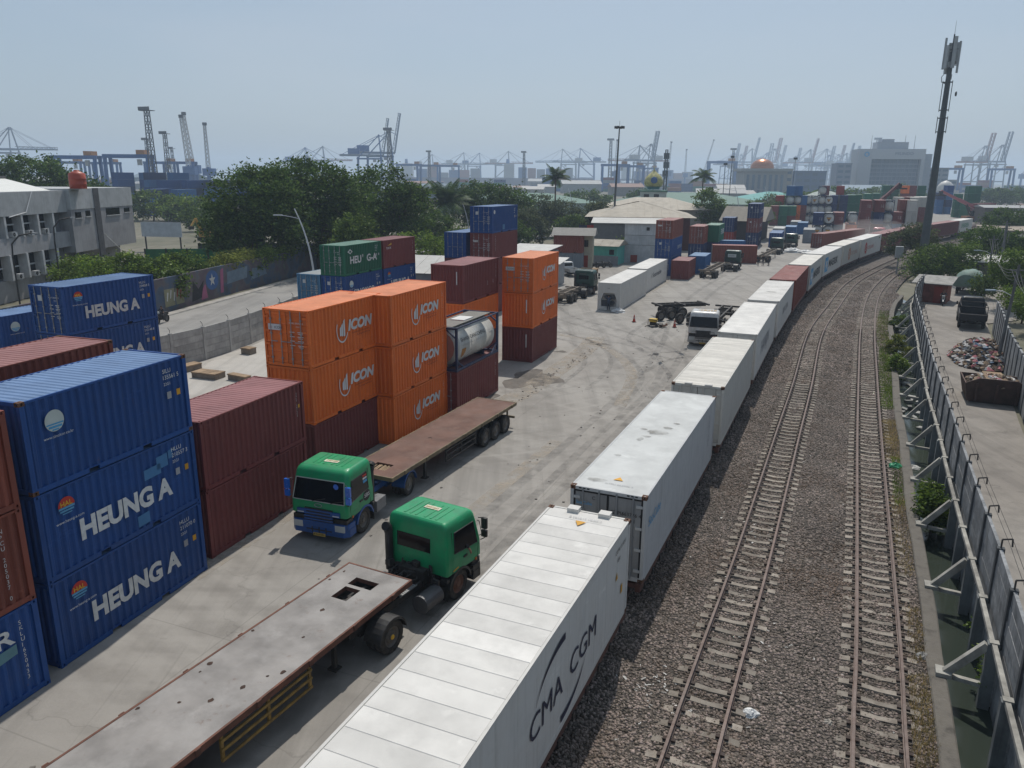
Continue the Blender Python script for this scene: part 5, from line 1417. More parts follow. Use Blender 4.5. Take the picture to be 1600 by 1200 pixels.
    for s in (-1, 1):
        wheel(t, s*1.02, -1.30, .52, .30, rim_grey if low is bumper_blue else rim_brown)
        wheel(t, s*1.06, -1.30-wheelbase, .52, .28, None, rear_hub, dual=True)
        mb = MB(); rows = []
        for i in range(13):
            a = R(4+172*i/12); yy = -1.30-wheelbase
            rows.append([(s*.62, yy+.62*math.cos(a), .52+.62*math.sin(a)), (s*1.24, yy+.62*math.cos(a), .52+.62*math.sin(a)), (s*1.25, yy+.60*math.cos(a), .46+.60*math.sin(a))])
        mb.grid(rows, flip=(s < 0)); mb.obj('mudguard', fender or black_plastic, t)
        mb = MB(); mb.box(min(s*.85, s*1.2), -2.02, .25, max(s*.85, s*1.2), -2.0, .75); mb.obj('mud_flap', black_rubber, t)
        mb = MB(); mb.box(min(s*.98, s*1.22), -2.05, .9, max(s*.98, s*1.22), -1.92, 1.0); mb.obj('sill', black_plastic, t)
    return t

t1 = tractor('green truck cab with blue bumper and fenders, facing the camera beside the maroon containers', (-7.25, 26.72, 0), 180+19, cab_green, bumper_blue, shiny_blue, wheelbase=3.9, group='green trucks in the aisle', fender=bumper_blue)
mb = MB()
mb.add([(.62+.11*math.cos(2*math.pi*i/16), .02, 2.30+.11*math.sin(2*math.pi*i/16)) for i in range(16)], [tuple(range(15, -1, -1))])
for v_ in range(len(mb.v)): mb.v[v_] = (-mb.v[v_][0]-.12, -.085, mb.v[v_][2]-.0)
mb.obj('windshield_sticker', shiny_blue, t1)
for z0, z1, m__ in ((2.30, 2.38, m_red), (2.20, 2.27, white_paint), (2.06, 2.17, m_cyan)):
    mb = MB(); CAB.side(mb, False, ((-1.56, z0), (-1.26, z0), (-1.26, z1), (-1.56, z1)), .022); mb.obj('window_sticker', m__, t1)
mb = MB(); pts = [(-1.235, -1.45+.27*math.cos(2*math.pi*i/20), 1.52+.22*math.sin(2*math.pi*i/20)) for i in range(20)]; mb.poly(pts[::-1]); mb.obj('door_badge', m_blk, t1)
mb = MB(); letter(mb, 'SBS', (-1.242, -1.26, 1.46), (0,-1,0), (0,0,1), .16, .40, bold=.02); mb.obj('lettering', white_paint, t1)
mb = MB(); mb.tube([(.16*math.cos(2*math.pi*i/14), .03, 1.50+.07*math.sin(2*math.pi*i/14)) for i in range(15)], .012, 4); mb.obj('front_emblem', grey_steel, t1)

t2 = tractor('green truck cab seen from behind with driver arm out, pulling the nearest flatbed', (-2.05, 24.42, 0), 30, cab_green, black_plastic, black_plastic, wheelbase=3.5, group='green trucks in the aisle', stack=True, rear_hub=m_yel)
mb = MB(); CAB.side(mb, True, ((-1.72, 1.16), (-1.42, 1.20), (-1.42, 1.25), (-1.72, 1.21)), .016); mb.obj('sill_sticker', m_yel, t2)

# ================================================================== flatbed semi-trailers
def deck_material(name, base, light, dark):
    m = M(name, base, .8, var=.28, scale=.9, dirt=light, dirt_amt=.8, dscale=.8, rust=.4, scuff=.45, bump=.25, bscale=8, rand=0)
    return m
deck_old = deck_material('dusty steel deck', (.25, .234, .22), (.365, .348, .332), (.1, .07, .06))
deck_brown = deck_material('brown steel deck', (.135, .072, .054), (.165, .105, .085), (.1, .07, .06))
rust_edge = M('rusty side rail', (.14, .06, .04), .8, var=.35, scale=3, dirt=(.05, .035, .03), dirt_amt=.6, bump=.3, bscale=20)
olive = M('worn olive side rail', (.18, .14, .085), .8, var=.3, scale=3, dirt=(.06, .05, .04), dirt_amt=.6)
def flatbed(label, loc, yaw, deck, edge, L=12.4, holes=(), front_wheels=False, guard=True, axles=3, zd=1.42, gcol=None):
    """origin: middle of the front edge on the ground; the bed runs back along -y"""
    t = thing('flatbed_trailer', label, 'trailer', loc, yaw, 'flatbed trailers in the aisle')
    hw = 1.22
    # deck plates left open over the holes
    xs = sorted({-hw+.06, hw-.06, *[h[0] for h in holes], *[h[1] for h in holes]}); ys_ = sorted({-.05, -L+.05, *[h[2] for h in holes], *[h[3] for h in holes], *[-L*i/6 for i in range(1, 6)]})
    mb = MB()
    for xa, xb in zip(xs[:-1], xs[1:]):
        for ya, yb in zip(ys_[:-1], ys_[1:]):
            cx, cy_ = (xa+xb)/2, (ya+yb)/2
            if any(h[0] < cx < h[1] and h[2] < cy_ < h[3] for h in holes): continue
            mb.add([(xa, ya, zd), (xb, ya, zd), (xb, yb, zd), (xa, yb, zd)], [(0, 1, 2, 3)])
    d = mb.obj('deck', deck, t)
    for h in holes:
        mb = MB()
        for a, b in (((h[0], h[2]), (h[1], h[2])), ((h[1], h[2]), (h[1], h[3])), ((h[1], h[3]), (h[0], h[3])), ((h[0], h[3]), (h[0], h[2]))): mb.add([(*a, zd), (*b, zd), (*b, zd-.14), (*a, zd-.14)], [(0, 1, 2, 3)])
        mb.obj('deck_opening', rust_edge, d)
    for s in (-1, 1):
        mb = MB(); mb.box(min(s*(hw-.06), s*hw), -L, zd-.16, max(s*(hw-.06), s*hw), 0, zd+.012); rail = mb.obj('side_rail', edge, t)
        for i in range(7):
            mb = MB(); y = -1.0-i*(L-1.6)/6; mb.box(min(s*hw, s*(hw+.035)), y-.07, zd-.15, max(s*hw, s*(hw+.035)), y+.07, zd+.02); mb.obj('twist_lock_pocket', edge, rail)
        mb = MB(); mb.box(min(s*.42, s*.54), -L+.3, zd-.55, max(s*.42, s*.54), -3.2, zd-.03); mb.box(min(s*.42, s*.54), -3.2, zd-.24, max(s*.42, s*.54), -.2, zd-.03); mb.obj('main_beam', dark_steel, t)
        mb = MB(); mb.box(s*.8-.06, -3.3, .25, s*.8+.06, -3.18, zd-.05); mb.box(s*.8-.15, -3.38, .2, s*.8+.15, -3.1, .25); mb.obj('landing_leg', dark_steel, t)
    for y in (-.03, -L+.03):
        mb = MB(); mb.box(-hw+.06, y-.03, zd-.16, hw-.06, y+.03, zd+.010); mb.obj('end_rail', edge, t)
    mb = MB()
    for i in range(16):
        y = -.5-i*(L-1)/15
        if any(h[2]-.1 < y < h[3]+.1 for h in holes): continue
        mb.box(-hw+.06, y-.05, zd-.13, hw-.06, y+.05, zd-.005)
    mb.obj('cross_members', dark_steel, t)['kind'] = 'stuff'
    for i in range(axles):
        y = -L+1.2+i*1.22
        for s in (-1, 1): wheel(t, s*1.02, y, .50, .28, dual=True)
        mb = MB(); mb.cyl((-1.0, y, .5), (1.0, y, .5), .07); mb.box(-.5, y-.35, .72, -.42, y+.35, .86); mb.box(.42, y-.35, .72, .5, y+.35, .86); mb.obj('axle', dark_steel, t)
    if guard:
        gm = gcol or M('worn yellow guard', (.27, .17, .045), .7, var=.35, scale=4, dirt=(.10, .07, .045), dirt_amt=.7, dscale=3)
        for s in (-1, 1):
            a, b = -4.6, -L+4.9
            mb = MB()
            for y in (a, (a+b)/2, b): mb.box(s*1.14-.03, y-.04, .58, s*1.14+.03, y+.04, zd-.16)
            g = mb.obj('side_guard', gm, t)
            for z in (.60, .86, 1.10):
                mb = MB(); mb.box(min(s*1.16, s*1.20), b-.05, z, max(s*1.16, s*1.20), a+.05, z+.07); mb.obj('guard_rail', gm, g)
    mb = MB(); mb.box(-1.1, -L-.02, .5, 1.1, -L+.06, .62); mb.box(-.7, -L+.0, .6, -.62, -L+.08, zd-.1); mb.box(.62, -L, .6, .7, -L+.08, zd-.1); mb.obj('rear_bumper', edge, t)
    return t
# far flatbed: front edge towards the camera
f1 = flatbed('brown empty flatbed trailer behind the cab that faces the camera', (-6.02, 30.1, 0), 180+24.7, deck_brown, olive, holes=((-.42, .42, -1.35, -.62),), guard=True, gcol=dark_steel)
mb = MB(); rs = random.Random(2)
for i in range(9): mb.beam((-.4+.09*i, -.65, 1.30+rs.uniform(0, .05)), (-.36+.09*i+rs.uniform(-.1, .1), -1.32, 1.30+rs.uniform(0, .05)), .07, .05)
w_ = mb.obj('timber_scraps', M('dry timber', (.27, .19, .12), .9, var=.3), None); 
w_.parent = f1; w_['kind'] = 'stuff'
mb = MB(); mb.tube([(-.1, -5.1, 1.428), (0, -5.2, 1.428), (.1, -5.05, 1.428)], .012, 4); mb.obj('chain', dark_steel, f1)
# near flatbed, runs out of the frame at the bottom left
f2 = flatbed('dusty grey flatbed trailer in the foreground behind the green cab', (-4.12, 21.85, 0), 27, deck_old, rust_edge, holes=((-.40, .46, -1.10, -.66), (-.36, .20, -1.92, -1.24)), zd=1.45)
mb = MB(); mb.box(-.58, -2.3, 1.02, .62, -.35, 1.10); mb.box(-.1, -2.2, 1.1, .0, -.4, 1.25); mb.obj('coupler_plate', dark_steel, f2)  # dark plate added below the deck openings so they look dark inside
mb = MB(); rs = random.Random(4)
for cx, cy_ in ((-.98, -.55), (-1.05, -1.15), (-.1, -2.6), (.35, -3.9), (-.95, -5.9), (-.9, -6.25), (.72, -5.6), (.95, -5.3), (.2, -6.9), (-.4, -7.3), (.5, -6.2), (-1.08, -4.3), (-1.08, -7.9)):
    r_ = rs.uniform(.035, .07); mb.poly([(cx+r_*math.cos(2*math.pi*k/9)*rs.uniform(.7, 1.2), cy_+r_*1.3*math.sin(2*math.pi*k/9)*rs.uniform(.7, 1.2), 1.4535) for k in range(9)])
o = mb.obj('lock_holes', M('rust stain', (.05, .028, .02), .9, var=.5, scale=9), f2); o['kind'] = 'stuff'

# ================================================================== people
def person(label, loc, yaw, pose, shirt, trousers, hair=(.01, .009, .008), skin=(.19, .10, .065), scale=1.0, hat=None, parts=None):
    """pose: dict of joints (x right, y forward, z up, in metres for a 1.70 m figure)"""
    J = dict(pelvis=(0,0,.92), waist=(0,0,1.05), chest=(0,.01,1.28), neck=(0,.0,1.44), head=(0,.02,1.56), crown=(0,.015,1.66),
             shL=(-.18,0,1.40), elL=(-.23,-.02,1.12), wrL=(-.24,.06,.88), haL=(-.24,.09,.78), shR=(.18,0,1.40), elR=(.23,-.02,1.12), wrR=(.24,.06,.88), haR=(.24,.09,.78),
             hipL=(-.09,0,.88), knL=(-.11,.02,.48), anL=(-.11,-.02,.09), toL=(-.12,.16,.04), hipR=(.09,0,.88), knR=(.11,.02,.48), anR=(.11,-.02,.09), toR=(.12,.16,.04))
    J.update(pose)
    RAD = dict(pelvis=.145, waist=.13, chest=.15, neck=.06, head=.10, crown=.085, sh=.075, el=.05, wr=.036, ha=.042, hip=.095, kn=.062, an=.045, to=.045)
    names = list(J); E_ = [('pelvis','waist'),('waist','chest'),('chest','neck'),('neck','head'),('head','crown')]
    for s in 'LR': E_ += [('chest','sh'+s),('sh'+s,'el'+s),('el'+s,'wr'+s),('wr'+s,'ha'+s),('pelvis','hip'+s),('hip'+s,'kn'+s),('kn'+s,'an'+s),('an'+s,'to'+s)]
    me = bpy.data.meshes.new('p'); me.from_pydata([J[k] for k in names], [(names.index(a), names.index(b)) for a, b in E_], [])
    o = bpy.data.objects.new('p', me); COL.objects.link(o)
    sm = o.modifiers.new('s', 'SKIN'); o.modifiers.new('d', 'SUBSURF').levels = 2
    for i, k in enumerate(names):
        r = RAD.get(k, RAD.get(k[:-1], .05)); d = me.skin_vertices[0].data[i]
        d.radius = (r, r*(.8 if k in ('pelvis', 'waist', 'chest') else 1)); d.use_root = (k == 'pelvis')
    bpy.context.view_layer.update()
    m2 = bpy.data.meshes.new_from_object(o.evaluated_get(bpy.context.evaluated_depsgraph_get())); bpy.data.objects.remove(o); bpy.data.meshes.remove(me)
    m2.name = 'person'
    cls = {'pelvis': 1, 'waist': 0, 'chest': 0, 'neck': 2, 'head': 2, 'crown': 3, 'sh': 0, 'el': 0, 'wr': 2, 'ha': 2, 'hip': 1, 'kn': 1, 'an': 1, 'to': 3}
    m2.materials.clear()
    for _ in range(4): m2.materials.append(None)
    pts = [(Vector(J[a]).lerp(Vector(J[b]), q), cls.get(a if q < .5 else b, cls.get((a if q < .5 else b)[:-1], 0))) for a, b in E_ for q in (0, .25, .5, .75, 1)]
    for p in m2.polygons:
        c_ = p.center; k = min(pts, key=lambda t_: (t_[0]-c_).length_squared)[1]
        h_ = Vector(J['head'])
        if (c_-Vector(J['crown'])).length < .15 and (c_.z > h_.z+.03 or c_.y < h_.y-.04): k = 3
        p.material_index = k; p.use_smooth = True
    key = lambda c_: '%.2f %.2f %.2f' % c_
    mats = [M('cloth '+key(shirt), shirt, .9), M('cloth '+key(trousers), trousers, .9), M('skin '+key(skin), skin, .55, rand=0), M('hair '+key(hair), hair, .7)]
    o = put('person', m2, mats, None, loc, -R(yaw)); o.scale = (scale,)*3
    tag(o, label, 'person')
    return o
# driver of the second green cab, right arm hanging over the sill
u_, v_ = uv(30)
def in_cab(x, y, z, base=(-2.05, 24.42), yaw=30):
    a, b = uv(yaw); p = Vector((*base, 0))+a*y+b*x; return (p.x, p.y, z)
person('driver in dark clothes with a bare forearm over the sill of the green cab', in_cab(.74, -1.0, .72), 30,
       dict(pelvis=(0,0,.80), waist=(0,.0,.95), chest=(0,.02,1.18), neck=(0,.03,1.34), head=(.03,.05,1.47), crown=(.03,.04,1.57), shL=(-.18,0,1.28), elL=(-.22,.2,1.05), wrL=(-.12,.42,1.12), haL=(-.10,.5,1.14),
            shR=(.20,.02,1.28), elR=(.50,.10,1.02), wrR=(.60,.13,.86), haR=(.61,.15,.76), hipL=(-.1,0,.78), knL=(-.12,.42,.80), anL=(-.12,.50,.42), toL=(-.12,.66,.38), hipR=(.1,0,.78), knR=(.12,.42,.80), anR=(.12,.50,.42), toR=(.12,.66,.38)), (.03, .03, .035), (.03, .03, .04), skin=(.24, .13, .085))
bend = dict(elR=(.2,.2,1.2), wrR=(.12,.42,1.3), haR=(.1,.5,1.33), elL=(-.22,.15,1.15), wrL=(-.14,.38,1.12), haL=(-.12,.46,1.12))
person('worker in blue overalls standing at the black machinery end of the white reefer', (10.1, 80.3, 0), 18, bend, (.05, .07, .12), (.04, .05, .08))
person('person in a white shirt standing before the long red brown container', (32.3, 129.4, 0), 200, {}, (.5, .5, .5), (.2, .2, .22))
for i, (x, y, a, lb) in enumerate(((39.6, 125.0, 150, 'left of three people in dark clothes behind the chassis truck'), (40.5, 125.3, 210, 'middle one of three people in dark clothes behind the chassis truck'), (41.3, 124.9, 250, 'right one of three people in dark clothes behind the chassis truck'))):
    person(lb, (x, y, 0), a, [dict(knL=(-.1,.06,.5), anL=(-.11,.02,.09)), {}, bend][i], (.03, .032, .04), (.05, .05, .06), hair=((.4, .4, .4) if i == 0 else (.01, .01, .01)))

# ================================================================== chassis trailers and other lorries
def skeleton(label, loc, yaw, L=11.5, mat=None, axles=2):
    """skeletal container chassis; origin middle of the front end, runs back along -y"""
    mat = mat or dark_steel
    t = thing('chassis_trailer', label, 'trailer', loc, yaw, 'skeletal trailers in the yard')
    for s in (-1, 1):
        mb = MB(); mb.box(s*.45-.07, -L, .95, s*.45+.07, 0, 1.28); mb.obj('main_beam', mat, t)
        mb = MB(); mb.box(s*.7-.06, -3.2, .2, s*.7+.06, -3.05, 1.0); mb.obj('landing_leg', mat, t)
    for y in (0, -L+.05, -L*.5):
        mb = MB(); mb.box(-1.2, y-.12, 1.10, 1.2, y+.06, 1.26); mb.obj('bolster', mat, t)
    mb = MB()
    for i in range(7): mb.box(-.4, -1-i*(L-2)/6, 1.0, .4, -.9-i*(L-2)/6, 1.2)
    mb.obj('cross_members', mat, t)['kind'] = 'stuff'
    for i in range(axles):
        y = -L+1.1+i*1.25
        for s in (-1, 1): wheel(t, s*1.0, y, .50, .28, dual=True)
        mb = MB(); mb.cyl((-.9, y, .5), (.9, y, .5), .07); mb.box(-.5, y-.4, .6, .5, y+.4, .9); mb.obj('axle', mat, t)
    return t
pale_beam = M('dusty chassis beam', (.22, .18, .14), .8, var=.3, scale=2, dirt=(.07, .055, .05), dirt_amt=.6)
G4 = 'dark green trucks across the yard'
d1 = tractor('dark green truck with a white rear board pulling an empty chassis', (34.6, 121.2, 0), 23, cab_dkgreen, black_plastic, black_plastic, faded_sign=False, group=G4, stack=True)
mb = MB(); mb.box(-.7, -2.10, 1.85, .55, -2.06, 2.35); mb.obj('rear_board', M('sign white', (.5, .53, .5), .6), d1); mb = MB(); letter(mb, 'SEGORO', (-.55, -2.107, 2.02), (1,0,0), (0,0,1), .15, .95); mb.obj('lettering', m_dkblue, d1)
skeleton('empty chassis behind the dark green truck with the white rear board', (31.9, 117.9, 0), 25, mat=pale_beam)
d2 = tractor('farther dark green truck pulling a chassis beside three people', (50.6, 148.6, 0), 27, cab_dkgreen, black_plastic, black_plastic, faded_sign=False, group=G4)
skeleton('chassis with pale beams behind the farther dark green truck', (47.4, 141.0, 0), 27, L=13, mat=pale_beam)
d3 = tractor('dark green truck parked facing away beside the far orange stack', (9.2, 93.4, 0), 22, cab_dkgreen, black_plastic, black_plastic, faded_sign=False, group=G4)
mb = MB(); letter(mb, 'SEMANGAT', (-.5, -2.045, 2.42), (1,0,0), (0,0,1), .10, .8); mb.obj('lettering', M('faded pink lettering', (.35, .2, .2), .6), d3)
skeleton('short chassis behind the dark green truck by the orange stack', (7.3, 89.4, 0), 22, L=5.5, mat=pale_beam)
d4 = tractor('dark green truck just ahead of the farther chassis truck', (57.4, 160.3, 0), 27, cab_dkgreen, black_plastic, black_plastic, faded_sign=False, group=G4)
wl_ = tractor('dirty white lorry cab with dark windshield next to the train', (15.75, 62.4, 0), 180+18, cab_white, M('dirty white bumper', (.34, .33, .31), .6, dirt=(.15, .13, .11), dirt_amt=.5), black_plastic, faded_sign=False, wheelbase=3.6)
mb = MB(); mb.box(-.9, -1.6, 2.866, .5, -.9, 2.878); mb.obj('roof_rust', M('tan roof dirt', (.36, .27, .17), .8, var=.3), wl_)
skeleton('tipped black chassis frame with bare wheels beside the white lorry', (19.6, 78.3, 0), 75, L=5.2, axles=2)
skeleton('low black trailer frame under repair behind the white lorry cab', (17.9, 68.2, 0), 180+24, L=9, axles=1)
# small white pickup by the sheds
def pickup(label, loc, yaw, col, bedcol, tarp=False, group=None, cover=None):
    t = thing('pickup_truck', label, 'truck', loc, yaw, group)
    c = Cab([(.5,-1.75,-.0,.82,.10),(.9,-1.75,.02,.84,.14),(1.15,-1.75,-.15,.83,.14),(1.25,-1.74,-.32,.80,.14),(1.75,-1.68,-.85,.72,.16),(1.86,-1.6,-.98,.66,.16),(1.9,-1.5,-1.08,.58,.16)])
    mb = MB(); c.shell(mb, [.5,.9,1.15,1.25,1.5,1.75,1.82,1.86,1.9]); mb.obj('cab', col, t, smooth=True)
    mb = MB(); c.front(mb, 1.26, 1.72, .68, .60); mb.obj('windshield', dark_glass, t)
    mb = MB(); c.back(mb, 1.28, 1.72, -.62, .62); mb.obj('rear_window', dark_glass, t)
    for r_ in (True, False):
        mb = MB(); c.side(mb, r_, ((-1.55, 1.24), (-.5, 1.22), (-.88, 1.72), (-1.55, 1.74))); mb.obj('door_window', dark_glass, t)
        s = 1 if r_ else -1
        mb = MB(); mb.box(s*.92-.06, -.62, 1.15, s*.92+.06, -.52, 1.38); mb.obj('mirror', black_plastic, t)
        mb = MB(); mb.box(min(s*.5, s*.78), .0, .68, max(s*.5, s*.78), .04, .84); mb.obj('headlight', lamp_glass, t)
        for y in (-.75, -3.25): wheel(t, s*.74, y, .32, .2)
    mb = MB(); mb.box(-.84, -.1, .38, .84, .06, .55); mb.obj('bumper', black_plastic, t)
    mb = MB(); mb.box(-.82, -4.2, .68, .82, -1.8, .76); mb.obj('bed_floor', bedcol, t)
    for a in ((-.85, -4.2, .7, -.80, -1.8, 1.12), (.80, -4.2, .7, .85, -1.8, 1.12), (-.80, -1.86, .7, .80, -1.8, 1.12), (-.80, -4.22, .66, .80, -4.16, 1.10)):
        mb = MB(); mb.box(*a); mb.obj('bed_side', bedcol, t)
    mb = MB(); mb.box(-.35, -4.1, .42, -.28, -.2, .60); mb.box(.28, -4.1, .42, .35, -.2, .60); mb.box(-.7, -3.3, .28, .7, -3.2, .36); mb.obj('chassis', dark_steel, t)
    if cover == 'frame':
        mb = MB()
        for y in (-1.9, -4.12): mb.tube([(-.8, y, 1.1), (-.8, y, 1.62), (.8, y, 1.62), (.8, y, 1.1)], .025, 5)
        mb.tube([(-.8, -1.9, 1.62), (-.8, -4.12, 1.62)], .025, 5); mb.tube([(.8, -1.9, 1.62), (.8, -4.12, 1.62)], .025, 5); mb.obj('bed_hoop', dark_steel, t)
    if cover == 'tarp':
        mb = MB(); rows = []
        for j, y in enumerate(np.linspace(-4.3, -1.7, 9)):
            b = 1.0 if 0 < j < 8 else .75; row = []
            for i in range(13):
                a = R(180-180*i/12); row.append((.98*math.cos(a)*(1+.05*math.sin(j*2.1+i)), y+.05*math.sin(i*2.3+j), .75+(1.35*b)*max(0, math.sin(a))**.55+.05*math.sin(i*1.7+j*1.3)))
            rows.append(row)
        mb.grid(rows, flip=True); mb.poly(rows[0]); mb.poly(rows[-1][::-1]); mb.obj('tarpaulin', M('green tarpaulin', (.12, .19, .16), .7, var=.25, scale=2, dirt=(.25, .24, .2), dirt_amt=.4), t, smooth=True)
    return t
pickup('small white pickup with open bed parked by the red container house', (7.4, 112.3, 0), 340, M('white pickup paint', (.55, .55, .54), .4), M('white bed', (.42, .42, .41), .6), group='pickup trucks')
# ---- traffic cones, repair heap, loose things in the yard
mb = MB(); mb.cyl((0,0,.03), (0,0,.72), .16, .03, n=14); CONE = mb.mesh('cone_body'); mb = MB(); mb.box(-.2,-.2,0,.2,.2,.035); CONEB = mb.mesh('cone_base'); mb = MB(); mb.cyl((0,0,.36), (0,0,.50), .111, .085, n=14, caps=False); CONES = mb.mesh('cone_stripe')
for x, y, lb in ((11.8, 73.6, 'red traffic cone standing alone left of the repair heap'), (15.2, 71.0, 'red traffic cone between the repair heap and the white lorry')):
    t = thing('traffic_cone', lb, 'cone', (x, y, 0), 0, 'traffic cones'); put('cone_body', CONE, M('cone red', (.42, .055, .03), .5), t); put('cone_base', CONEB, black_rubber, t); put('cone_stripe', CONES, M('cone stripe', (.5, .3, .28), .5), t)
t = thing('generator', 'small yellow engine generator on the yard beside the bare wheels', 'generator', (13.3, 71.6, 0), 30)
mb = MB(); mb.tube([(-.4,-.3,.05),(-.4,-.3,.65),(.4,-.3,.65),(.4,-.3,.05)], .03); mb.tube([(-.4,.3,.05),(-.4,.3,.65),(.4,.3,.65),(.4,.3,.05)], .03); mb.beam((-.4,-.3,.05),(-.4,.3,.05),.05); mb.beam((.4,-.3,.05),(.4,.3,.05),.05); mb.obj('frame', dark_steel, t)
mb = MB(); mb.box(-.34,-.24,.42,.34,.24,.70); mb.obj('fuel_tank', M('yellow paint', (.55,.36,.04),.5), t); mb = MB(); mb.cyl((-.3,0,.24),(.3,0,.24),.19,n=12); mb.obj('engine', dark_steel, t)
t = thing('tool_heap', 'heap of hoses, jacks and cloths on the ground by the white lorry', 'tools', (14.1, 71.2, 0), 10)
rs = random.Random(9)
for i in range(9):
    mb = MB(); a = rs.uniform(0, 6.28); mb.obox(Matrix.Translation((rs.uniform(-.6,.6), rs.uniform(-.4,.4), .12+rs.uniform(0,.18))) @ Matrix.Rotation(a, 4, 'Z') @ Matrix.Rotation(rs.uniform(-.4,.4), 4, 'X'), rs.uniform(.2,.5), rs.uniform(.1,.3), rs.uniform(.1,.25)); mb.obj('tool', (dark_steel, M('rag brown', (.2,.1,.06),.9), M('rag pale', (.4,.38,.34),.9))[i % 3], t)
mb = MB(); mb.tube([(-1.6+.1*i, .5*math.sin(i*.7)-.3, .04) for i in range(18)], .03, 5); mb.obj('hose', black_rubber, t)
t = thing('spare_wheels', 'row of big bare truck tyres leaning under the black chassis', 'tyres', (16.0, 74.0, 0), 60)
for i in range(4): wheel(t, 1.0 if i % 2 else -1.0, .7*i-1.2, .52, .28)
def crumple(name, label, cat, loc, r, mat, seed, zf=.35):
    rs = np.random.default_rng(seed); mb = MB(); rows = []
    for j in range(7):
        ph = R(90*j/6); row = []
        for i in range(14):
            a = 2*math.pi*i/14; q = r*(1+.35*rs.random()-.15)*math.cos(ph); row.append((q*math.cos(a), q*math.sin(a)*.8, r*zf*math.sin(ph)*(1+.5*rs.random())))
        rows.append(row)
    mb.grid(rows, close_v=True); mb.poly(rows[-1]); o = mb.obj(name, mat); o.location = loc
    return tag(o, label, cat)
plastic = M('white plastic sheet', (.55, .55, .54), .5, var=.15)
crumple('plastic_sheet', 'crumpled white plastic sheet at the foot of the white reefer', 'sheet', (11.0, 79.3, 0), .75, plastic, 1, .4)
crumple('plastic_sheet', 'left heap of white sacks on the far yard floor', 'sacks', (53.6, 149.2, 0), 1.9, plastic, 2, .35)
crumple('plastic_sheet', 'right heap of white sacks on the far yard floor', 'sacks', (55.8, 147.6, 0), 1.6, plastic, 3, .3)
# concrete and timber blocks on the pale slab
for i, (x, y, lx, ly, lz, a) in enumerate(((-23.0, 53.2, .8, 1.4, .45, 30), (-20.9, 51.2, 2.0, 1.0, .42, 20), (-18.5, 50.4, 1.7, .5, .42, 30), (-20.6, 58.6, .9, .7, .5, 25))):
    t = thing('stacking_block', ('block with planks against the yard wall','wide block with a plank top on the pale slab','narrow block nearest the maroon containers on the slab','small block farthest along the yard wall')[i], 'block', (x, y, .02), a, 'blocks on the pale slab')
    mb = MB(); mb.box(-lx/2, -ly/2, 0, lx/2, ly/2, lz-.08); mb.obj('base', M('weathered block', (.20, .165, .13), .9, var=.3, scale=2), t)
    for k in range(3):
        mb = MB(); w_ = lx/3; mb.box(-lx/2-.03+k*(lx+.06)/3, -ly/2-.03, lz-.08, -lx/2-.03+(k+1)*(lx+.06)/3-.02, ly/2+.03, lz); mb.obj('plank', M('dry timber', (.27, .19, .12), .9, var=.3), t)
# brown box lying by the track, pink cab and dust
c = container(61.2, 160.1, 0, 42, 12.19, 2.9, P_BROWN, 'door', 'wall', 'near one of two red brown boxes in line beside the train', det=1, group='red brown boxes beside the train'); door_marks(c, 2.8, '', sticker=False)
container(69.6, 169.4, 0, 42, 12.19, 2.9, P_BROWN, 'wall', 'wall', 'far one of two red brown boxes in line beside the train', det=1, group='red brown boxes beside the train')
tractor('truck with a bright pink red cab beyond the red brown boxes', (84.5, 181.0, 0), 215, M('pink red cab paint', (.55, .06, .10), .4, coat=.3), black_plastic, black_plastic, faded_sign=False)
# reach stackers
def reach_stacker(label, loc, yaw, boomang, boomcol, bodycol, spreader=True, L=14):
    t = thing('reach_stacker', label, 'reach stacker', loc, yaw, 'reach stackers')
    mb = MB(); mb.box(-1.6, -3.6, .9, 1.6, 3.4, 1.9); mb.box(-1.5, -4.4, .9, 1.5, -3.4, 2.8); mb.obj('body', bodycol, t)
    mb = MB(); mb.box(-.8, -.6, 1.9, .8, 1.0, 3.6); mb.obj('cabin', dark_glass, t)
    for s in (-1, 1):
        wheel(t, s*1.75, 2.4, .85, .6); wheel(t, s*1.5, -2.8, .75, .5)
    a = R(boomang); p = Vector((0, -3.4, 3.2)); d = Vector((0, math.cos(a), math.sin(a)))
    mb = MB(); mb.beam(p, p+d*L*.6, 1.0, 1.0); b = mb.obj('boom', boomcol, t)
    mb = MB(); mb.beam(p+d*L*.55, p+d*L, .75, .75); mb.obj('boom_extension', boomcol, b)
    mb = MB(); mb.beam((-.6, .8, 1.7), tuple(p+d*L*.42+Vector((-.5, 0, -.3))), .3); mb.beam((.6, .8, 1.7), tuple(p+d*L*.42+Vector((.5, 0, -.3))), .3); mb.obj('lift_cylinder', dark_steel, t)
    e = p+d*L
    mb = MB(); mb.box(e.x-.5, e.y-.5, e.z-1.2, e.x+.5, e.y+.5, e.z); mb.box(e.x-3.0, e.y-.5, e.z-1.6, e.x+3.0, e.y+.5, e.z-1.2); mb.obj('spreader', dark_steel, t)
    return t
reach_stacker('dark reach stacker with its raised boom above the far maroon stacks', (106.5, 232, 0), 80, 42, M('dark red boom', (.10, .025, .025), .5), dark_steel)
reach_stacker('orange reach stacker with a long pink boom on the far yard floor', (157.0, 268, 0), 272, 24, M('pink boom', (.38, .11, .12), .5), M('faded orange machine', (.30, .13, .06), .6), L=17)
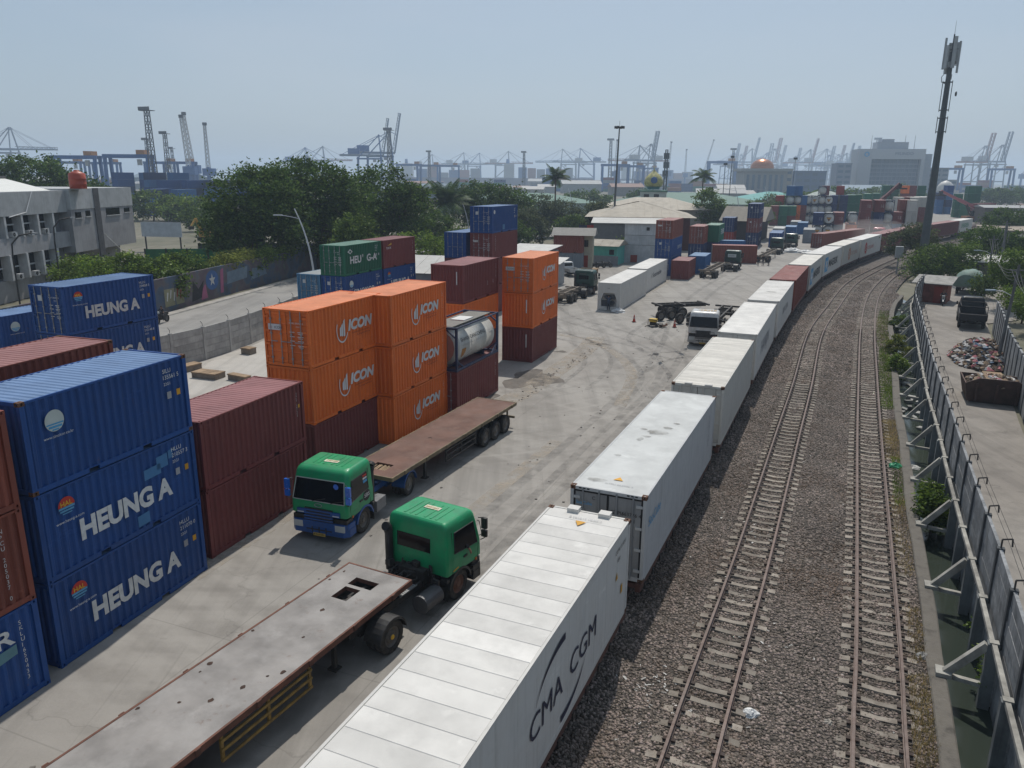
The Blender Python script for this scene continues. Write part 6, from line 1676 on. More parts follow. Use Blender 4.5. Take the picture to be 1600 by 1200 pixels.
# ================================================================== trees and shrubs
def foliage(name, col, var=.55, trans=.35):
    m = bpy.data.materials.new(name); m.use_nodes = True; n, l = m.node_tree.nodes, m.node_tree.links
    n.remove(n['Principled BSDF']); out = n['Material Output']
    g = n.new('ShaderNodeNewGeometry'); hs = n.new('ShaderNodeHueSaturation'); hs.inputs['Color'].default_value = (*col, 1)
    a = n.new('ShaderNodeMapRange'); a.inputs[3].default_value = 1-var; a.inputs[4].default_value = 1+var; l.new(g.outputs['Random Per Island'], a.inputs[0]); l.new(a.outputs[0], hs.inputs['Value'])
    b = n.new('ShaderNodeMapRange'); b.inputs[3].default_value = .515; b.inputs[4].default_value = .475; l.new(g.outputs['Random Per Island'], b.inputs[0]); l.new(b.outputs[0], hs.inputs['Hue'])
    tc = n.new('ShaderNodeTexCoord'); nz = n.new('ShaderNodeTexNoise'); nz.inputs['Scale'].default_value = .55; nz.inputs['Detail'].default_value = 3; l.new(tc.outputs['Object'], nz.inputs['Vector'])
    mr = n.new('ShaderNodeMapRange'); mr.inputs[1].default_value = .3; mr.inputs[2].default_value = .7; mr.inputs[3].default_value = .5; mr.inputs[4].default_value = 1.6; l.new(nz.outputs[0], mr.inputs[0])
    h2 = n.new('ShaderNodeHueSaturation'); l.new(hs.outputs[0], h2.inputs['Color']); l.new(mr.outputs[0], h2.inputs['Value'])
    d = n.new('ShaderNodeBsdfDiffuse'); t_ = n.new('ShaderNodeBsdfTranslucent'); gl = n.new('ShaderNodeBsdfGlossy'); gl.inputs['Roughness'].default_value = .45; gl.inputs['Color'].default_value = (.6, .6, .6, 1)
    l.new(h2.outputs[0], d.inputs['Color']); l.new(h2.outputs[0], t_.inputs['Color'])
    mx = n.new('ShaderNodeMixShader'); mx.inputs[0].default_value = trans; l.new(d.outputs[0], mx.inputs[1]); l.new(t_.outputs[0], mx.inputs[2])
    m2 = n.new('ShaderNodeMixShader'); m2.inputs[0].default_value = .02; l.new(mx.outputs[0], m2.inputs[1]); l.new(gl.outputs[0], m2.inputs[2]); l.new(m2.outputs[0], out.inputs['Surface'])
    return m
LEAF_DARK = foliage('dark leaves', (.064, .115, .024)); LEAF_MID = foliage('mid green leaves', (.085, .14, .026)); LEAF_BRIGHT = foliage('bright leaves', (.12, .19, .03)); LEAF_YEL = foliage('yellow green leaves', (.15, .18, .035)); LEAF_GREY = foliage('dusty leaves', (.085, .105, .05)); DRY = foliage('dry grass', (.34, .28, .13)); PALM = foliage('palm leaves', (.045, .08, .024))
bark = M('bark', (.085, .065, .05), .95, var=.3, scale=2, bump=.5, bscale=14)
def leaf_cloud(name, blobs, n, leaf, seed, clump=1.0, per=48, flat=.6):
    """leaf-sized quads gathered in clumps through the volume of several ellipsoids"""
    rs = np.random.default_rng(seed); B = np.array(blobs, float)
    vol = B[:, 3]*B[:, 4]*B[:, 5]; nc = max(6, n//per)
    bi = rs.choice(len(B), nc, p=vol/vol.sum()); d = rs.normal(size=(nc, 3)); d /= np.linalg.norm(d, axis=1)[:, None]
    rad = (.45+.55*rs.random(nc)**.6)[:, None]
    cc = B[bi, :3]+d*B[bi, 3:]*rad
    ci = rs.integers(0, nc, n); sz = clump*(.35+.5*rs.random(nc))
    p = cc[ci]+rs.normal(size=(n, 3))*sz[ci][:, None]*np.array([1, 1, .6])
    p = p[p[:, 2] > .05]; n = len(p)
    a = rs.normal(size=(n, 3)); a[:, 2] *= flat; a /= np.linalg.norm(a, axis=1)[:, None]
    b = rs.normal(size=(n, 3)); b -= (b*a).sum(1)[:, None]*a; b /= np.linalg.norm(b, axis=1)[:, None]
    s = leaf*(.6+.8*rs.random((n, 1)))
    V = np.stack([p-a*s*.5, p+b*s*.26, p+a*s*.5, p-b*s*.26], 1).reshape(-1, 3)
    F = np.arange(n*4, dtype=np.int32)
    me = bpy.data.meshes.new(name); me.vertices.add(len(V)); me.vertices.foreach_set('co', V.astype(np.float32).ravel())
    me.loops.add(len(F)); me.loops.foreach_set('vertex_index', F); me.polygons.add(n); me.polygons.foreach_set('loop_start', np.arange(0, 4*n, 4, dtype=np.int32)); me.polygons.foreach_set('loop_total', np.full(n, 4, np.int32))
    me.materials.append(None); me.update(calc_edges=True)
    return me
def limb(mb, pts, r0, r1, n=7):
    k = len(pts)-1
    for i in range(k): mb.cyl(pts[i], pts[i+1], lerp(r0, r1, i/k), lerp(r0, r1, (i+1)/k), n, caps=(i in (0, k-1)))
def tree(label, loc, blobs, n, leaf, mat, seed, trunk=.3, name='tree', cat='tree', group=None, clump=1.0):
    t = thing(name, label, cat, loc, 0, group); rs = random.Random(seed)
    put('crown', leaf_cloud('crown', blobs, n, leaf, seed, clump), mat, t)
    if trunk:
        mb = MB(); top_ = min(b[2]-b[5]*.3 for b in blobs); top_ = max(top_, .8)
        f = Vector((rs.uniform(-.2, .2), rs.uniform(-.2, .2), top_)); limb(mb, [Vector((0, 0, -.1)), Vector((f.x*.4, f.y*.4, top_*.5)), f], trunk, trunk*.7)
        for b in blobs:
            c_ = Vector(b[:3]); mid = f.lerp(c_, .5)+Vector((rs.uniform(-.4, .4), rs.uniform(-.4, .4), .2)); limb(mb, [f-Vector((0, 0, .1)), mid, c_], trunk*.55, trunk*.15, 5)
            for _ in range(3):
                e = c_+Vector((rs.uniform(-1, 1)*b[3], rs.uniform(-1, 1)*b[4], rs.uniform(-.2, .9)*b[5]))*.75; limb(mb, [mid, mid.lerp(e, .6)+Vector((0, 0, .2)), e], trunk*.22, trunk*.06, 4)
        mb.obj('trunk', bark, t)
    return t
def palm(label, loc, h, r, nfr, mat, seed, lean=(0, 0), trunk=.22, name='palm_tree', group='palm trees', droop=1.0):
    t = thing(name, label, 'palm', loc, 0, group); rs = random.Random(seed)
    top_ = Vector((lean[0], lean[1], h)); mb = MB(); limb(mb, [Vector((lean[0]*q*q, lean[1]*q*q, h*q)) for q in (0, .25, .5, .75, 1)], trunk*1.25, trunk*.8, 9)
    mb.obj('trunk', bark, t)
    for i in range(nfr):
        a = 2*math.pi*(i+rs.uniform(-.3, .3))/nfr; el = R(rs.uniform(-5, 70)); d = Vector((math.cos(a), math.sin(a), 0)); L_ = r*rs.uniform(.85, 1.15); pts = []
        p = top_.copy(); v = d*math.cos(el)+Vector((0, 0, math.sin(el)))
        for k in range(9):
            pts.append(p.copy()); p = p+v*(L_/8); v = (v+Vector((0, 0, -.16*droop))).normalized()
        mb = MB(); mb.tube(pts, .035, 4)
        for k in range(1, 9):
            for q in range(3):
                c_ = pts[k-1].lerp(pts[k], q/3); ax = (pts[k]-pts[k-1]).normalized(); sd_ = ax.cross(Vector((0, 0, 1))).normalized(); ll = r*.26*math.sin(math.pi*(.12+.85*(k+q/3)/9))
                for s in (-1, 1):
                    tip = c_+sd_*(s*ll)+ax*(ll*.45)+Vector((0, 0, -ll*.45)); w_ = ax*(.075*r/4+.02)
                    mb.add([c_-w_, c_+w_, tip+w_*.2, tip-w_*.2], [(0, 1, 2, 3)])
        mb.obj('frond', mat, t)
    return t
GT = 'trees along the public road'
tree('big dark spreading tree left of the street lamp', (-35.0, 106, 0), [(0,0,10,6.2,5,4.6),(-3.5,1,6.5,4.2,4,4.2),(3.6,-1,8.5,4.6,4,4.6),(1,2,12.5,4,4,2.6),(-1,-2,4,5,3,2.6)], 26000, .42, LEAF_DARK, 1, .5, group=GT, clump=1.1)
tree('tallest dark tree behind the street lamp head', (-28.5, 114, 0), [(0,0,11,6,5,5),(-3,0,13,4,4,3.2),(4,1,9.5,5,4.5,4.8),(1,-2,6,6,4,4),(-5,0,7,3.6,3.5,4)], 28000, .44, LEAF_DARK, 2, .5, group=GT, clump=1.1)
tree('dark tree right of the tallest one above the green container', (-21.0, 126, 0), [(0,0,10.5,5.5,5,4.6),(4,0,8.5,4.5,4,4.2),(-3,-1,7,5,4,4.2),(1,1,5,6,4,3.4)], 22000, .46, LEAF_DARK, 3, .45, group=GT, clump=1.1)
tree('small bright tree in front of the dark ones by the lamp', (-20.6, 103, 0), [(0,0,6.6,2.4,2.2,2.4),(1,0,4.4,2.6,2,2),(-1.2,0,5,2,2,1.8)], 9000, .34, LEAF_MID, 4, .16, group=GT, clump=.7)
tree('bright bush mass above the white shed roof', (-13.0, 106, 0), [(0,0,3.6,4.2,2.6,2.9),(4.2,1,3,3.4,2.4,2.4),(-4,0,3.4,3.2,2.2,2.6),(7.0,2,3.4,2.6,2.2,2.6)], 15000, .32, LEAF_BRIGHT, 5, .2, name='shrub', cat='shrub', group='roadside shrubs', clump=.7)
tree('dark tree behind the palms, right of the oil palm', (-6.0, 172, 0), [(0,0,8.5,6.5,5,4.4),(5,0,7.5,5,4,4.2),(-5,0,7,4.5,4,4)], 15000, .55, LEAF_DARK, 6, .4, group=GT, clump=1.2)
tree('dusty green tree beside the tall coconut palm', (6.5, 184, 0), [(0,0,6,5,4,3.6),(5,1,5,4.5,4,3.4),(-5,0,5,4,3.6,3.4)], 13000, .5, LEAF_GREY, 7, .3, group=GT, clump=1.1)
tree('grey green tree right of the coconut palm behind the sheds', (19.0, 178, 0), [(0,0,5,4,3.6,3.2),(3.5,0,4,3,3,2.6)], 8000, .5, LEAF_GREY, 8, .25, group=GT)
tree('tree between the beige roof and the dark pagoda roof', (46.0, 186, 0), [(0,0,8,3.2,3,3.6),(1.5,0,5,3.4,3,3.4),(-1,0,4,3,3,2.6)], 9000, .5, LEAF_MID, 9, .3, group=GT)
tree('leafy bush on the wall behind the grey mast', (23.0, 133, 0), [(0,0,3.4,3.2,1.6,1.6),(-3.0,0,2.6,2.4,1.4,1.4),(2.6,.5,3.8,2,1.4,1.2)], 6500, .36, LEAF_MID, 10, .15, name='shrub', cat='shrub', group='roadside shrubs', clump=.6)
tree('dense dark tree above the left building roof', (-92, 152, 0), [(0,0,11,9,6,6),(8,0,9,6,5,5),(-8,0,12,6,5,5)], 18000, .6, LEAF_DARK, 11, .5, group=GT, clump=1.3)
for i, (x, y, h, w_, m_) in enumerate(((-9, 128, 5.5, 5, LEAF_MID), (-1, 146, 6.5, 6, LEAF_DARK), (3, 158, 7.5, 6, LEAF_GREY), (12, 165, 6.5, 5, LEAF_MID), (-14, 140, 8, 6, LEAF_DARK), (25, 212, 7, 8, LEAF_GREY), (0, 215, 8, 9, LEAF_MID), (34, 225, 7, 7, LEAF_MID), (58, 215, 7, 6, LEAF_GREY), (70, 228, 8, 7, LEAF_MID), (82, 245, 7, 8, LEAF_DARK), (-24, 175, 9, 9, LEAF_DARK), (-38, 150, 9, 8, LEAF_DARK))):
    tree('roadside tree '+('low one behind the tall stack','dark one right of the tall stack','dusty one left of the container house','green one behind the container house','dark one left of the tall stack top','dusty one behind the beige hall','wide one behind the coconut palm trunk','small one left of the mosque turret','dusty one behind the dark gabled house','green one right of the dark gabled house','dark one behind the navy stack','dark mass between the oil palms and the big trees','dark mass behind the big spreading tree')[i], (x, y, 0), [(0,0,h*.6,w_*.5,w_*.45,h*.38),(w_*.4,1,h*.45,w_*.42,w_*.4,h*.34),(-w_*.4,0,h*.42,w_*.42,w_*.4,h*.34)], 7000, .44, m_, 300+i, .2, group=GT, clump=.9)
palm('tall coconut palm standing alone before the harbour', (11.0, 207.5, 0), 13.3, 4.6, 22, PALM, 1)
palm('left oil palm with long drooping fronds by the dark trees', (-20.6, 158, 0), 7.4, 6.8, 24, PALM, 2, trunk=.4, droop=.9)
palm('right oil palm with long drooping fronds by the dark trees', (-14.0, 163, 0), 8.2, 6.6, 24, PALM, 3, trunk=.4, droop=.9)
palm('coconut palm between the beige roof and the slim poles', (62.5, 262, 0), 14.2, 5.2, 20, PALM, 4)
for i, (x, y, blobs, n, m_, lb) in enumerate((
    (-37.5, 87.5, [(0,0,3.7,2.6,2.2,1.5),(-3,-4,3.6,2.4,2.6,1.3)], 6500, LEAF_MID, 'hedge clump growing over the painted wall near the building'),
    (-41.5, 82.5, [(0,0,3.6,3.2,2.4,2.0),(-4,-2,3.4,2.8,2.4,1.9),(3,3,3.4,2.2,2.4,1.4)], 9000, LEAF_BRIGHT, 'bright shrubs in front of the grey building'),
    (-34.3, 92.5, [(0,0,3.5,1.4,3.2,.9),(.6,4.5,3.6,1.4,2.6,.9)], 6500, LEAF_YEL, 'yellow green creeper along the top of the painted wall'),
    (-32.4, 101, [(0,0,3.4,1.4,3.6,1.0),(.9,5,3.2,1.5,3,1.0)], 6500, LEAF_BRIGHT, 'far creeper along the painted wall behind the lamp'),
    (-36.0, 97, [(0,0,2.0,4.5,2.4,1.2)], 4500, LEAF_MID, 'low weeds behind the painted wall'),
    (-50, 92, [(0,0,2.2,3,4,2.2),(1,-5,2.4,3,3,2.2)], 7000, LEAF_MID, 'shrubs at the foot of the grey building'),
    (-35.4, 80.5, [(0,0,2.6,1.0,1.4,1.5)], 2600, LEAF_MID, 'small round bush hanging over the painted wall'))):
    tree(lb, (x, y, 0), blobs, n, .3, m_, 20+i, .08, name='shrub', cat='shrub', group='roadside shrubs', clump=.55)
for i, (x, y, r_, h) in enumerate(((-75,195,8,6.5),(-62,205,9,7),(-66,180,7,4.5),(-50,190,8,5.5))):
    tree('scrub thicket '+('leftmost, near the grey building','highest, below the blue stacks','lowest, beside the white billboard','rightmost, beside the big dark tree')[i], (x, y, 0), [(0,0,h*.5,r_,5,h*.5),(r_*.6,1,h*.4,r_*.6,4,h*.4)], 8000, .5, LEAF_BRIGHT if i % 2 else LEAF_MID, 40+i, .15, name='thicket', cat='thicket', group='thickets behind the building', clump=1.0)

# ================================================================== yard wall, painted wall
def panel_wall(label, line, h, mat, post_mat, bay, rows, name='panel_wall', thick=.12, barbs=True, z0=0):
    t = thing(name, label, 'wall', (0, 0, 0)); pts = catmull(line, bay)
    k_ = {}
    for i in range(len(pts)-1):
        p, q = Vector((*pts[i], 0)), Vector((*pts[i+1], 0)); d = q-p; yaw = math.degrees(math.atan2(d.x, d.y)); L_ = round(d.length, 2)
        for j in range(rows):
            key = (L_, j)
            if key not in k_:
                mb = MB(); za, zb = h*j/rows, h*(j+1)/rows; mb.box(-thick/2, .07, za+.008, thick/2, L_-.07, zb-.008); k_[key] = mb.mesh('panel')
            o = put('panel', k_[key], mat, t, (p.x+random.uniform(-.012, .012), p.y, z0), -R(yaw))
        mb = MB(); mb.box(-.1, -.1, 0, .1, .1, h+.06); o = mb.obj('post', post_mat, t); o.location = (p.x, p.y, z0); o.rotation_euler = (0, 0, -R(yaw))
        if barbs: mb = MB(); mb.tube([(0, 0, h+.06), (0, 0, h+.28), (-.16, 0, h+.45)], .022, 4); b = mb.obj('barb_bracket', dark_steel, o)
    return t
panel_wall('grey concrete panel wall between the yard and the public road', WALLY[1:], 2.5, concrete, concrete, 3.0, 5)
mb = MB()
PW = catmull([(-43.5,40),(-39.5,58),(-35.6,74.6),(-34.1,84.8),(-32.5,95.2),(-30.2,107),(-26,128)], 2)
sweep(mb, PW, [(0, -.05), (0, 3.45), (-.25, 3.45), (-.25, -.05)])
mural = bpy.data.materials.new('painted mural plaster'); mural.use_nodes = True
n, l = mural.node_tree.nodes, mural.node_tree.links; bs = n['Principled BSDF']; bs.inputs['Roughness'].default_value = .9
tc = n.new('ShaderNodeTexCoord'); nz = n.new('ShaderNodeTexNoise'); nz.inputs['Scale'].default_value = .42; nz.inputs['Detail'].default_value = 3; l.new(tc.outputs['Object'], nz.inputs['Vector'])
cr = n.new('ShaderNodeValToRGB'); e = cr.color_ramp.elements; e[0].position = .3; e[0].color = (.06, .065, .075, 1); e[1].position = .75; e[1].color = (.26, .25, .22, 1)
for p_, c_ in ((.42, (.06, .09, .14)), (.5, (.11, .10, .10)), (.58, (.10, .07, .09)), (.65, (.07, .08, .07))): x_ = e.new(p_); x_.color = (*c_, 1)
l.new(nz.outputs[0], cr.inputs[0]); l.new(cr.outputs[0], bs.inputs['Base Color'])
pw = mb.obj('painted_wall', mural, recalc=True); tag(pw, 'dark mural painted wall along the far side of the public road', 'wall')
# murals as flat paint on the wall face
def on_wall(s, z, off=.03):
    x, y, h = at_s(PW, s); a, b = uv(h); p = Vector((x, y, z))+b*off; return p
def wall_shape(pts, mat, nm='mural_paint'):
    mb = MB(); mb.poly([tuple(on_wall(s, z, .02+.004*pts[0][2] if len(pts[0]) > 2 else .02)) for s, z, *_ in pts]); return mb.obj(nm, mat, pw)
m_pink = M('mural pink', (.32, .10, .18), .9); m_mblue = M('mural blue', (.05, .11, .26), .9); m_mblack = M('mural black', (.02, .02, .022), .9); m_mwhite = M('mural white', (.42, .42, .40), .9); m_mred = M('mural red', (.30, .06, .04), .9); m_mgrey = M('mural grey blue', (.14, .19, .24), .9)
s0 = 47.5
wall_shape([(s0+1.35*math.cos(2*math.pi*k/22), 2.1+1.1*math.sin(2*math.pi*k/22)) for k in range(22)], m_mblue)
wall_shape([(s0+(.7 if k % 2 == 0 else .28)*math.cos(R(90+36*k)), 2.1+(.75 if k % 2 == 0 else .3)*math.sin(R(90+36*k)), 2) for k in range(10)], m_mwhite)
wall_shape([(s0-4.5, .3), (s0-2.4, .5), (s0-1.8, 2.3), (s0-3.0, 1.5), (s0-4.0, 2.5)], m_mblack)
wall_shape([(s0-2.6, .2), (s0-1.2, .3), (s0-1.5, 1.9), (s0-2.1, 1.4)], m_pink); wall_shape([(s0+1.6, .4), (s0+2.3, .4), (s0+2.6, 3.2), (s0+1.9, 3.0)], m_pink)
wall_shape([(s0+3.2, 1.2), (s0+8, 1.4), (s0+8.3, 2.8), (s0+3.4, 2.6)], m_mgrey); wall_shape([(s0+9, 1.0), (s0+13, 1.3), (s0+12.5, 2.2), (s0+9.4, 2.4)], m_mgrey)
wall_shape([(s0-9.5, .5), (s0-6.0, .5), (s0-6.0, 2.2), (s0-9.5, 2.3)], M('mural olive', (.22, .21, .13), .9))
for k, (a, b) in enumerate(((-9.2, 1.6), (-8.6, 1.8), (-8.0, 1.5), (-7.4, 1.8), (-6.8, 1.6))): wall_shape([(s0+a, b-.5, 2), (s0+a+.18, b-.55, 2), (s0+a+.42, b+.3, 2), (s0+a+.2, b+.35, 2)], m_mwhite if k < 3 else m_mred)
wall_shape([(6, .4), (14, .5), (22, .5), (30, .5), (30, 2.9), (22, 3.0), (14, 3.0), (6, 3.0)], m_mwhite)
wall_shape([(24, 1.2, 2), (26, 1.3, 2), (27, 2.6, 2), (25, 2.4, 2)], m_mred); wall_shape([(21, .6, 2), (24, .7, 2), (24, 1.1, 2), (21, 1.2, 2)], M('mural green', (.10, .25, .06), .9))

# ================================================================== left building
facade = M('grey render', (.34, .335, .345), .9, var=.12, scale=.35, dirt=(.13, .125, .125), dirt_amt=.45, dscale=.5, streak=.5)
facade_lt = M('pale grey parapet', (.42, .43, .435), .9, var=.1, scale=.3, dirt=(.17, .17, .175), dirt_amt=.4, streak=.5)
fin_white = M('white fins', (.56, .565, .57), .8, dirt=(.2, .2, .2), dirt_amt=.4, streak=.4)
b = thing('office_building', 'grey two storey office block with white window fins and flat parapet', 'building', (-54.0, 66, 0), 0)
# local: x = 0 facade plane (faces +x), y along the facade
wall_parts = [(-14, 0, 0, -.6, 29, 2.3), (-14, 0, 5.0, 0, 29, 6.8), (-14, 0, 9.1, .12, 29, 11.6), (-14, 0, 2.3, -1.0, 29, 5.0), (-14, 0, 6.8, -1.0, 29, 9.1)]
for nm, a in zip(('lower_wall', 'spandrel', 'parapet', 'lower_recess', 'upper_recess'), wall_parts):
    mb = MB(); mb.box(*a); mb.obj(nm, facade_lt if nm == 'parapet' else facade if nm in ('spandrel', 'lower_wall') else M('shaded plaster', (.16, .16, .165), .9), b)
for zr, z1 in ((6.8, 9.1), (2.3, 5.0)):
    for k in range(9):
        y0 = 2.3+k*2.95
        mb = MB(); mb.box(-1.0, y0-.16, zr, .10, y0+.16, z1); mb.obj('fin', fin_white, b)
        if k < 8:
            mb = MB(); mb.box(-.98, y0+.2, zr+.25, -.93, y0+2.75, z1-.12); wn_ = mb.obj('window', dark_glass, b)
            mb = MB(); mb.box(-.93, y0+.16, zr+1.25, -.80, y0+2.79, zr+1.40); mb.box(-.93, y0+1.4, zr+.25, -.86, y0+1.5, z1-.12); mb.obj('window_frame', fin_white, wn_)
            if k in (2, 3, 5, 6, 7):
                mb = MB(); mb.box(-.35, y0+.9, zr+.05, .12, y0+1.75, zr+.62); ac = mb.obj('air_conditioner', M('ac housing', (.45, .46, .47), .6, dirt=(.2, .18, .15), dirt_amt=.4), b)
                mb = MB(); mb.lathe((.125, y0+1.2, zr+.34), (1, 0, 0), [(.22, 0), (.22, .01), (.05, .012)], n=14); mb.obj('fan_grille', black_plastic, ac)
mb = MB(); mb.box(-14, 29.0, 4.2, .5, 44.5, 11.75); bl = mb.obj('end_block', facade, b)
mb = MB(); mb.box(-13.9, 28.99, 9.35, .56, 44.55, 11.80); mb.obj('parapet', facade_lt, b)
mb = MB(); mb.box(-13, 29.5, 0, -1.4, 43.5, 4.2); mb.obj('ground_floor', facade, b)
mb = MB(); mb.box(.48, 34.4, 3.2, .62, 35.7, 11.82); mb.obj('drain_strip', M('dark strip', (.07, .07, .075), .9, var=.3), b)  # dark upright strip, slightly proud of the end block
for y0, y1, z0, z1 in ((29.8, 31.2, 8.3, 9.0), (32.2, 33.3, 8.4, 9.1), (37.2, 40.8, 8.3, 9.2), (42.0, 43.6, 8.5, 9.1)):
    mb = MB(); mb.box(.40, y0, z0, .52, y1, z1); w_ = mb.obj('window', dark_glass, b); mb = MB(); mb.box(.5, y0-.08, z0-.12, .62, y1+.08, z0); mb.obj('window_sill', facade_lt, w_)
for y0 in (31.0, 33.0):
    mb = MB(); mb.box(-1.4, y0, 2.9, -.8, y0+1.1, 3.7); ac = mb.obj('air_conditioner', M('ac housing', (.45, .46, .47), .6), b); mb = MB(); mb.lathe((-.795, y0+.55, 3.3), (1, 0, 0), [(.3, 0), (.3, .01), (.06, .012)], n=14); mb.obj('fan_grille', black_plastic, ac)
mb = MB(); mb.add([(-.3, -2, 11.3), (-.3, 28.8, 11.3), (-7, 28.8, 13.0), (-7, -2, 13.0)], [(0, 1, 2, 3)]); mb.add([(-7.05, -2, 13.0), (-7.05, 28.8, 13.0), (-14, 28.8, 11.3), (-14, -2, 11.3)], [(0, 1, 2, 3)]); mb.obj('roof', M('white roof sheet', (.58, .58, .55), .6, var=.06), b)
mb = MB(); mb.box(-7.4, -2, 12.9, -6.7, 29.0, 13.25); mb.obj('roof_ridge', M('dark ridge', (.11, .11, .11), .9), b)
mb = MB(); mb.tube([(.2, 22.3, 11.6), (.35, 20.5, 9.4), (.3, 17.5, 9.0)], .06, 6); mb.tube([(.6, 36, 6), (1.5, 40, 2.5)], .05, 5); mb.obj('cable', fin_white, b)
t = thing('water_tank', 'red plastic water tank on the grey office roof', 'water tank', (-52.9, 96.3, 11.8), 0)
mb = MB(); mb.lathe((0, 0, 0), (0, 0, 1), [(.02, 0), (.92, 0), (.95, .06), (.95, .5), (.98, .55), (.95, .6), (.95, 1.1), (.98, 1.15), (.95, 1.2), (.93, 1.75), (.5, 2.0), (.3, 2.05), (.3, 2.18), (.02, 2.2)], n=22); mb.obj('tank_body', M('red tank plastic', (.40, .06, .03), .45), t, smooth=True, recalc=True)
mb = MB(); mb.box(-1.05, -1.05, -.06, 1.05, 1.05, 0); mb.obj('base', concrete, t)
for i, (x, y, h, lb) in enumerate(((-46.6, 79, 9.2, 'thin dark pole with a curved arm in front of the grey building'), (-44.0, 68, 8.4, 'slim dark pole at the left edge'))):
    t = thing('utility_pole', lb, 'pole', (x, y, 0)); mb = MB(); mb.tube([(0, 0, 0), (.05, 0, h*.75), (.15, 0, h*.9), (.5, .6, h*.98), (1.2, 1.4, h)], .07, 7); mb.obj('pole', dark_steel, t); mb = MB(); mb.box(1.1, 1.3, h-.08, 1.5, 1.75, h+.04); mb.obj('lamp_head', grey_steel, t)
# billboard, excavator arm, sheds beyond the building
t = thing('billboard', 'white site billboard on posts beyond the grey building', 'billboard', (-64, 142, 0), 10)
mb = MB(); mb.box(-4, 0, 2.6, 4, .15, 5.2); mb.obj('panel', M('billboard white', (.45, .48, .52), .7), t)
for x in (-3.5, 3.5): mb = MB(); mb.box(x-.1, .15, 0, x+.1, .35, 5); mb.obj('post', dark_steel, t)
t = thing('excavator', 'yellow excavator with raised arm behind the billboard', 'excavator', (-66, 168, 0), 200); t.scale = (.75,)*3
mb = MB(); mb.box(-1.4, -1.8, .9, 1.4, 1.6, 2.3); mb.obj('body', M('excavator yellow', (.45, .25, .04), .6), t); mb = MB(); mb.box(-1.3, .1, 2.3, -.2, 1.5, 3.4); mb.obj('cabin', dark_glass, t)
for x in (-1.2, 1.2): mb = MB(); mb.box(x-.35, -2.2, 0, x+.35, 2.2, .9); mb.obj('track', dark_steel, t)
mb = MB(); mb.beam((.2, 1.4, 2.2), (.2, 3.6, 6.2), .45, .6); mb.beam((.2, 3.6, 6.2), (.2, 5.6, 4.2), .35, .45); mb.obj('arm', M('excavator yellow', (.45, .25, .04), .6), t)
mb = MB(); mb.box(-.3, 5.2, 3.3, .7, 6.2, 4.2); mb.obj('bucket', dark_steel, t)
panel_wall('dark green site hoarding beyond the grey building', [(-56, 118), (-38, 121)], 2.6, M('green hoarding', (.02, .13, .05), .7), dark_steel, 3.0, 1, name='hoarding', barbs=False, thick=.06)
panel_wall('charcoal site hoarding behind the big tree', [(-53, 131), (-28, 134)], 2.4, M('charcoal hoarding', (.045, .045, .055), .8), dark_steel, 3.0, 1, name='hoarding', barbs=False, thick=.06)

# ================================================================== houses and sheds across the yard
sheet_pale = M('pale roof sheet', (.50, .49, .46), .6, var=.1, scale=.5, dirt=(.3, .28, .25), dirt_amt=.5, streak=.2)
sheet_beige = M('beige roof sheet', (.36, .32, .26), .75, var=.12, scale=.4, dirt=(.2, .17, .14), dirt_amt=.4)
def shed(label, loc, yaw, w_, d_, h, rise, wall_m, roof_m, name='shed', cat='shed', hip=False, over=.5, openings=(), group=None, ribs=True):
    """origin: middle of the near wall; w across, d deep"""
    t = thing(name, label, cat, loc, yaw, group)
    for nm, a in (('wall', (-w_/2, 0, 0, w_/2, .15, h)), ('wall', (-w_/2, d_-.15, 0, w_/2, d_, h)), ('wall', (-w_/2, .15, 0, -w_/2+.15, d_-.15, h)), ('wall', (w_/2-.15, .15, 0, w_/2, d_-.15, h))):
        mb = MB(); mb.box(*a); mb.obj(nm, wall_m, t)
    o = over; mb = MB(); X0, X1, Y0, Y1 = -w_/2-o, w_/2+o, -o, d_+o
    if hip == 'lean':
        mb.prism([(X0, Y0, h+.05), (X1, Y0, h+.05), (X1, Y0, h+.13), (X0, Y0, h+.13)], (0, Y1-Y0, rise))
    else:
        ins = (d_/2 if hip else 0); ym = (Y0+Y1)/2; e = h+.06; r_ = h+rise
        A = [(X0, Y0, e), (X1, Y0, e), (X1, Y1, e), (X0, Y1, e), (X0+ins, ym, r_), (X1-ins, ym, r_)]
        mb.add(A, [(0, 1, 5, 4), (2, 3, 4, 5), (1, 2, 5), (3, 0, 4), (3, 2, 1, 0)])
    rf = mb.obj('roof', roof_m, t)
    if hip != 'lean' and ribs:
        k = max(3, int((X1-X0)/1.6)); ins = (d_/2 if hip else 0); ym = (Y0+Y1)/2
        for i in range(1, k):
            x = lerp(X0, X1, i/k); f = min(1, min(x-X0, X1-x)/ins) if ins else 1
            mb = MB(); mb.beam((x, Y0, h+.08), (x, lerp(Y0, ym, f), lerp(h+.08, h+rise+.02, f)), .06, .05); mb.obj('roof_seam', roof_m, rf)
    for nm, x, z0, z1, ww, m_ in openings:
        mb = MB(); mb.box(x-ww/2, -.04, z0, x+ww/2, .05, z1); mb.obj(nm, m_, t)
    return t
shed('long white roofed shed behind the green and maroon containers', (-8.0, 84.5, 0), 12, 15, 12, 3.2, 1.4, M('grey cladding', (.24, .26, .28), .7), sheet_pale)
shed('grey shed with flat pale roof right of the tall stack', (.6, 103.5, 0), 21.5, 5.6, 9, 3.6, .5, M('light grey cladding', (.30, .31, .32), .7), sheet_pale, hip='lean')
shed('low white canopy in front of the grey shed', (3.4, 100.2, 0), 21.5, 5, 3, 2.7, .5, M('light grey cladding', (.30, .31, .32), .7), sheet_pale, hip='lean')
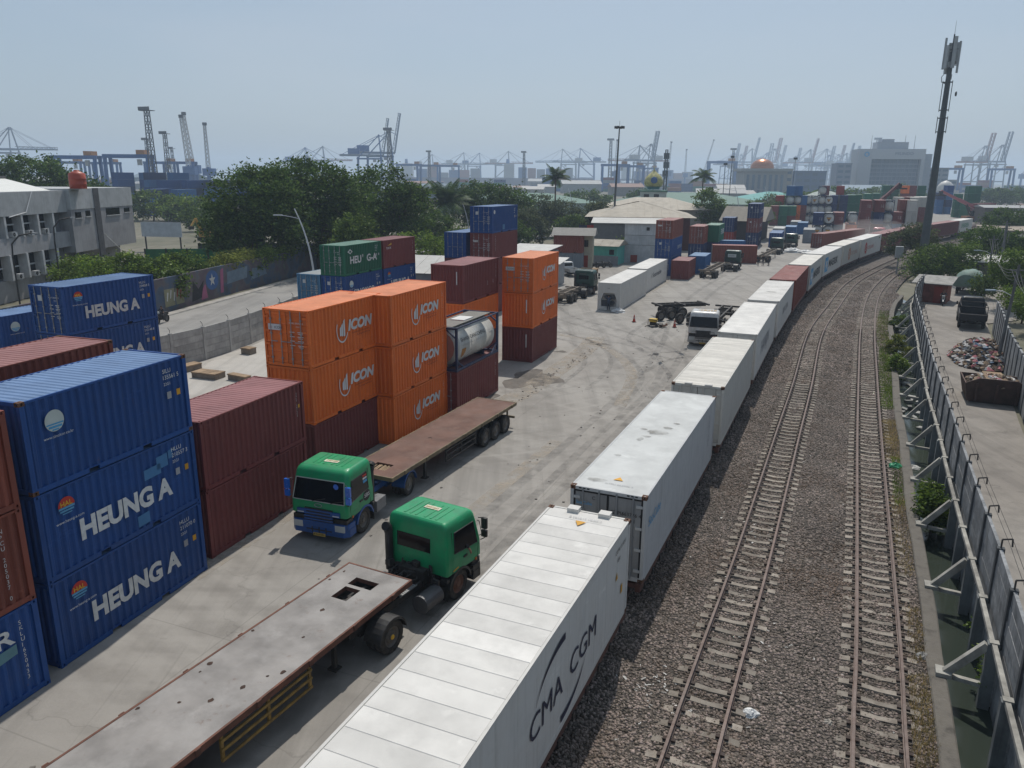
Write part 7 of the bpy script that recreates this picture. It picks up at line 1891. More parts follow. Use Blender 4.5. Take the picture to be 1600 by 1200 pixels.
# house made of stacked boxes
c = container(6.5, 119.0, 2.62, 100, 4.4, HS, P_BROWN, 'wall', 'wall', 'red box forming the upper floor of the container house', det=1, group='container house boxes')
c = container(6.5, 119.0, 0, 100, 4.4, HS, P_GREY, 'wall', 'wall', 'white grey box forming the ground floor of the container house', det=1, group='container house boxes')
t = thing('gable_roof', 'grey pitched roof over the container house', 'roof', (6.9, 117.0, 5.24), 10); t.scale = (.72, 1, .9)
mb = MB(); mb.add([(-1.5,-1.0,0),(7.6,-1.0,0),(7.6,4.2,0),(-1.5,4.2,0),(-1.5,1.6,1.1),(7.6,1.6,1.1)], [(0,1,5,4),(2,3,4,5),(1,2,5),(3,0,4),(3,2,1,0)]); mb.obj('roof', M('grey roof sheet', (.22, .21, .19), .8), t)
shed('cream upper room with a window beside the container house', (11.0, 118.2, 0), 10, 2.2, 3, 5.3, .3, M('cream wall', (.40, .37, .28), .8), sheet_beige, hip='lean', over=.1, openings=(('window', 0, 3.4, 4.4, .9, dark_glass), ('door', 0, .1, 2.1, .9, m_brownred)))
shed('small teal and grey house with a pale roof', (14.6, 124.0, 0), 22, 4.0, 5.5, 3.0, .9, M('teal wall', (.09, .36, .31), .8), sheet_beige, name='house', cat='house', openings=(('lower_wall', 0, 0, 1.5, 4.56, M('grey plaster', (.22, .23, .25), .9)), ('window', 1.2, 1.7, 2.5, .8, dark_glass)))
w = thing('white_house', 'white box house beside the red brown and navy stack', 'house', (18.6, 128.0, 0), 12)
for k, (z0, z1) in enumerate(((0, 2.9), (2.95, 4.5), (4.55, 6.3))): mb = MB(); mb.box(-.3, 0, z0, 5.0, 6, z1); mb.obj('wall', M('white box wall', (.46, .47, .47), .8, dirt=(.2, .2, .2), dirt_amt=.35, streak=.5), w)
mb = MB(); mb.box(3.2, -.05, 5.3, 3.7, .05, 5.8); mb.obj('window', dark_glass, w); mb = MB(); mb.box(.8, -.05, .1, 1.9, .05, 1.3); mb.obj('hatch', m_brownred, w); mb = MB(); mb.box(-.5, -.3, 6.3, 5.2, 6.3, 6.42); mb.obj('roof', sheet_pale, w)
shed('wide beige hipped roof hall behind the white house', (24.6, 152, 0), 8, 19, 22, 6.2, 2.8, M('maroon hall wall', (.10, .03, .03), .8), sheet_beige, name='hall', cat='hall', hip=True, over=1.2, openings=(('doorway', -9, 0, 4.6, 2.4, m_red), ('doorway', -11, 0, 4.6, 1.6, m_dkblue)))
shed('white lean-to roof before the beige hall', (22.0, 140.5, 0), 8, 15, 9, 5.6, .5, M('grey shade wall', (.12, .12, .12), .8), sheet_pale, hip='lean')
shed('second beige hipped roof behind the hall', (33, 186, 0), 8, 26, 20, 6.4, 2.6, M('cream hall wall', (.33, .31, .26), .8), sheet_beige, name='hall', cat='hall', hip=True, over=1.2)
shed('small dark house with a steep curved gable', (51.5, 176, 0), 25, 7.5, 14, 4.4, 3.0, M('dark timber wall', (.05, .04, .04), .9), M('brown grey tiles', (.19, .17, .14), .85), name='house', cat='house', over=1.3)
shed('wide green roof warehouse left of the coconut palm', (2, 300, 0), 0, 62, 40, 4.2, 3.4, M('pale green wall', (.25, .30, .27), .8), M('faded green roof', (.10, .19, .15), .7), name='warehouse', cat='warehouse', hip=True, ribs=False)
shed('large green roof warehouse behind the mosque cupola', (70, 300, 0), 5, 60, 44, 4.2, 4, M('pale green wall', (.25, .30, .27), .8), M('faded green roof', (.10, .19, .15), .7), name='warehouse', cat='warehouse', hip=True, ribs=False)
shed('turquoise roof hall left of the navy stack', (110, 330, 0), 10, 34, 30, 5, 3.4, M('pale wall', (.34, .36, .35), .8), M('turquoise roof', (.09, .30, .28), .7), name='warehouse', cat='warehouse', hip=True, ribs=False)
shed('pale hipped roof hall right of the turquoise roof', (126, 318, 0), 16, 24, 20, 5.4, 3.6, M('pale green wall', (.25, .30, .27), .8), M('pale green grey roof', (.27, .31, .28), .7), name='warehouse', cat='warehouse', hip=True, ribs=False)
# mosque cupola
t = thing('mosque_cupola', 'small white turret with a blue and gold onion cupola', 'cupola', (44.5, 252, 0), 8)
mb = MB(); mb.box(-4, -4, 0, 4, 4, 9.5); mb.obj('tower', M('mosque white', (.42, .45, .40), .8), t)
for x in (-2.2, .9): mb = MB(); mb.box(x-.8, -4.06, 7.2, x+.8, -3.98, 8.8); mb.obj('window', dark_glass, t)
mb = MB(); mb.box(-4.3, -4.3, 9.5, 4.3, 4.3, 9.9); mb.obj('cornice', M('mosque green', (.08, .18, .12), .8), t)
for x in (-4, 4):
    mb = MB(); mb.cyl((x, -4, 9.9), (x, -4, 10.8), .25, .05, n=8); mb.obj('finial', M('mosque white', (.42, .45, .40), .8), t)
mb = MB(); mb.lathe((0, 0, 10.2), (0, 0, 1), [(1.9, 0), (2.0, .6), (2.5, 1.0)], n=20); mb.obj('drum', M('mosque teal', (.06, .2, .2), .7), t)
mb = MB(); mb.lathe((0, 0, 11.1), (0, 0, 1), [(2.5, 0), (2.95, .8), (3.0, 1.7), (2.5, 2.8), (1.6, 3.7), (.6, 4.5), (.15, 5.1), (.1, 5.9)], n=24); cu_ = mb.obj('cupola', M('cupola gold green', (.36, .33, .12), .6, var=.4, scale=1.5), t, smooth=True, recalc=True)
mb = MB(); mb.lathe((0, -2.9, 13.0), (0, -1, 0), [(1.05, 0), (.9, .25), (.02, .35)], n=16); mb.obj('medallion', m_mblue, t)

# ================================================================== street lamps and masts
lamp_grey = M('lamp post grey', (.55, .56, .57), .5)
def street_lamp(label, loc, h, yaw, lean=2.0):
    t = thing('street_lamp', label, 'street lamp', loc, yaw, 'curved street lamps along the road')
    mb = MB(); pts = [Vector((-lean*(q**2.2), 0, h*q)) for q in np.linspace(0, 1, 9)]
    for i in range(8): mb.cyl(pts[i], pts[i+1], .16-.011*i, .149-.011*i, 8, caps=i in (0, 7))
    mb.obj('pole', lamp_grey, t)
    mb = MB(); a = pts[7]; mb.tube([a, a+Vector((-1.2, 0, .25)), a+Vector((-2.2, 0, .38))], .045, 6); arm = mb.obj('arm', lamp_grey, t)
    mb = MB(); mb.box(a.x-3.2, -.14, a.z+.34, a.x-2.1, .14, a.z+.46); mb.obj('lamp_head', lamp_grey, arm)
    return t
for lb, loc, h in (('nearest curved street lamp beside the big dark trees', (-24.9, 96.5, 0), 9.6), ('curved lamp just left of the tall blue-topped stack', (-9.2, 165, 0), 9.6), ('curved lamp right of the tall coconut palm', (16.0, 203, 0), 11.0),
                   ('curved lamp in front of the large green warehouse roof', (51, 300, 0), 10.5), ('small curved lamp beside the second coconut palm', (74, 298, 0), 9), ('tall curved lamp left of the navy stack', (69, 240, 0), 11.5), ('curved lamp before the pale hipped roof', (94, 290, 0), 11)):
    street_lamp(lb, loc, h, 5)
t = thing('high_mast', 'tall slim floodlight mast rising from the sheds', 'mast', (21.8, 171, 0), 0)
mb = MB(); mb.cyl((0, 0, 0), (.55, 0, 23.9), .30, .13, 10); mb.obj('pole', M('mast steel', (.09, .095, .10), .5, metal=.3), t)
mb = MB(); mb.lathe((.55, 0, 24.0), (0, 0, 1), [(.2, -.3), (.7, -.2), (.75, 0), (.2, .1)], n=14); mb.obj('lamp_ring', dark_steel, t)
for k in range(6):
    a = 2*math.pi*k/6; mb = MB(); mb.box(.55+.85*math.cos(a)-.22, .85*math.sin(a)-.22, 23.65, .55+.85*math.cos(a)+.22, .85*math.sin(a)+.22, 24.15); mb.obj('floodlight', dark_steel, t)
mb = MB(); mb.cyl((.55, 0, 24), (.55, 0, 25.2), .03); mb.obj('lightning_rod', dark_steel, t)
for lb, x, y, h in (('thin mast with camera box right of the second palm', 90, 330, 22), ('taller thin mast beside the camera mast', 86, 325, 19), ('thin mast before the copper dome hall', 116, 330, 21.5)):
    t = thing('mast', lb, 'mast', (x, y, 0)); mb = MB(); mb.cyl((0, 0, 0), (.2, 0, h), .2, .08, 8); mb.obj('pole', dark_steel, t); mb = MB(); mb.box(-.5, -.4, h, .9, .4, h+.8); mb.obj('lamp_head', dark_steel, t)
# motorcycle wheel and rider passing behind the far left stack, parked motorbikes
def motorbike(label, loc, yaw, col, rider=None, scale=1.0):
    t = thing('motorcycle', label, 'motorcycle', loc, yaw, 'motorcycles'); t.scale = (scale,)*3
    for y in (-.62, .62):
        mb = MB(); mb.lathe((0, 0, 0), (1, 0, 0), [(.22, -.05), (.30, -.05), (.30, .05), (.22, .05)], n=18, closed=True); w_ = mb.obj('wheel', black_rubber, t, recalc=True); w_.location = (0, y, .30)
        mb = MB(); mb.lathe((0, 0, 0), (1, 0, 0), [(.22, -.01), (.02, -.02), (.02, .02), (.22, .01)], n=12); mb.obj('rim', rim_grey, w_)
    mb = MB(); mb.box(-.13, -.30, .28, .13, .25, .58); mb.obj('engine', dark_steel, t)
    mb = MB(); mb.prism([(-.14, -.75, .66), (-.14, -.2, .52), (-.14, .25, .55), (-.14, .42, .95), (-.14, .30, .98), (-.14, .12, .70), (-.14, -.7, .78)], (.28, 0, 0)); mb.obj('fairing', col, t, recalc=True)
    mb = MB(); mb.box(-.13, -.75, .76, .13, .05, .84); mb.obj('seat', black_plastic, t)
    mb = MB(); mb.tube([(-.34, .22, 1.02), (-.1, .36, 1.0), (.1, .36, 1.0), (.34, .22, 1.02)], .02, 5); mb.tube([(0, .40, .95), (0, .62, .30)], .035, 6); mb.obj('handlebar', dark_steel, t)
    mb = MB(); mb.lathe((0, .42, .90), (0, 1, 0), [(.02, .10), (.10, .08), (.12, 0), (.06, -.06)], n=12); mb.obj('headlight', lamp_glass, t)
    mb = MB(); mb.prism([(-.06, .35, .60), (-.06, .62, .66), (-.06, .92, .46), (-.06, .88, .42), (-.06, .62, .60)], (.12, 0, 0)); mb.obj('mudguard', col, t, recalc=True)
    if rider:
        u_, v_ = uv(yaw)
        person(rider[0], (loc[0], loc[1], loc[2]-.08*scale), yaw, dict(pelvis=(0,-.25,.93), waist=(0,-.22,1.06), chest=(0,-.12,1.30), neck=(0,-.08,1.46), head=(0,-.04,1.60), crown=(0,-.05,1.72), shL=(-.19,-.1,1.42), elL=(-.30,.05,1.20), wrL=(-.31,.18,1.12), haL=(-.31,.24,1.12), shR=(.19,-.1,1.42), elR=(.30,.05,1.20), wrR=(.31,.18,1.12), haR=(.31,.24,1.12),
               hipL=(-.12,-.22,.92), knL=(-.20,.18,.80), anL=(-.18,-.02,.40), toL=(-.19,.14,.36), hipR=(.12,-.22,.92), knR=(.20,.18,.80), anR=(.18,-.02,.40), toR=(.19,.14,.36)), rider[1], (.03, .03, .035), hair=rider[2])
    return t
motorbike('motorcycle on the public road half hidden by the far left blue stack', (-33.0, 71.4, 0), 190, black_plastic, ('rider in dark clothes on the public road behind the blue stack', (.04, .04, .05), (.02, .02, .02)), 1.15)
for i, (x, y, a) in enumerate(((12.6, 119.3, 60), (13.6, 119.8, 65), (14.7, 120.6, 70))): motorbike(('left','middle','right')[i]+' of three dark motorcycles parked before the cream room', (x, y, 0), a, black_plastic)
shed('low brown wooden hut stand by the white pickup', (11.0, 113.0, 0), 20, 2.4, 1.4, .5, .05, M('dry timber', (.27, .19, .12), .9, var=.3), M('dry timber', (.27, .19, .12), .9), name='pallet_stack', cat='pallets', hip='lean', over=.1)
# ================================================================== the harbour behind
crane_grey = M('crane grey blue', (.20, .24, .30), .6); crane_blue = M('crane blue', (.05, .12, .30), .6); crane_red = M('crane faded red', (.30, .14, .12), .6); crane_white = M('crane white', (.48, .48, .47), .6)
STS = [
    ('sts', -574.0, 900, 0.96, 90),
    ('sts', -348.0, 1300, 0.88, 95),
    ('sts', -323.0, 1310, 0.92, 85),
    ('sts_up', -144.0, 800, 0.81, 80),
    ('sts_up', -136.0, 815, 0.88, 80),
    ('sts', -184.0, 1700, 0.91, 90),
    ('sts', -117.0, 1690, 0.97, 90),
    ('sts', -85.0, 1720, 0.97, 90),
    ('sts', -23.0, 1650, 1.0, 85),
    ('sts', 110.0, 1600, 1.05, -88),
    ('sts', 147.0, 1610, 1.08, -88),
    ('sts', 216.0, 1300, 0.99, -90),
    ('sts_up', 183.0, 1120, 0.91, 60),
    ('sts_up', 511.0, 1900, 1.12, 70),
    ('sts_up', 544.0, 1950, 1.08, 70),
    ('sts_up', 534.0, 1850, 1.24, 100),
    ('sts_up', 592.0, 1900, 1.13, 60),
    ('sts_up', 599.0, 1880, 1.26, 70),
    ('sts_up', 626.0, 1920, 1.09, 80),
    ('sts_up', 687.0, 1980, 1.05, 70),
    ('sts_up', 651.0, 1800, 1.2, 95),
    ('sts', 687.0, 1800, 1.22, 90),
    ('sts_up', 738.0, 1900, 1.07, 70),
    ('sts_up', 759.0, 1900, 1.09, 80),
    ('sts_up', 693.0, 1700, 1.04, 100),
    ('sts_up', 719.0, 1720, 0.99, 80),
    ('sts_up', 695.0, 1200, 0.97, 75),
    ('sts_up', 726.0, 1210, 1.0, 75),
]
TOWERS = [
    (-181, 400, 44.3),
    (-208, 480, 37.4),
    (-256, 560, 37.2),
    (-273, 640, 34.1),
    (-93, 600, 47.0),
    (-95, 900, 40.9),
    (12, 920, 41.5),
    (133, 1100, 63.9),
    (678, 1500, 87.0),
    (694, 1400, 57.7),
    (274, 1000, 49.1),
]
JIBS = [
    (-244, 600, 55.6, -4),
    (-249, 620, 59.0, -5),
    (-245, 640, 52.8, 0),
    (140, 1100, 63.9, 2),
    (252, 1300, 70.6, 3),
    (358, 1500, 83.5, 14),
    (323, 1500, 66.3, 0),
    (893, 1400, 71.6, 25),
]
RTGS = [
    (-235, 430, 0.92),
    (-207, 430, 0.95),
    (-346, 620, 0.92),
    (-328, 640, 0.92),
    (-265, 600, 0.92),
    (-255, 610, 0.93),
    (-118, 900, 1.09),
    (-98, 920, 1.08),
    (102, 800, 1.08),
    (121, 820, 1.05),
    (185, 1100, 1.11),
    (-82, 1000, 1.11),
    (261, 1000, 1.39),
    (492, 900, 1.09),
    (581, 950, 1.11),
]
def sts_proto(up, col, boomcol):
    """ship-to-shore crane; boom reaches along +x"""
    t = thing('quay_crane', '', 'crane')
    for x in (-15, 15):
        for y in (-9, 9):
            mb = MB(); mb.beam((x, y, 0), (x*.93, y*.85, 40), 1.7, 1.7); mb.obj('leg', col, t)
    mb = MB()
    for z_ in (13, 38):
        for y in (-9, 9): mb.beam((-15, y, z_), (15, y, z_), 1.4, 1.6)
        for x in (-15, 15): mb.beam((x, -9, z_), (x, 9, z_), 1.4, 1.6)
    for y in (-9, 9): mb.beam((-15, y, 13), (15, y, 38), .8, .8)
    mb.obj('portal_frame', col, t)
    mb = MB()
    for y in (-3.2, 3.2): mb.beam((-36, y, 42), (17, y, 42), 1.2, 2.4)
    for x in range(-36, 18, 6): mb.beam((x, -3.2, 42), (x, 3.2, 42), .6, .8)
    mb.obj('girder', boomcol, t)
    e = Vector((17, 0, 42)); d = Vector((math.cos(R(80)), 0, math.sin(R(80)))) if up else Vector((1, 0, 0))
    n_ = Vector((-d.z, 0, d.x)); Lb = 44 if up else 46
    mb = MB()
    for y in (-3, 3):
        a = Vector((0, y, 0)); mb.beam(e+a, e+d*Lb+a, 1.0, 1.6, up=tuple(n_)); mb.beam(e+a+n_*3.2, e+d*Lb+a+n_*2.2, .5, .6, up=tuple(n_))
        for k in range(8):
            p = e+a+d*(Lb*k/8); q = e+a+d*(Lb*(k+1)/8); mb.beam(p, q+n_*2.8, .35); mb.beam(q+n_*2.8, q, .35)
    for k in range(9): mb.beam(e+d*(Lb*k/8)+Vector((0, -3, 0)), e+d*(Lb*k/8)+Vector((0, 3, 0)), .5)
    mb.obj('boom', boomcol, t)
    ap = Vector((12, 0, 66)); mb = MB()
    for y in (-8, 8): mb.beam((14, y, 40), ap+Vector((0, y*.25, 0)), 1.1); mb.beam((-13, y, 40), ap+Vector((0, y*.25, 0)), .8)
    mb.beam(ap+Vector((0, -2.5, 0)), ap+Vector((0, 2.5, 0)), 1.4, 1.4)
    mb.obj('a_frame', col, t)
    mb = MB()
    for y in (-2.5, 2.5):
        mb.beam(ap+Vector((0, y, 0)), (-33, y, 43), .35)
        if up: mb.beam(ap+Vector((0, y, 0)), e+d*Lb*.45+Vector((0, y, 0)), .35)
        else:
            for q in (.45, .95): mb.beam(ap+Vector((0, y, 0)), e+d*Lb*q+Vector((0, y, 0)), .35)
    mb.obj('stay', col, t)
    mb = MB(); mb.box(-26, -4.5, 43.5, -12, 4.5, 50); mb.obj('machinery_house', crane_white if col is not crane_blue else crane_blue, t)
    mb = MB(); mb.box(4, -2, 34, 8, 2, 38.5); mb.obj('cabin', crane_white, t)
    mb = MB()
    for x in (-15, 15):
        for y in (-9, 9): mb.box(x-1.6, y-4, -.1, x+1.6, y+4, 1.8)
    mb.obj('bogies', dark_steel, t)
    return t
_P = {}
CN = ['grey', 'blue', 'reddish']
for i, (kd, x, y, s, yaw) in enumerate(STS):
    col = i % 3 if y > 850 else 1
    key = (kd, col)
    ax = x/y
    where = 'at the left edge' if ax < -.5 else 'above the big tree' if ax < -.23 else 'over the tree tops left of centre' if ax < -.15 else 'behind the tall blue-topped stack' if ax < 0 else 'behind the coconut palm' if ax < .12 else 'behind the antenna tower' if ax < .2 else 'in the row of raised booms' if ax < .45 else 'right of the telecom mast'
    lb = CN[col]+' harbour crane with '+('raised' if kd == 'sts_up' else 'lowered')+' boom '+where
    if key not in _P:
        _P[key] = sts_proto(kd == 'sts_up', (crane_grey, crane_blue, crane_grey)[col], (crane_grey, crane_grey, crane_red)[col]); o = _P[key]
        o.location = (x, y, 0); o.rotation_euler = (0, 0, -R(yaw-90)); o.scale = (s,)*3; o['label'] = lb; o['group'] = 'harbour quay cranes'
    else:
        dup(_P[key], (x, y, 0), yaw-90, lb, 'harbour quay cranes', s)
_g = {}
for o in bpy.data.objects:
    if o.get('group') == 'harbour quay cranes': _g.setdefault(o['label'], []).append(o)
for lb, os_ in _g.items():
    for k, o in enumerate(sorted(os_, key=lambda q: q.location.x/q.location.y)):
        if len(os_) > 1: o['label'] = lb+', '+ORD[k]+' from left'
def lattice_tower(label, x, y, h, head=True, w0=None, group='lattice floodlight towers', antenna=False):
    t = thing('lattice_tower', label, 'tower', (x, y, 0), 20, group); w0 = w0 or h*.035; w1 = w0*.55; n_ = max(6, int(h/4.0)); mb = MB(); th = h*.0045+.03
    C = lambda k, i: Vector(((1, 1, -1, -1)[i % 4]*lerp(w0, w1, k/n_), (1, -1, -1, 1)[i % 4]*lerp(w0, w1, k/n_), h*k/n_))
    for k in range(n_):
        for i in range(4):
            mb.beam(C(k, i), C(k+1, i), th*2); mb.beam(C(k+1, i), C(k+1, i+1), th*1.2); mb.beam(C(k, i), C(k+1, i+1), th)
    mb.obj('lattice', M('tower steel', (.10, .105, .115), .7), t)
    if head: mb = MB(); mb.box(-w0*2.2, -w0*1.2, h-.3, w0*2.2, w0*1.2, h); mb.box(-w0*2.2, -w0*1.3, h, w0*2.2, -w0*1.1, h+h*.035); mb.obj('lamp_platform', M('tower steel', (.10, .105, .115), .7), t)
    if antenna:
        for zz in (.62, .76, .9):
            for a in range(3):
                mb = MB(); c_ = Vector((w0*1.3*math.cos(a*2.1+zz*9), w0*1.3*math.sin(a*2.1+zz*9), h*zz)); mb.box(c_.x-.35, c_.y-.35, c_.z-1.2, c_.x+.35, c_.y+.35, c_.z+1.2); mb.obj('antenna', M('tower steel', (.10, .105, .115), .7), t)
    return t
TL = ['tallest lattice floodlight tower above the left building','second lattice floodlight tower right of the tallest','small far lattice tower left of the tallest one','smallest lattice tower of the left group','dark lattice tower beside the raised crane booms','lattice tower above the oil palms','lattice tower left of the coconut palm','lattice tower left of the slim floodlight mast','slim far tower behind the pale office block','slim far tower left of the telecom mast','lattice tower right of the second coconut palm']
for (x, y, h), lb in zip(TOWERS, TL): lattice_tower(lb, x, y, h)
lattice_tower('black antenna tower crowded with panels behind the mosque', 63, 330, 25, head=False, antenna=True, w0=.7)
def jib(label, x, y, h, lean):
    t = thing('mobile_crane', label, 'crane', (x, y, 0), 0, 'mobile harbour cranes')
    mb = MB(); mb.box(-6, -5, 0, 6, 5, 3); mb.cyl((0, 0, 3), (0, 0, h*.38), 2.0, 1.5, 10); mb.box(-4, -3, h*.25, 5, 3, h*.36); mb.obj('base_tower', crane_blue, t)
    mb = MB(); a = Vector((0, 0, h*.3)); b_ = Vector((math.tan(R(lean))*h*.7, 0, h)); n_ = 12
    for sx, sy in ((-1, -1), (1, -1), (1, 1), (-1, 1)): mb.beam(a+Vector((sx*1.3, sy*1.3, 0)), b_+Vector((sx*.7, sy*.7, 0)), .45)
    for k in range(n_):
        p, q = a.lerp(b_, k/n_), a.lerp(b_, (k+1)/n_); w_ = lerp(1.3, .7, k/n_)
        mb.beam(p+Vector((-w_, -w_, 0)), q+Vector((w_, -w_, 0)), .3); mb.beam(p+Vector((w_, w_, 0)), q+Vector((-w_, w_, 0)), .3)
    mb.obj('lattice_boom', crane_white, t)
    mb = MB(); mb.box(b_.x-1.3, -1, h-1, b_.x+1.6, 1, h+1.2); mb.obj('boom_head', dark_steel, t)
    return t
JL = ['left of two white near vertical crane booms','right of two white near vertical crane booms','single slim white crane boom left of the big tree','white crane boom beside the slim floodlight mast','pale crane boom right of the big harbour crane','pale slanting crane boom behind the second palm','small pale crane boom far off behind the antenna tower','slanting crane boom at the right edge']
for a, lb in zip(JIBS, JL): jib(lb, *a)
def rtg(label, x, y, s, yaw=90):
    t = thing('gantry_crane', label, 'crane', (x, y, 0), yaw-90, 'rubber tyred gantry cranes'); t.scale = (s,)*3
    for xx in (-12, 12):
        for yy in (-4, 4): mb = MB(); mb.beam((xx, yy, 0), (xx, yy*.75, 24), 1.5, 1.7); mb.obj('leg', crane_blue, t)
        mb = MB(); mb.box(xx-.8, -6, 1, xx+.8, 6, 2.6); mb.obj('sill_beam', crane_blue, t)
        for yy in (-5, 5): mb = MB(); mb.cyl((xx-.5, yy, .9), (xx+.5, yy, .9), .9, n=12); mb.obj('wheel', black_rubber, t)
    for yy in (-3, 3): mb = MB(); mb.box(-13.2, yy-.6, 23.4, 13.2, yy+.6, 25.4); mb.obj('girder', crane_blue, t)
    mb = MB(); mb.box(6, -3.5, 25.4, 10.5, 3.5, 27.8); mb.obj('trolley', M('trolley orange', (.35, .15, .05), .6), t)
    mb = MB(); mb.box(5, -1, 19.5, 7, 1, 22.8); mb.obj('cabin', crane_white, t)
    return t
RL = ['nearest blue yard gantry above the left building, left of the tall tower','second blue yard gantry beside the tall lattice tower','far blue gantry seen through the nearest one','far blue gantry between the two nearest','far blue gantry right of the tall lattice tower','far blue gantry left of the white booms','hazy yard gantry below the raised booms','hazy yard gantry right of the raised booms','hazy yard gantry left of the floodlight mast','hazy yard gantry right of the floodlight mast','distant gantry behind the mosque cupola','distant gantry above the oil palms','distant gantry left of the copper dome','distant gantry right of the telecom mast','distant gantry near the right edge']
for (x, y, s), lb in zip(RTGS, RL): rtg(lb, x, y, s)
# blue export stacks at far left
PB = [P_BLUE, P_NAVY, P_MID, P_BLUE]
LV = ['ground level', 'second level', 'third level', 'fourth level', 'fifth level']
k = 0
for i, (x, y, n_) in enumerate(((-142,265,2),(-132,285,3),(-135,300,4),(-128,306,4),(-122,312,4),(-150,322,5),(-142,326,5),(-134,330,4),(-126,334,4),(-118,338,5),(-133,255,2),(-126,268,3),(-119,275,3),(-112,345,4),(-165,350,5),(-172,340,5))):
    for j in range(n_):
        container(x, y, j*2.9, 8, 12.19, 2.896, PB[(i+j*3) % 4], 'door', 'wall', '%s box, %s, %s block of the blue stacks under the yard gantries' % (('blue', 'navy', 'mid blue', 'blue')[(i+j*3) % 4], LV[j], ORD[i]), det=0, group='blue stacks under the gantries')

# ---- larger far buildings
def slab(mb, x0, y0, z0, x1, y1, z1): mb.box(x0, y0, z0, x1, y1, z1)
t = thing('office_tower', 'pale wide office block with glass recess and round blue logo', 'office building', (331, 700, 0), 8)
pale = M('pale cladding', (.44, .45, .46), .7); glass_far = M('blue grey glazing', (.10, .14, .19), .3)
mb = MB(); mb.box(-28, 0, 0, -17, 25, 40); mb.obj('left_pylon', pale, t)
mb = MB(); mb.box(-17, 0, 31.5, 27, 25, 40); mb.obj('top_beam', pale, t)
mb = MB(); mb.box(24, 0, 0, 27, 25, 31.5); mb.obj('right_pylon', pale, t)
mb = MB(); mb.box(-17, 5, 0, 24, 25, 31.5); gw = mb.obj('glass_wall', glass_far, t)
for j in range(8): mb = MB(); mb.box(-17, 4.7, 3.5*j+2.6, 24, 4.98, 3.5*j+3.3); mb.obj('floor_band', M('band grey', (.22, .25, .29), .6), gw)
for j in range(13): mb = MB(); mb.box(-17+3.3*j, 4.72, 0, -16.7+3.3*j, 4.96, 31.4); mb.obj('mullion', M('band grey', (.22, .25, .29), .6), gw)
mb = MB(); mb.box(-12, 6, 40, 14, 20, 46); mb.box(-8, 7, 46, 2, 18, 48.5); mb.obj('roof_block', M('roof plant grey', (.3, .32, .35), .7), t)
mb = MB(); mb.lathe((-21.5, -.1, 35.5), (0, -1, 0), [(2.2, 0), (2.2, .2), (1.1, .2), (1.1, 0)], n=20); mb.obj('logo', m_cyan, t)
mb = MB(); letter(mb, 'PELINDO', (2, -.15, 35.0), (1,0,0), (0,0,1), 2.4, 15, bold=.02); mb.obj('lettering', M('sign grey', (.2, .23, .28), .6), t)
mb = MB(); mb.box(27.1, 4, 0, 34, 25, 36); mb.obj('stair_tower', M('stair grey', (.3, .33, .37), .7), t)
for x in (-16, 20, 12): mb = MB(); mb.cyl((x, 10, 40), (x, 10, 52), .25, .1, 6); mb.obj('antenna', dark_steel, t)
def block(label, loc, yaw, w_, d_, h, mat, floors, name='office_block', group=None):
    t = thing(name, label, 'building', loc, yaw, group); mb = MB(); mb.box(-w_/2, 0, 0, w_/2, d_, h); mb.obj('wall', mat, t)
    fh = h/floors; nw = max(2, int(w_/5))
    for j in range(floors):
        for i in range(nw):
            mb = MB(); a = -w_/2+w_*(i+.14)/nw; mb.box(a, -.12, fh*j+fh*.35, a+w_/nw*.72, .02, fh*j+fh*.82); mb.obj('window', glass_far, t)
    mb = MB(); mb.box(-w_/2-.4, -.4, h, w_/2+.4, d_+.4, h+.6); mb.obj('roof_edge', mat, t)
    return t
block('grey storeyed block right of the pale office', (372, 705, 0), 8, 24, 20, 24, M('storey grey', (.25, .28, .32), .7), 6)
block('low blue grey block left of the pale office', (286, 690, 0), 8, 12, 20, 27, M('shade block', (.18, .2, .25), .7), 6)
block('blue grey block right of the copper dome', (243, 650, 0), 5, 24, 18, 20, M('blue block', (.10, .14, .22), .7), 4)
block('beige block beside the copper dome hall', (212, 620, 0), 5, 10, 14, 21, M('beige block', (.36, .33, .27), .7), 4)
block('long low pale block below the pale office', (392, 760, 0), 8, 60, 16, 14, M('long pale block', (.34, .37, .4), .7), 3)
t = thing('domed_hall', 'hall with a shining copper dome in the middle distance', 'hall', (190, 600, 0), 4)
mb = MB(); mb.box(-16, 0, 0, 16, 28, 19.5); mb.obj('wall', M('hall grey', (.28, .28, .27), .8), t); mb = MB(); mb.box(-18, -2, 19.5, 18, 30, 21.5); mb.obj('cornice', M('hall grey', (.28, .28, .27), .8), t)
for i in range(7): mb = MB(); mb.box(-14+4.2*i, -.2, 2, -12+4.2*i, .05, 17); mb.obj('window', glass_far, t)
mb = MB(); mb.lathe((0, 13, 21.5), (0, 0, 1), [(8.8, 0), (8.8, 1.0), (8.3, 3.0), (6.8, 5.0), (4.2, 6.6), (1.2, 7.3), (.02, 7.5)], n=28); mb.obj('dome', M('copper dome', (.42, .16, .07), .28, metal=.7), t, smooth=True, recalc=True)
t = thing('domed_hall', 'small building with a white dome right of the telecom mast', 'hall', (231, 420, 0), 4); mb = MB(); mb.box(-5, 0, 0, 5, 10, 8.5); mb.obj('wall', pale, t); mb = MB(); mb.lathe((0, 5, 8.5), (0, 0, 1), [(4.0, 0), (4.1, 1.2), (3.6, 2.8), (2.2, 4.3), (.6, 5.0), (.02, 5.2)], n=24); mb.obj('dome', M('white dome', (.5, .48, .45), .5), t, smooth=True, recalc=True)
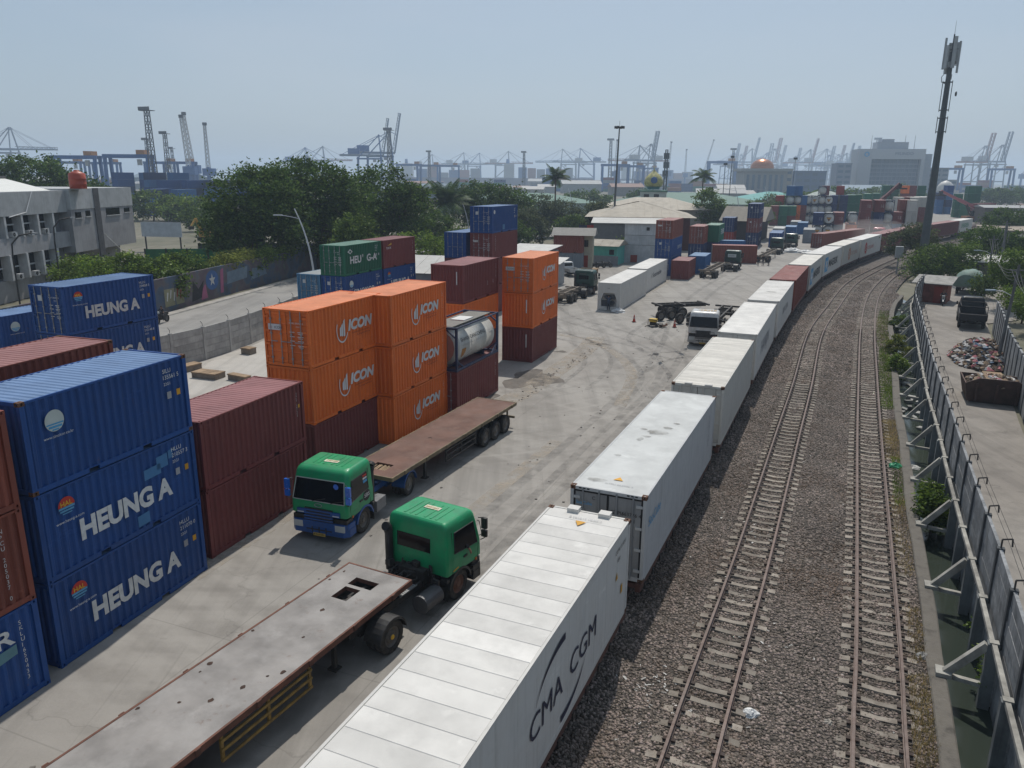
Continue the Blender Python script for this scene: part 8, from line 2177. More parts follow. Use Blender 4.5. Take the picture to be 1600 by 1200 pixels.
# hazy sheds, houses and ships on the flat land between
rs = random.Random(21)
protos = []
for i, (w_, d_, h, wm, rm) in enumerate(((26, 18, 6, M('far wall a', (.30, .30, .29), .8), M('far roof a', (.32, .32, .31), .7)), (18, 14, 5, M('far wall b', (.22, .2, .18), .8), M('far roof b', (.24, .15, .12), .8)), (34, 20, 8, M('far wall c', (.24, .28, .32), .8), M('far roof c', (.16, .22, .27), .7)), (14, 12, 5, M('far wall d', (.36, .35, .32), .8), M('far roof d', (.38, .37, .35), .7)))):
    protos.append(None)
    pts = []
    tries = 0
    while len(pts) < 13 and tries < 400:
        tries += 1; y = rs.uniform(260, 1300); x = rs.uniform(-.62, .66)*y
        if y < 430 and -.05 < x/y < .62: continue
        if y < 400 and x/y < -.2: continue
        if abs(x-(.622*y)) < 30 and y > 200: continue
        pts.append((x, y, rs.uniform(-15, 25)))
    lab = ('grey roofed warehouse in the hazy flat land before the harbour', 'rust roofed house in the hazy flat land before the harbour', 'blue grey warehouse in the hazy flat land before the harbour', 'pale roofed house in the hazy flat land before the harbour')[i]
    for j, (x, y, a) in enumerate(pts):
        if j == 0: protos[i] = shed(lab, (x, y, 0), a, w_, d_, h, h*.4, wm, rm, name='warehouse', cat='building', group='hazy low buildings', ribs=False)
        else: dup(protos[i], (x, y, 0), a, lab, 'hazy low buildings', rs.uniform(.8, 1.5))
for i, (x, y, L_, a, lb) in enumerate(((-120, 1500, 190, 88, 'container ship at the quay behind the oil palms'), (60, 1450, 170, 92, 'container ship at the quay behind the coconut palm'), (330, 1750, 200, 90, 'container ship behind the copper dome hall'))):
    t = thing('ship', lb, 'ship', (x, y, 0), a, 'ships at the quay')
    mb = MB(); mb.prism([(-14, -L_/2, 0), (14, -L_/2, 0), (15, L_/2-25, 0), (0, L_/2, 0), (-15, L_/2-25, 0)], (0, 0, 13)); mb.obj('hull', M('ship hull', (.12, .10, .14), .6), t, recalc=True)
    mb = MB(); mb.box(-13, -L_/2+8, 13, 13, -L_/2+26, 38); mb.box(-16, -L_/2+10, 34, 16, -L_/2+16, 37); mb.obj('superstructure', crane_white, t); mb = MB(); mb.cyl((0, -L_/2+14, 38), (0, -L_/2+14, 46), 3, 2.4, 10); mb.obj('funnel', crane_blue, t)
    for j in range(6): mb = MB(); mb.box(-12.5, -L_/2+34+j*(L_-70)/6, 13, 12.5, -L_/2+34+(j+.9)*(L_-70)/6, 13+rs.uniform(8, 20)); mb.obj('cargo_block', (crane_blue, crane_red, M('cargo grey', (.25, .26, .28), .7))[j % 3], t)
# hazy blocks of stacked boxes on the quays
BX = [crane_blue, M('far box red', (.24, .07, .05), .7), M('far box grey', (.3, .31, .32), .7), M('far box green', (.05, .18, .11), .7), M('far box navy', (.03, .06, .16), .7), M('far box rust', (.3, .14, .07), .7)]
mb = MB(); mb.box(0, 0, 0, 12.1, 10, 2.85); BXM = mb.mesh('box')
for i, (x, y, nx, nz_) in enumerate(((-170, 760, 7, 4), (-60, 800, 8, 4), (60, 830, 7, 5), (180, 860, 8, 4), (300, 900, 7, 5), (-420, 780, 7, 4), (-300, 820, 6, 4), (520, 950, 8, 5), (640, 960, 7, 4), (120, 720, 5, 3), (-110, 690, 5, 3), (420, 930, 6, 4))):
    t = thing('container_block', ORD[i]+' hazy block of stacked boxes from the list of quay rows', 'containers', (x, y, 0), rs.uniform(-6, 6), 'hazy container blocks on the quays'); t['label'] = 'hazy block of stacked coloured boxes on the distant quay'
    for a in range(nx):
        for b in range(rs.randint(max(1, nz_-2), nz_)): put('box', BXM, rs.choice(BX), t, (a*12.6-nx*6, 0, b*2.9))
# far trees
FT = 'hazy trees beyond the yard'
for i, (x, y, w_, h, m_) in enumerate(((118,330,14,9,LEAF_MID),(140,345,16,11,LEAF_MID),(160,352,12,9,LEAF_DARK),(206,430,18,12,LEAF_MID),(232,470,16,9,LEAF_DARK),(268,440,14,10,LEAF_DARK),(290,455,18,11,LEAF_DARK),(330,520,22,10,LEAF_MID),(100,300,9,7,LEAF_GREY),(88,270,8,6,LEAF_GREY),(30,330,12,9,LEAF_MID),(-2,345,10,8,LEAF_MID),(57,352,8,9,LEAF_DARK),(182,390,12,8,LEAF_GREY),(-110,240,14,9,LEAF_MID),(-95,235,10,7,LEAF_BRIGHT))):
    tree(('round tree left of the far blue box','wide tree above the far red boxes','dark tree right of the wide far tree','broad tree below the pale office','dark low tree below the pale office','dark tree right of the far white dome','second dark tree right of the white dome','pale far tree line end at the right edge','dusty tree by the turquoise roof','dusty bush below the curved lamp','tree behind the green warehouse','small tree between the green warehouses','dark slim tree by the antenna tower','grey tree before the far green stack','tree mass below the far blue stacks','bright tree mass left of the big dark tree')[i], (x, y, 0), [(0,0,h*.55,w_*.6,w_*.4,h*.45),(w_*.5,0,h*.45,w_*.5,w_*.4,h*.4),(-w_*.5,0,h*.45,w_*.5,w_*.4,h*.4)], 5000, .9, m_, 60+i, .3, group=FT, clump=1.5)
# ================================================================== wall over the drain
dw = thing('drain_wall', 'tall dark concrete panel wall with pale beam and raking struts over the drain', 'wall', (0, 0, 0))
WP = catmull(WALLC, 2.62)
WP = WP[WP[:, 1] > 3]
ZB, ZT = 1.55, 3.15
_k = {}
for i in range(len(WP)-1):
    p, q = Vector((*WP[i], 0)), Vector((*WP[i+1], 0)); d = q-p; yaw = math.degrees(math.atan2(d.x, d.y)); L_ = round(d.length, 2); u_, v_ = uv(yaw)
    rz = -R(yaw)
    def piece(nm, key, box_, mat, par=dw, jx=0.0):
        if (key, L_) not in _k:
            mb = MB(); mb.box(*box_); _k[(key, L_)] = mb.mesh(nm)
        return put(nm, _k[(key, L_)], mat, par, (p.x+v_.x*jx, p.y+v_.y*jx, 0), rz)
    for j in range(4): piece('panel', ('u', j), (.16, .08, ZB-.1+j*.43, .25, L_-.08, ZB+.315+j*.43), concrete_dark, jx=random.uniform(-.012, .012))
    for j in range(3): piece('panel', ('l', j), (.16, .08, -.62+j*.69, .25, L_-.08, .055+j*.69), concrete_dark, jx=random.uniform(-.012, .012))
    piece('post', 'post', (.10, -.085, ZB-.15, .30, .085, ZT+.04), M('dark wall post', (.075, .08, .085), .9, var=.3, scale=2, dirt=(.03, .03, .03), dirt_amt=.5))
    piece('column', 'col', (-.16, -.12, -.7, .12, .12, ZB-.02), M('drain column', (.19, .205, .21), .9, var=.25, scale=1.2, dirt=(.06, .065, .065), dirt_amt=.7, streak=.6))
    piece('beam', 'beam', (-.08, .13, ZB-.10, .04, L_-.13, ZB+.015), concrete_light, jx=random.uniform(-.035, .035))
    piece('beam_joint', 'bj', (-.13, -.10, ZB-.14, .10, .10, ZB+.03), concrete_light)
    mb = MB(); mb.tube([(.20, 0, ZT), (.20, 0, ZT+.30), (.45, 0, ZT+.36), (.47, 0, ZT+.12)], .026, 5); o = mb.obj('barb_bracket', M('bracket steel', (.05, .045, .042), .8), dw); o.location = (p.x, p.y, 0); o.rotation_euler = (0, 0, rz)
    if i % 2 == 0:
        ky = p.y+.38*(v_.y*-1); 
        mb = MB(); mb.beam((-.15, 0, ZB-.1), (-1.02, 0, .32), .17, .2); o = mb.obj('strut', concrete_light, dw); o.location = (p.x, p.y, 0); o.rotation_euler = (0, 0, rz)
        mb = MB(); mb.beam((-.15, 0, .22), (-.82, 0, .25), .14, .12); o = mb.obj('tie', concrete_light, dw); o.location = (p.x, p.y, 0); o.rotation_euler = (0, 0, rz)
        mb = MB(); mb.box(-1.25, -.22, .27, -.86, .2, .40); o = mb.obj('strut_foot', concrete_light, dw); o.location = (p.x, p.y, 0); o.rotation_euler = (0, 0, rz)
for dz in (.02, .3):
    mb = MB(); mb.tube([(WP[i][0]+.42, WP[i][1]-.18, ZT+.36-dz) for i in range(len(WP))], .008, 3); mb.obj('barbed_wire', dark_steel, dw)
# right-hand wall of the lane
panel_wall('dark grey panel wall on the far side of the lane at the right edge', [(22.6,28.5),(27.9,39.0),(32.1,47.0),(36.6,55.7),(41.1,63.8),(44.2,69.6)], 2.9, concrete_dark, M('dark wall post', (.075, .08, .085), .9), 1.9, 1, name='panel_wall', barbs=False)
# ---- plants in and along the drain
for i, (x, y, r_, h, n_, lb) in enumerate(((17.05, 28.6, .62, 1.9, 3800, 'leafy bush growing out of the drain against the wall struts'), (27.6, 53.4, .8, 1.7, 2600, 'bright bush in the drain beyond the middle struts'), (30.6, 59.6, .9, 1.9, 2600, 'second bright bush farther along the drain'), (36.4, 71.4, .8, 1.6, 1800, 'small bush at the far end of the drain'))):
    tree(lb, (x, y, -.45), [(0,0,h*.55,r_,r_,h*.45),(.1,.5,h*.75,r_*.7,r_*.8,h*.35)], n_, .16, (LEAF_MID, LEAF_BRIGHT, LEAF_YEL, LEAF_MID)[i], 80+i, .05, name='bush', cat='bush', group='bushes in the drain', clump=.22)
for i, (x, y) in enumerate(((13.2, 19.0), (12.9, 18.1), (14.2, 20.8))):
    tree(('little fern hanging below a strut','small weed on the drain column','tuft of weed beside the near strut')[i], (x, y, .15), [(0,0,.3,.2,.2,.3)], 160, .11, LEAF_BRIGHT, 90+i, 0, name='weed', cat='weed', group='weeds in the drain', clump=.1)
# grass and dry weeds between the track and the drain kerb
def verge(name, segs, mat, leaf, seed, label):
    rs_ = np.random.default_rng(seed); P_ = []
    for y0, y1, n_, w_ in segs:
        y = y0+(y1-y0)*rs_.random(n_); off = -.45-w_*rs_.random(n_)
        x = np.interp(y, KERB[:, 1], KERB[:, 0])+off; P_.append(np.stack([x, y], 1))
    P_ = np.concatenate(P_); n_ = len(P_); a = rs_.random(n_)*6.28; h = leaf*(.5+rs_.random(n_)); w_ = .012+.012*rs_.random(n_)
    dx, dy = np.cos(a), np.sin(a); ln = .6*h*rs_.random(n_)
    V = np.stack([np.stack([P_[:, 0]-dx*w_, P_[:, 1]-dy*w_, np.full(n_, .13)], 1), np.stack([P_[:, 0]+dx*w_, P_[:, 1]+dy*w_, np.full(n_, .13)], 1), np.stack([P_[:, 0]-dy*ln, P_[:, 1]+dx*ln, .13+h], 1)], 1).reshape(-1, 3)
    me = bpy.data.meshes.new(name); me.from_pydata(V.tolist(), [], np.arange(n_*3).reshape(-1, 3).tolist()); me.materials.append(None)
    tag(put(name, me, mat), label, 'grass', kind='stuff')
verge('green_grass', [(44, 62, 9000, .9), (30, 36, 1200, .5), (62, 80, 5000, 1.1)], LEAF_BRIGHT, .16, 1, 'green grass strip between the right track and the drain kerb')
verge('dry_grass', [(15, 18.5, 2000, .6), (19, 22, 700, .5), (24, 31, 1700, .7), (35.5, 42, 3600, .9), (64, 76, 2000, 1.2)], DRY, .15, 2, 'dry yellow weeds between the right track and the drain kerb')
# ---- litter
rs = random.Random(31)
lit = MB()
def scrap(cx, cy, z, s):
    a = rs.uniform(0, 6.28); l_, w_ = s*rs.uniform(.5, 1.6), s*rs.uniform(.2, .6); ca, sa = math.cos(a), math.sin(a); pts = []
    for u_, v_, h in ((-1,-1,0),(0,-1,.3),(1,-1,.05),(1,1,.1),(0,1,.4),(-1,1,.05)): pts.append((cx+(u_*l_*ca-v_*w_*sa)/2, cy+(u_*l_*sa+v_*w_*ca)/2, z+h*s*.4))
    lit.add(pts, [(0,1,4,5),(1,2,3,4)])
for _ in range(300):
    y = 13+60*rs.random()**1.7; x = lerp(fx(TRAIN, y)+1.6, fx(KERB, y)-.4, rs.random()); scrap(x, y, .19, rs.uniform(.03, .10))
for cx, cy, n_, r_ in ((4.1, 17.9, 40, .6), (9.2, 27.5, 40, .9), (7.9, 20.0, 12, .8)):
    for _ in range(n_): scrap(cx+rs.gauss(0, r_*.6), cy+rs.gauss(0, r_), .2, rs.uniform(.04, .14))
tag(lit.obj('litter', M('scraps of white plastic', (.42, .41, .39), .7, var=.25, rand=0, island=.4)), 'scattered white plastic scraps on the ballast', 'litter', kind='stuff')
crumple('plastic_bag', 'white torn bag lying by the right rail of the left track', 'bag', (6.2, 16.9, .16), .22, plastic, 11, .5)
crumple('plastic_bag', 'green plastic bag on the kerb beside the drain', 'bag', (18.35, 34.5, .2), .30, M('green bag', (.03, .30, .14), .5), 12, .6)
crumple('plastic_bag', 'white bag in the drain water near the bend', 'bag', (20.1, 36.1, -.45), .35, plastic, 13, .3)
crumple('rubble', 'grey concrete lump on the weeds near the drain kerb', 'rubble', (11.9, 19.4, .15), .2, concrete, 14, .6); crumple('rubble', 'pale stone lump between the two tracks', 'rubble', (8.05, 16.55, .15), .14, M('pale stone', (.33, .30, .26), .9), 15, .7)
dl = MB()
for _ in range(70):
    y = rs.uniform(42, 84); x = lerp(fx(KERB, y)+.05, fx(WALL, y), rs.random()); a = rs.uniform(0, 3); dl.obox(Matrix.Translation((x, y, -.36)) @ Matrix.Rotation(a, 4, 'Z') @ Matrix.Rotation(rs.uniform(-.4, .4), 4, 'X'), rs.uniform(.15, .5), rs.uniform(.1, .4), rs.uniform(.05, .2))
tag(dl.obj('floating_rubbish', M('mixed wet rubbish', (.25, .25, .24), .7, var=.5, rand=0, island=.8)), 'rubbish floating in the far part of the drain', 'rubbish', kind='stuff')
rb = MB()
for _ in range(90):
    q = rs.random(); x, y = lerp(-.3, 6.4, q)+rs.gauss(0, .25), lerp(44.5, 61.0, q)+rs.gauss(0, .3); s = rs.uniform(.02, .09)
    rb.obox(Matrix.Translation((x, y, s*.25)) @ Matrix.Rotation(rs.uniform(0, 3), 4, 'Z') @ Matrix.Rotation(rs.uniform(-.5, .5), 4, 'X'), s*1.5, s, s*.7)
for _ in range(160):
    y = rs.uniform(14, 110); x = lerp(fx(TRAIN, y)-12, fx(TRAIN, y)-3, rs.random()); s = rs.uniform(.02, .08); rb.obox(Matrix.Translation((x, y, s*.25)) @ Matrix.Rotation(rs.uniform(0, 3), 4, 'Z'), s*1.5, s, s*.6)
tag(rb.obj('rubble', M('broken concrete bits', (.20, .18, .16), .9, var=.3, rand=0, island=.6)), 'broken concrete bits scattered along the stacks and the yard floor', 'rubble', kind='stuff')
# ---- skip and rubbish heap on the lane
sk_ = thing('rubbish_skip', 'rust brown steel skip full of rubbish at the lane wall', 'skip', (30.6, 47.2, .02), 24)
rusty = M('rust brown skip', (.085, .05, .04), .8, var=.35, scale=1.5, dirt=(.03, .025, .02), dirt_amt=.5)
mb = MB(); mb.prism([(-1.5, -1.4, .1), (1.5, -1.4, .1), (1.75, -1.6, 1.25), (1.0, -1.6, 1.62), (-1.0, -1.6, 1.62), (-1.75, -1.6, 1.25)], (0, .12, 0)); mb.obj('front_plate', rusty, sk_, recalc=True)
mb = MB(); mb.prism([(-1.5, 1.3, .1), (1.5, 1.3, .1), (1.75, 1.5, 1.25), (-1.75, 1.5, 1.25)], (0, .1, 0)); mb.obj('back_plate', rusty, sk_, recalc=True)
for s in (-1, 1): mb = MB(); mb.prism([(s*1.5, -1.38, .1), (s*1.74, -1.5, 1.25), (s*1.74, 1.5, 1.25), (s*1.5, 1.38, .1)], (-s*.08, 0, 0)); mb.obj('side_plate', rusty, sk_, recalc=True)
mb = MB(); mb.box(-1.4, -1.3, .02, 1.4, 1.3, .12); mb.obj('floor', rusty, sk_)
for x in (-1.1, 0, 1.1): mb = MB(); mb.box(x-.06, -1.66, .15, x+.06, -1.52, 1.28); mb.obj('rib', rusty, sk_)
mb = MB(); mb.box(-.55, -1.55, 1.40, .55, 1.45, 1.46); mb.obj('plank', M('dry timber', (.27, .19, .12), .9, var=.3), sk_)
def rubbish(name, label, cx, cy, rx, ry, h, n_, yaw, seed, z0=.02, par=None):
    rs_ = random.Random(seed); mb = MB(); u_, v_ = uv(yaw); mats = [M('rubbish white', (.45, .44, .43), .7), M('rubbish pink', (.42, .14, .16), .7), M('rubbish dark', (.05, .05, .05), .7), M('rubbish tan', (.24, .17, .11), .8), M('rubbish blue', (.10, .16, .25), .7), M('rubbish brown', (.11, .08, .06), .9)]
    for i in range(n_):
        a, q = rs_.uniform(0, 6.28), math.sqrt(rs_.random()); c_ = Vector((cx, cy, 0))+v_*(rx*q*math.cos(a))+u_*(ry*q*math.sin(a)); z = z0+h*(1-q*q)*rs_.uniform(.55, 1.0)+.05
        mb.mi = rs_.choices(range(6), (5, 2, 2, 3, 1, 4))[0]; s = rs_.uniform(.10, .34)
        M_ = Matrix.Translation((c_.x, c_.y, z)) @ Matrix.Rotation(rs_.uniform(0, 6), 4, 'Z') @ Matrix.Rotation(rs_.uniform(-.7, .7), 4, 'X')
        b = [(1,0,.1),(.3,.9,0),(-.8,.5,.15),(-.7,-.6,0),(.4,-.8,.1),(0,0,.75),(0,.1,-.5)]; mb.add([M_ @ Vector((x*s*rs_.uniform(.7,1.3), y*s*rs_.uniform(.6,1.2), w_*s)) for x, y, w_ in b], [(0,1,5),(1,2,5),(2,3,5),(3,4,5),(4,0,5),(1,0,6),(2,1,6),(3,2,6),(4,3,6),(0,4,6)])
    mb.mi = 5; rows = []
    for j in range(5):
        r_ = j/4; rows.append([tuple(Vector((cx, cy, z0+h*.75*(1-r_*r_)))+v_*(rx*r_*math.cos(2*math.pi*k/18))+u_*(ry*r_*math.sin(2*math.pi*k/18))) for k in range(18)])
    mb.grid(rows, close_v=True)
    o = mb.obj(name, mats); return tag(o, label, 'rubbish', kind='stuff')
rubbish('rubbish_heap', 'big spread heap of mixed plastic rubbish beside the black pickup', 36.6, 58.6, 2.1, 4.8, 1.5, 1100, 27, 5)
rubbish('skip_rubbish', 'rubbish heaped inside the brown skip', 30.6, 47.2, 1.5, 1.35, .45, 170, 24, 6, z0=1.05)
bp = pickup('black pickup with an open hooped bed parked tail to the camera on the lane', (46.0, 76.6, .02), 28, M('black pickup paint', (.007, .008, .010), .35, spec=.25), M('black bed', (.02, .02, .022), .6), group='pickup trucks', cover='frame'); bp.scale = (1.35, 1.65, 1.35)
tp = pickup('small truck under a pale green tarpaulin beside the lane', (58.2, 97.5, .02), 35, M('grey pickup paint', (.25, .25, .26), .5), M('grey bed', (.2, .2, .2), .7), group='pickup trucks', cover='tarp'); tp.scale = (1.5, 1.3, 1.4)
motorbike('white fronted motorcycle riding towards the camera on the lane', (48.2, 85.6, .02), 208, M('white fairing', (.5, .5, .5), .4), ('rider in dark clothes on the white fronted motorcycle', (.03, .03, .035), (.02, .02, .02)), 1.12)
# ---- shack, huts and trees at the bend
shed('small shack with a rusty red front and ragged roof at the lane bend', (47.6, 87.2, 0), 36, 3.2, 3.6, 2.1, .5, M('rusty red boards', (.20, .065, .045), .85, var=.35, scale=2), M('ragged grey sheet', (.26, .25, .23), .8, var=.3), name='shack', cat='shack', hip='lean', over=.45, openings=(('door', .7, 0, 1.9, .8, m_brownred),), group='shacks by the lane')
G5 = 'shacks by the lane'
shed('grey walled hut with a wide pale roof beyond the tarped truck', (66, 106, 0), 30, 7, 6, 2.6, .5, M('grubby wall', (.16, .15, .14), .9, dirt=(.08, .07, .06), dirt_amt=.5), sheet_pale, name='shack', cat='shack', hip='lean', over=.6, group=G5)
shed('long hut with a white front roof right of the bend', (69, 98, 0), 30, 8, 6, 2.6, .6, M('dark hut wall', (.06, .055, .05), .9), sheet_pale, name='shack', cat='shack', hip='lean', over=.7, group=G5)
shed('upper hut with a dark sheet roof at the right edge', (90, 140, 0), 20, 12, 9, 3.2, .4, M('brown brick', (.16, .12, .10), .9), M('dark sheet', (.10, .10, .10), .8), name='shack', cat='shack', hip='lean', over=.7, group=G5)
shed('tan roofed hut behind the upper hut at the right edge', (104, 160, 0), 20, 12, 9, 3.6, .5, M('tan wall', (.26, .22, .18), .9), M('tan sheet', (.30, .25, .2), .8), name='shack', cat='shack', hip='lean', over=.7, group=G5)
for i, (x, y, w_, d_, h, a) in enumerate(((162,258,14,10,5,10),(176,262,12,9,4,30),(170,246,12,9,4.5,-10),(186,275,14,9,5,20),(158,240,9,7,3.4,15),(184,250,10,8,3.6,35),(196,270,12,10,5,0))):
    shed(('leftmost','second','third','fourth','fifth','sixth','rightmost')[i]+' ragged grey roof in the far shanty cluster', (x, y, 0), a, w_, d_, h, .8, M('shanty wall', (.15, .13, .12), .9), (M('shanty roof grey', (.33, .33, .33), .8), M('shanty roof rust', (.16, .12, .1), .8))[i % 2], name='shack', cat='shack', group='far shanty roofs', ribs=False)
GR = 'trees beside the lane'
tree('bright green bushy tree over the end of the lane', (59.5, 107.5, 0), [(0,0,3.0,3.7,3.0,2.1),(3.6,1,3.0,3.0,2.6,2.2),(-3.0,0,2.2,2.6,2.4,1.7),(1,-1,1.5,4.2,2.6,1.4)], 17000, .28, LEAF_MID, 101, .25, group=GR, clump=.8)
tree('thin branched tree in front of the maroon train containers', (63.5, 122, 0), [(0,0,5.2,2.6,2.4,2.0),(-2.4,1,3.8,2.4,2.2,1.8)], 6500, .30, LEAF_GREY, 102, .16, group=GR, clump=.7)
tree('dark tree left of the utility poles', (71.5, 118, 0), [(0,0,4.6,3.6,3,2.4),(3.5,0,4.0,3,3,2.2)], 12000, .32, LEAF_DARK, 103, .25, group=GR, clump=.8)
tree('dark leafy tree at the right edge above the lane wall', (53.5, 82.5, 0), [(0,0,4.6,2.4,2.4,2.2),(1.8,1,3.4,2.2,2.2,2)], 11000, .24, LEAF_MID, 104, .16, group=GR, clump=.6)
tree('bush growing behind the right lane wall', (50.0, 74.5, 0), [(0,0,2.4,2.6,1.8,1.2),(2.4,.6,2.6,2,1.6,1.1)], 7000, .22, LEAF_BRIGHT, 105, .1, name='shrub', cat='shrub', group='shrubs beside the lane', clump=.5)
tree('tall shrub behind the far end of the right lane wall', (47.0, 68.5, 0), [(0,0,2.6,1.8,1.8,1.5),(1.5,1.4,2.2,1.8,1.6,1.4)], 7000, .2, LEAF_MID, 110, .08, name='shrub', cat='shrub', group='shrubs beside the lane', clump=.45)
tree('thick shrub between the tarped truck and the right edge', (61.0, 92.0, 0), [(0,0,2.6,2.4,2.2,2),(2.4,1,2.4,2,2,1.8)], 8000, .24, LEAF_DARK, 111, .1, name='shrub', cat='shrub', group='shrubs beside the lane', clump=.5)
tree('shrub against the tarped truck', (55.4, 90.5, 0), [(0,0,1.5,1.6,1.4,1.4)], 3500, .2, LEAF_MID, 106, .08, name='shrub', cat='shrub', group='shrubs beside the lane', clump=.45)
tree('shrub behind the huts at the right edge', (80, 118, 0), [(0,0,3.5,4,3,2.2),(4,2,3,4,3,2)], 9000, .3, LEAF_MID, 107, .15, name='shrub', cat='shrub', group='shrubs beside the lane', clump=.8)
tree('dark tree at the right edge beside the far track', (108, 172, 0), [(0,0,5,4.5,3.5,3.2),(4,0,4,4,3,2.6)], 9000, .42, LEAF_DARK, 108, .25, group=GR, clump=1)
tree('weeds along the far track below the maroon containers', (84, 141, 0), [(0,0,1.2,6,2,1.0),(7,7,1.2,5,2,1.0)], 6000, .26, LEAF_MID, 109, 0, name='shrub', cat='shrub', group='shrubs beside the lane', clump=.6)
# ---- utility poles with wires
pole_m = M('weathered pole', (.13, .13, .13), .8, var=.25)
def upole(label, x, y, h, lean=(0, 0), arm=None, yaw=0):
    t = thing('utility_pole', label, 'pole', (x, y, 0), yaw, 'utility poles by the lane'); mb = MB(); mb.cyl((0, 0, 0), (lean[0], lean[1], h), .13, .09, 9); mb.obj('pole', pole_m, t)
    mb = MB(); mb.beam((lean[0]-.6, lean[1], h-.4), (lean[0]+.6, lean[1], h-.4), .08); mb.obj('cross_arm', pole_m, t)
    if arm:
        mb = MB(); a = Vector((lean[0]*.7, lean[1]*.7, h*.7)); mb.tube([a, a+Vector((-.7, 0, .35)), a+Vector((-1.5, 0, .45))], .03, 5); mb.obj('lamp_arm', lamp_grey, t); mb = MB(); mb.box(a.x-2.1, -.1, a.z+.40, a.x-1.4, .1, a.z+.5); mb.obj('lamp_head', M('pale blue lamp', (.35, .42, .48), .4), t)
    return Vector((x+lean[0], y+lean[1], h-.35))
A = [upole('leaning utility pole with lamp beside the rubbish heap', 36.3, 56.0, 7.6, (.5, .2), True, 0), upole('utility pole with lamp beside the tarped truck', 57.0, 92.5, 7.2, (0, 0), True), upole('slim utility pole behind the tarped truck', 61.5, 97.5, 8.2), upole('utility pole between the tree and the huts', 70.5, 112, 8.0), upole('near utility pole out past the right lane wall', 27.0, 37.0, 8.5)]
wires = thing('overhead_wires', 'bundle of sagging wires between the utility poles', 'wires', (0, 0, 0))
for a, b in ((4, 0), (0, 1), (1, 2), (2, 3)):
    for k in range(4):
        mb = MB(); o = Vector((-.5+.33*k, 0, -.12*k)); pts = [A[a].lerp(A[b], q)+o-Vector((0, 0, (1.0+.3*k)*4*q*(1-q))) for q in np.linspace(0, 1, 13)]; mb.tube(pts, .014, 4); mb.obj('wire', M('grey wire', (.10, .10, .10), .8), wires)
mb = MB()
for k in range(3): mb.tube([A[0]+Vector((.1*k, 0, -.3*k)), Vector((38.6+.5*k, 55.0-1.0*k, 2.9))], .02, 4)
mb.obj('guy_wire', M('grey wire', (.10, .10, .10), .8), wires)
# small rail-side lamp with a curved arm and relay box
t = thing('signal_cabinet', 'grey relay cabinet on a post beside the bright tree', 'cabinet', (56.2, 113.0, 0), 20); mb = MB(); mb.box(-.5, -.4, 2.6, .5, .4, 4.2); mb.obj('box', grey_steel, t); mb = MB(); mb.cyl((0, 0, 0), (0, 0, 2.6), .12); mb.obj('post', grey_steel, t)
# ---- telecom monopole
tw = thing('telecom_mast', 'tall dark telecom monopole with grey panel antennas beside the tracks', 'mast', (62.6, 118.5, 0), 0)
tm = M('mast dark grey', (.085, .095, .10), .55, metal=.2, dirt=(.05, .05, .05), dirt_amt=.3); ant = M('antenna grey', (.34, .36, .37), .5)
TH_ = 33.6
mb = MB()
for k in range(6): mb.cyl((0, 0, TH_*.93*k/6), (0, 0, TH_*.93*(k+1)/6), lerp(.66, .30, k/6), lerp(.66, .30, (k+1)/6), 14, caps=(k in (0, 5)))
mb.obj('pole', tm, tw)
mb = MB(); mb.cyl((0, 0, TH_*.93), (0, 0, TH_), .12, .10, 8); mb.cyl((0, 0, TH_), (0, 0, TH_+1.8), .03, .015, 5); mb.obj('spire', tm, tw)
for z0, z1, r_ in ((20.4, 22.3, .75), (23.4, 27.2, .72)):
    mb = MB()
    for z in (z0, z1): mb.tube([(r_*math.cos(R(60*k)), r_*math.sin(R(60*k)), z) for k in range(7)], .05, 5)
    for k in range(6): mb.tube([(r_*math.cos(R(60*k)), r_*math.sin(R(60*k)), z0-.2), (r_*math.cos(R(60*k)), r_*math.sin(R(60*k)), z1+.2)], .04, 5)
    for k in range(3): mb.beam((0, 0, z0), (r_*math.cos(R(120*k)), r_*math.sin(R(120*k)), z0), .06); mb.beam((0, 0, z1), (r_*math.cos(R(120*k)), r_*math.sin(R(120*k)), z1), .06)
    mb.obj('cage', tm, tw)
for k in range(6):
    a = R(60*k+20); c_ = Vector((.95*math.cos(a), .95*math.sin(a), 0)); z0 = 28.6 if k % 2 else 29.2; Mx = Matrix.Translation((c_.x, c_.y, z0+1.9)) @ Matrix.Rotation(a, 4, 'Z')
    mb = MB(); mb.obox(Mx, .22, .42, 4.2 if k % 3 else 3.0); mb.obj('panel_antenna', ant, tw)
    mb = MB(); mb.beam((0, 0, z0+.8), c_+Vector((0, 0, z0+.8)), .07); mb.beam((0, 0, z0+3), c_+Vector((0, 0, z0+3)), .07); mb.obj('antenna_bracket', tm, tw)
for k in range(4):
    a = R(90*k+45); mb = MB(); mb.box(.5*math.cos(a)-.2, .5*math.sin(a)-.2, 27.6+.8*k, .5*math.cos(a)+.2, .5*math.sin(a)+.2, 28.3+.8*k); mb.obj('radio_unit', ant, tw)
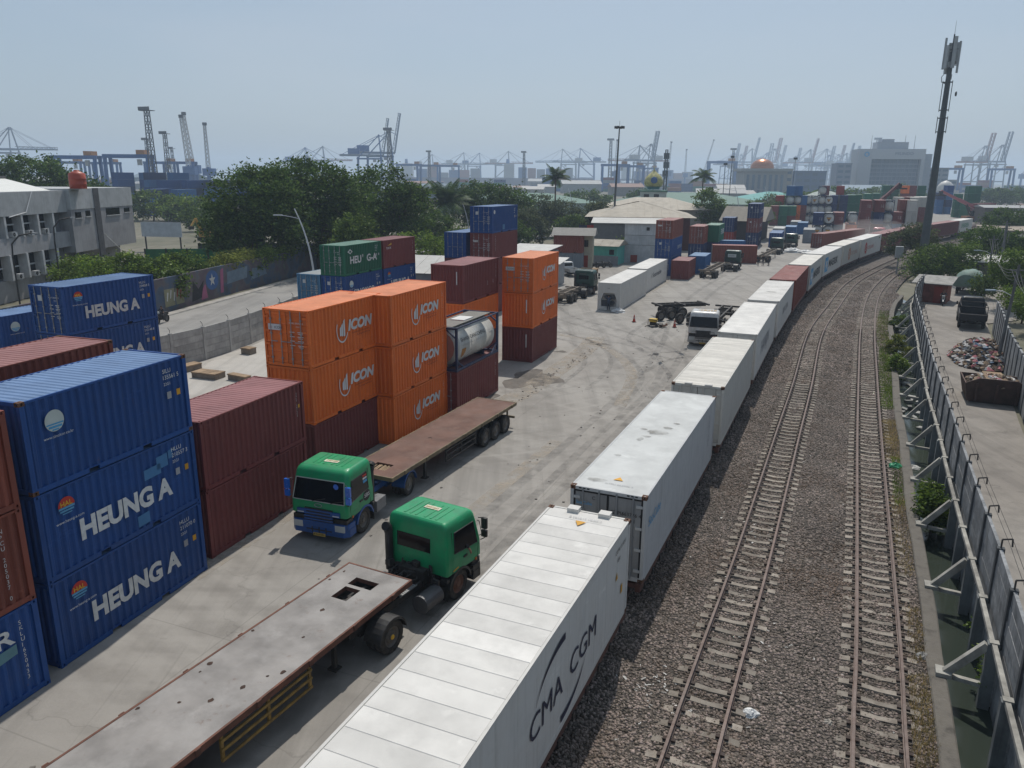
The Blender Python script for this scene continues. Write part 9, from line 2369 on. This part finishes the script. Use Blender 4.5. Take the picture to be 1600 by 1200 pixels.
mb = MB(); mb.lathe((1.1, -.3, 25.6), (.7, -.7, 0), [(.02, 0), (.32, .08), (.34, .2), (.02, .22)], n=16); mb.obj('dish', tm, tw)
mb = MB(); mb.tube([(-.6, 0, 28.4), (-1.0, 0, 27.9), (-.9, 0, 27.2), (-.4, 0, 27.0)], .05, 5); mb.obj('cable_loop', tm, tw)
# joined small pieces read as one part
for o in bpy.data.objects:
    if o.parent and o.name.split('.')[0] in ('hinge', 'container_number', 'marking', 'roof_stain', 'lashing_brackets', 'header_slots', 'decal', 'lettering', 'logo', 'gasket', 'roof_bracket', 'cross_members', 'stay', 'bogies', 'cage'): o['kind'] = 'stuff'
# ================================================================== harbour haze: one even volume round the whole scene
mb = MB(); mb.box(-6000, -200, -2.0, 6000, 4500, 112)
hz = mb.obj('haze', None)
hm = bpy.data.materials.new('haze air'); hm.use_nodes = True
n, l = hm.node_tree.nodes, hm.node_tree.links; n.remove(n['Principled BSDF'])
pv = n.new('ShaderNodeVolumePrincipled'); pv.inputs['Color'].default_value = (.66, .81, 1.0, 1); pv.inputs['Density'].default_value = .00036; pv.inputs['Anisotropy'].default_value = .25
l.new(pv.outputs[0], n['Material Output'].inputs['Volume'])
hz.material_slots[0].material = hm
tag(hz, 'pale blue grey haze filling the air over the harbour', 'haze', kind='stuff')
dm = bpy.data.materials.new('road dust'); dm.use_nodes = True
n, l = dm.node_tree.nodes, dm.node_tree.links; n.remove(n['Principled BSDF'])
pv = n.new('ShaderNodeVolumePrincipled'); pv.inputs['Color'].default_value = (.92, .88, .84, 1); pv.inputs['Density'].default_value = .02
l.new(pv.outputs[0], n['Material Output'].inputs['Volume'])
mb = MB()
for cx, cy, cz, rx, ry, rz in ((80.5, 174.5, 1.8, 9.5, 4.0, 3.4),):
    mb.lathe((cx, cy, cz), (0, 0, 1), [(max(.01, rx*math.cos(R(a))), rz*math.sin(R(a))) for a in range(-90, 91, 15)], n=24)
tag(mb.obj('dust_cloud', dm, recalc=True), 'pale dust cloud whirled up beside the pink red truck', 'dust', kind='stuff')
bpy.context.view_layer.update()
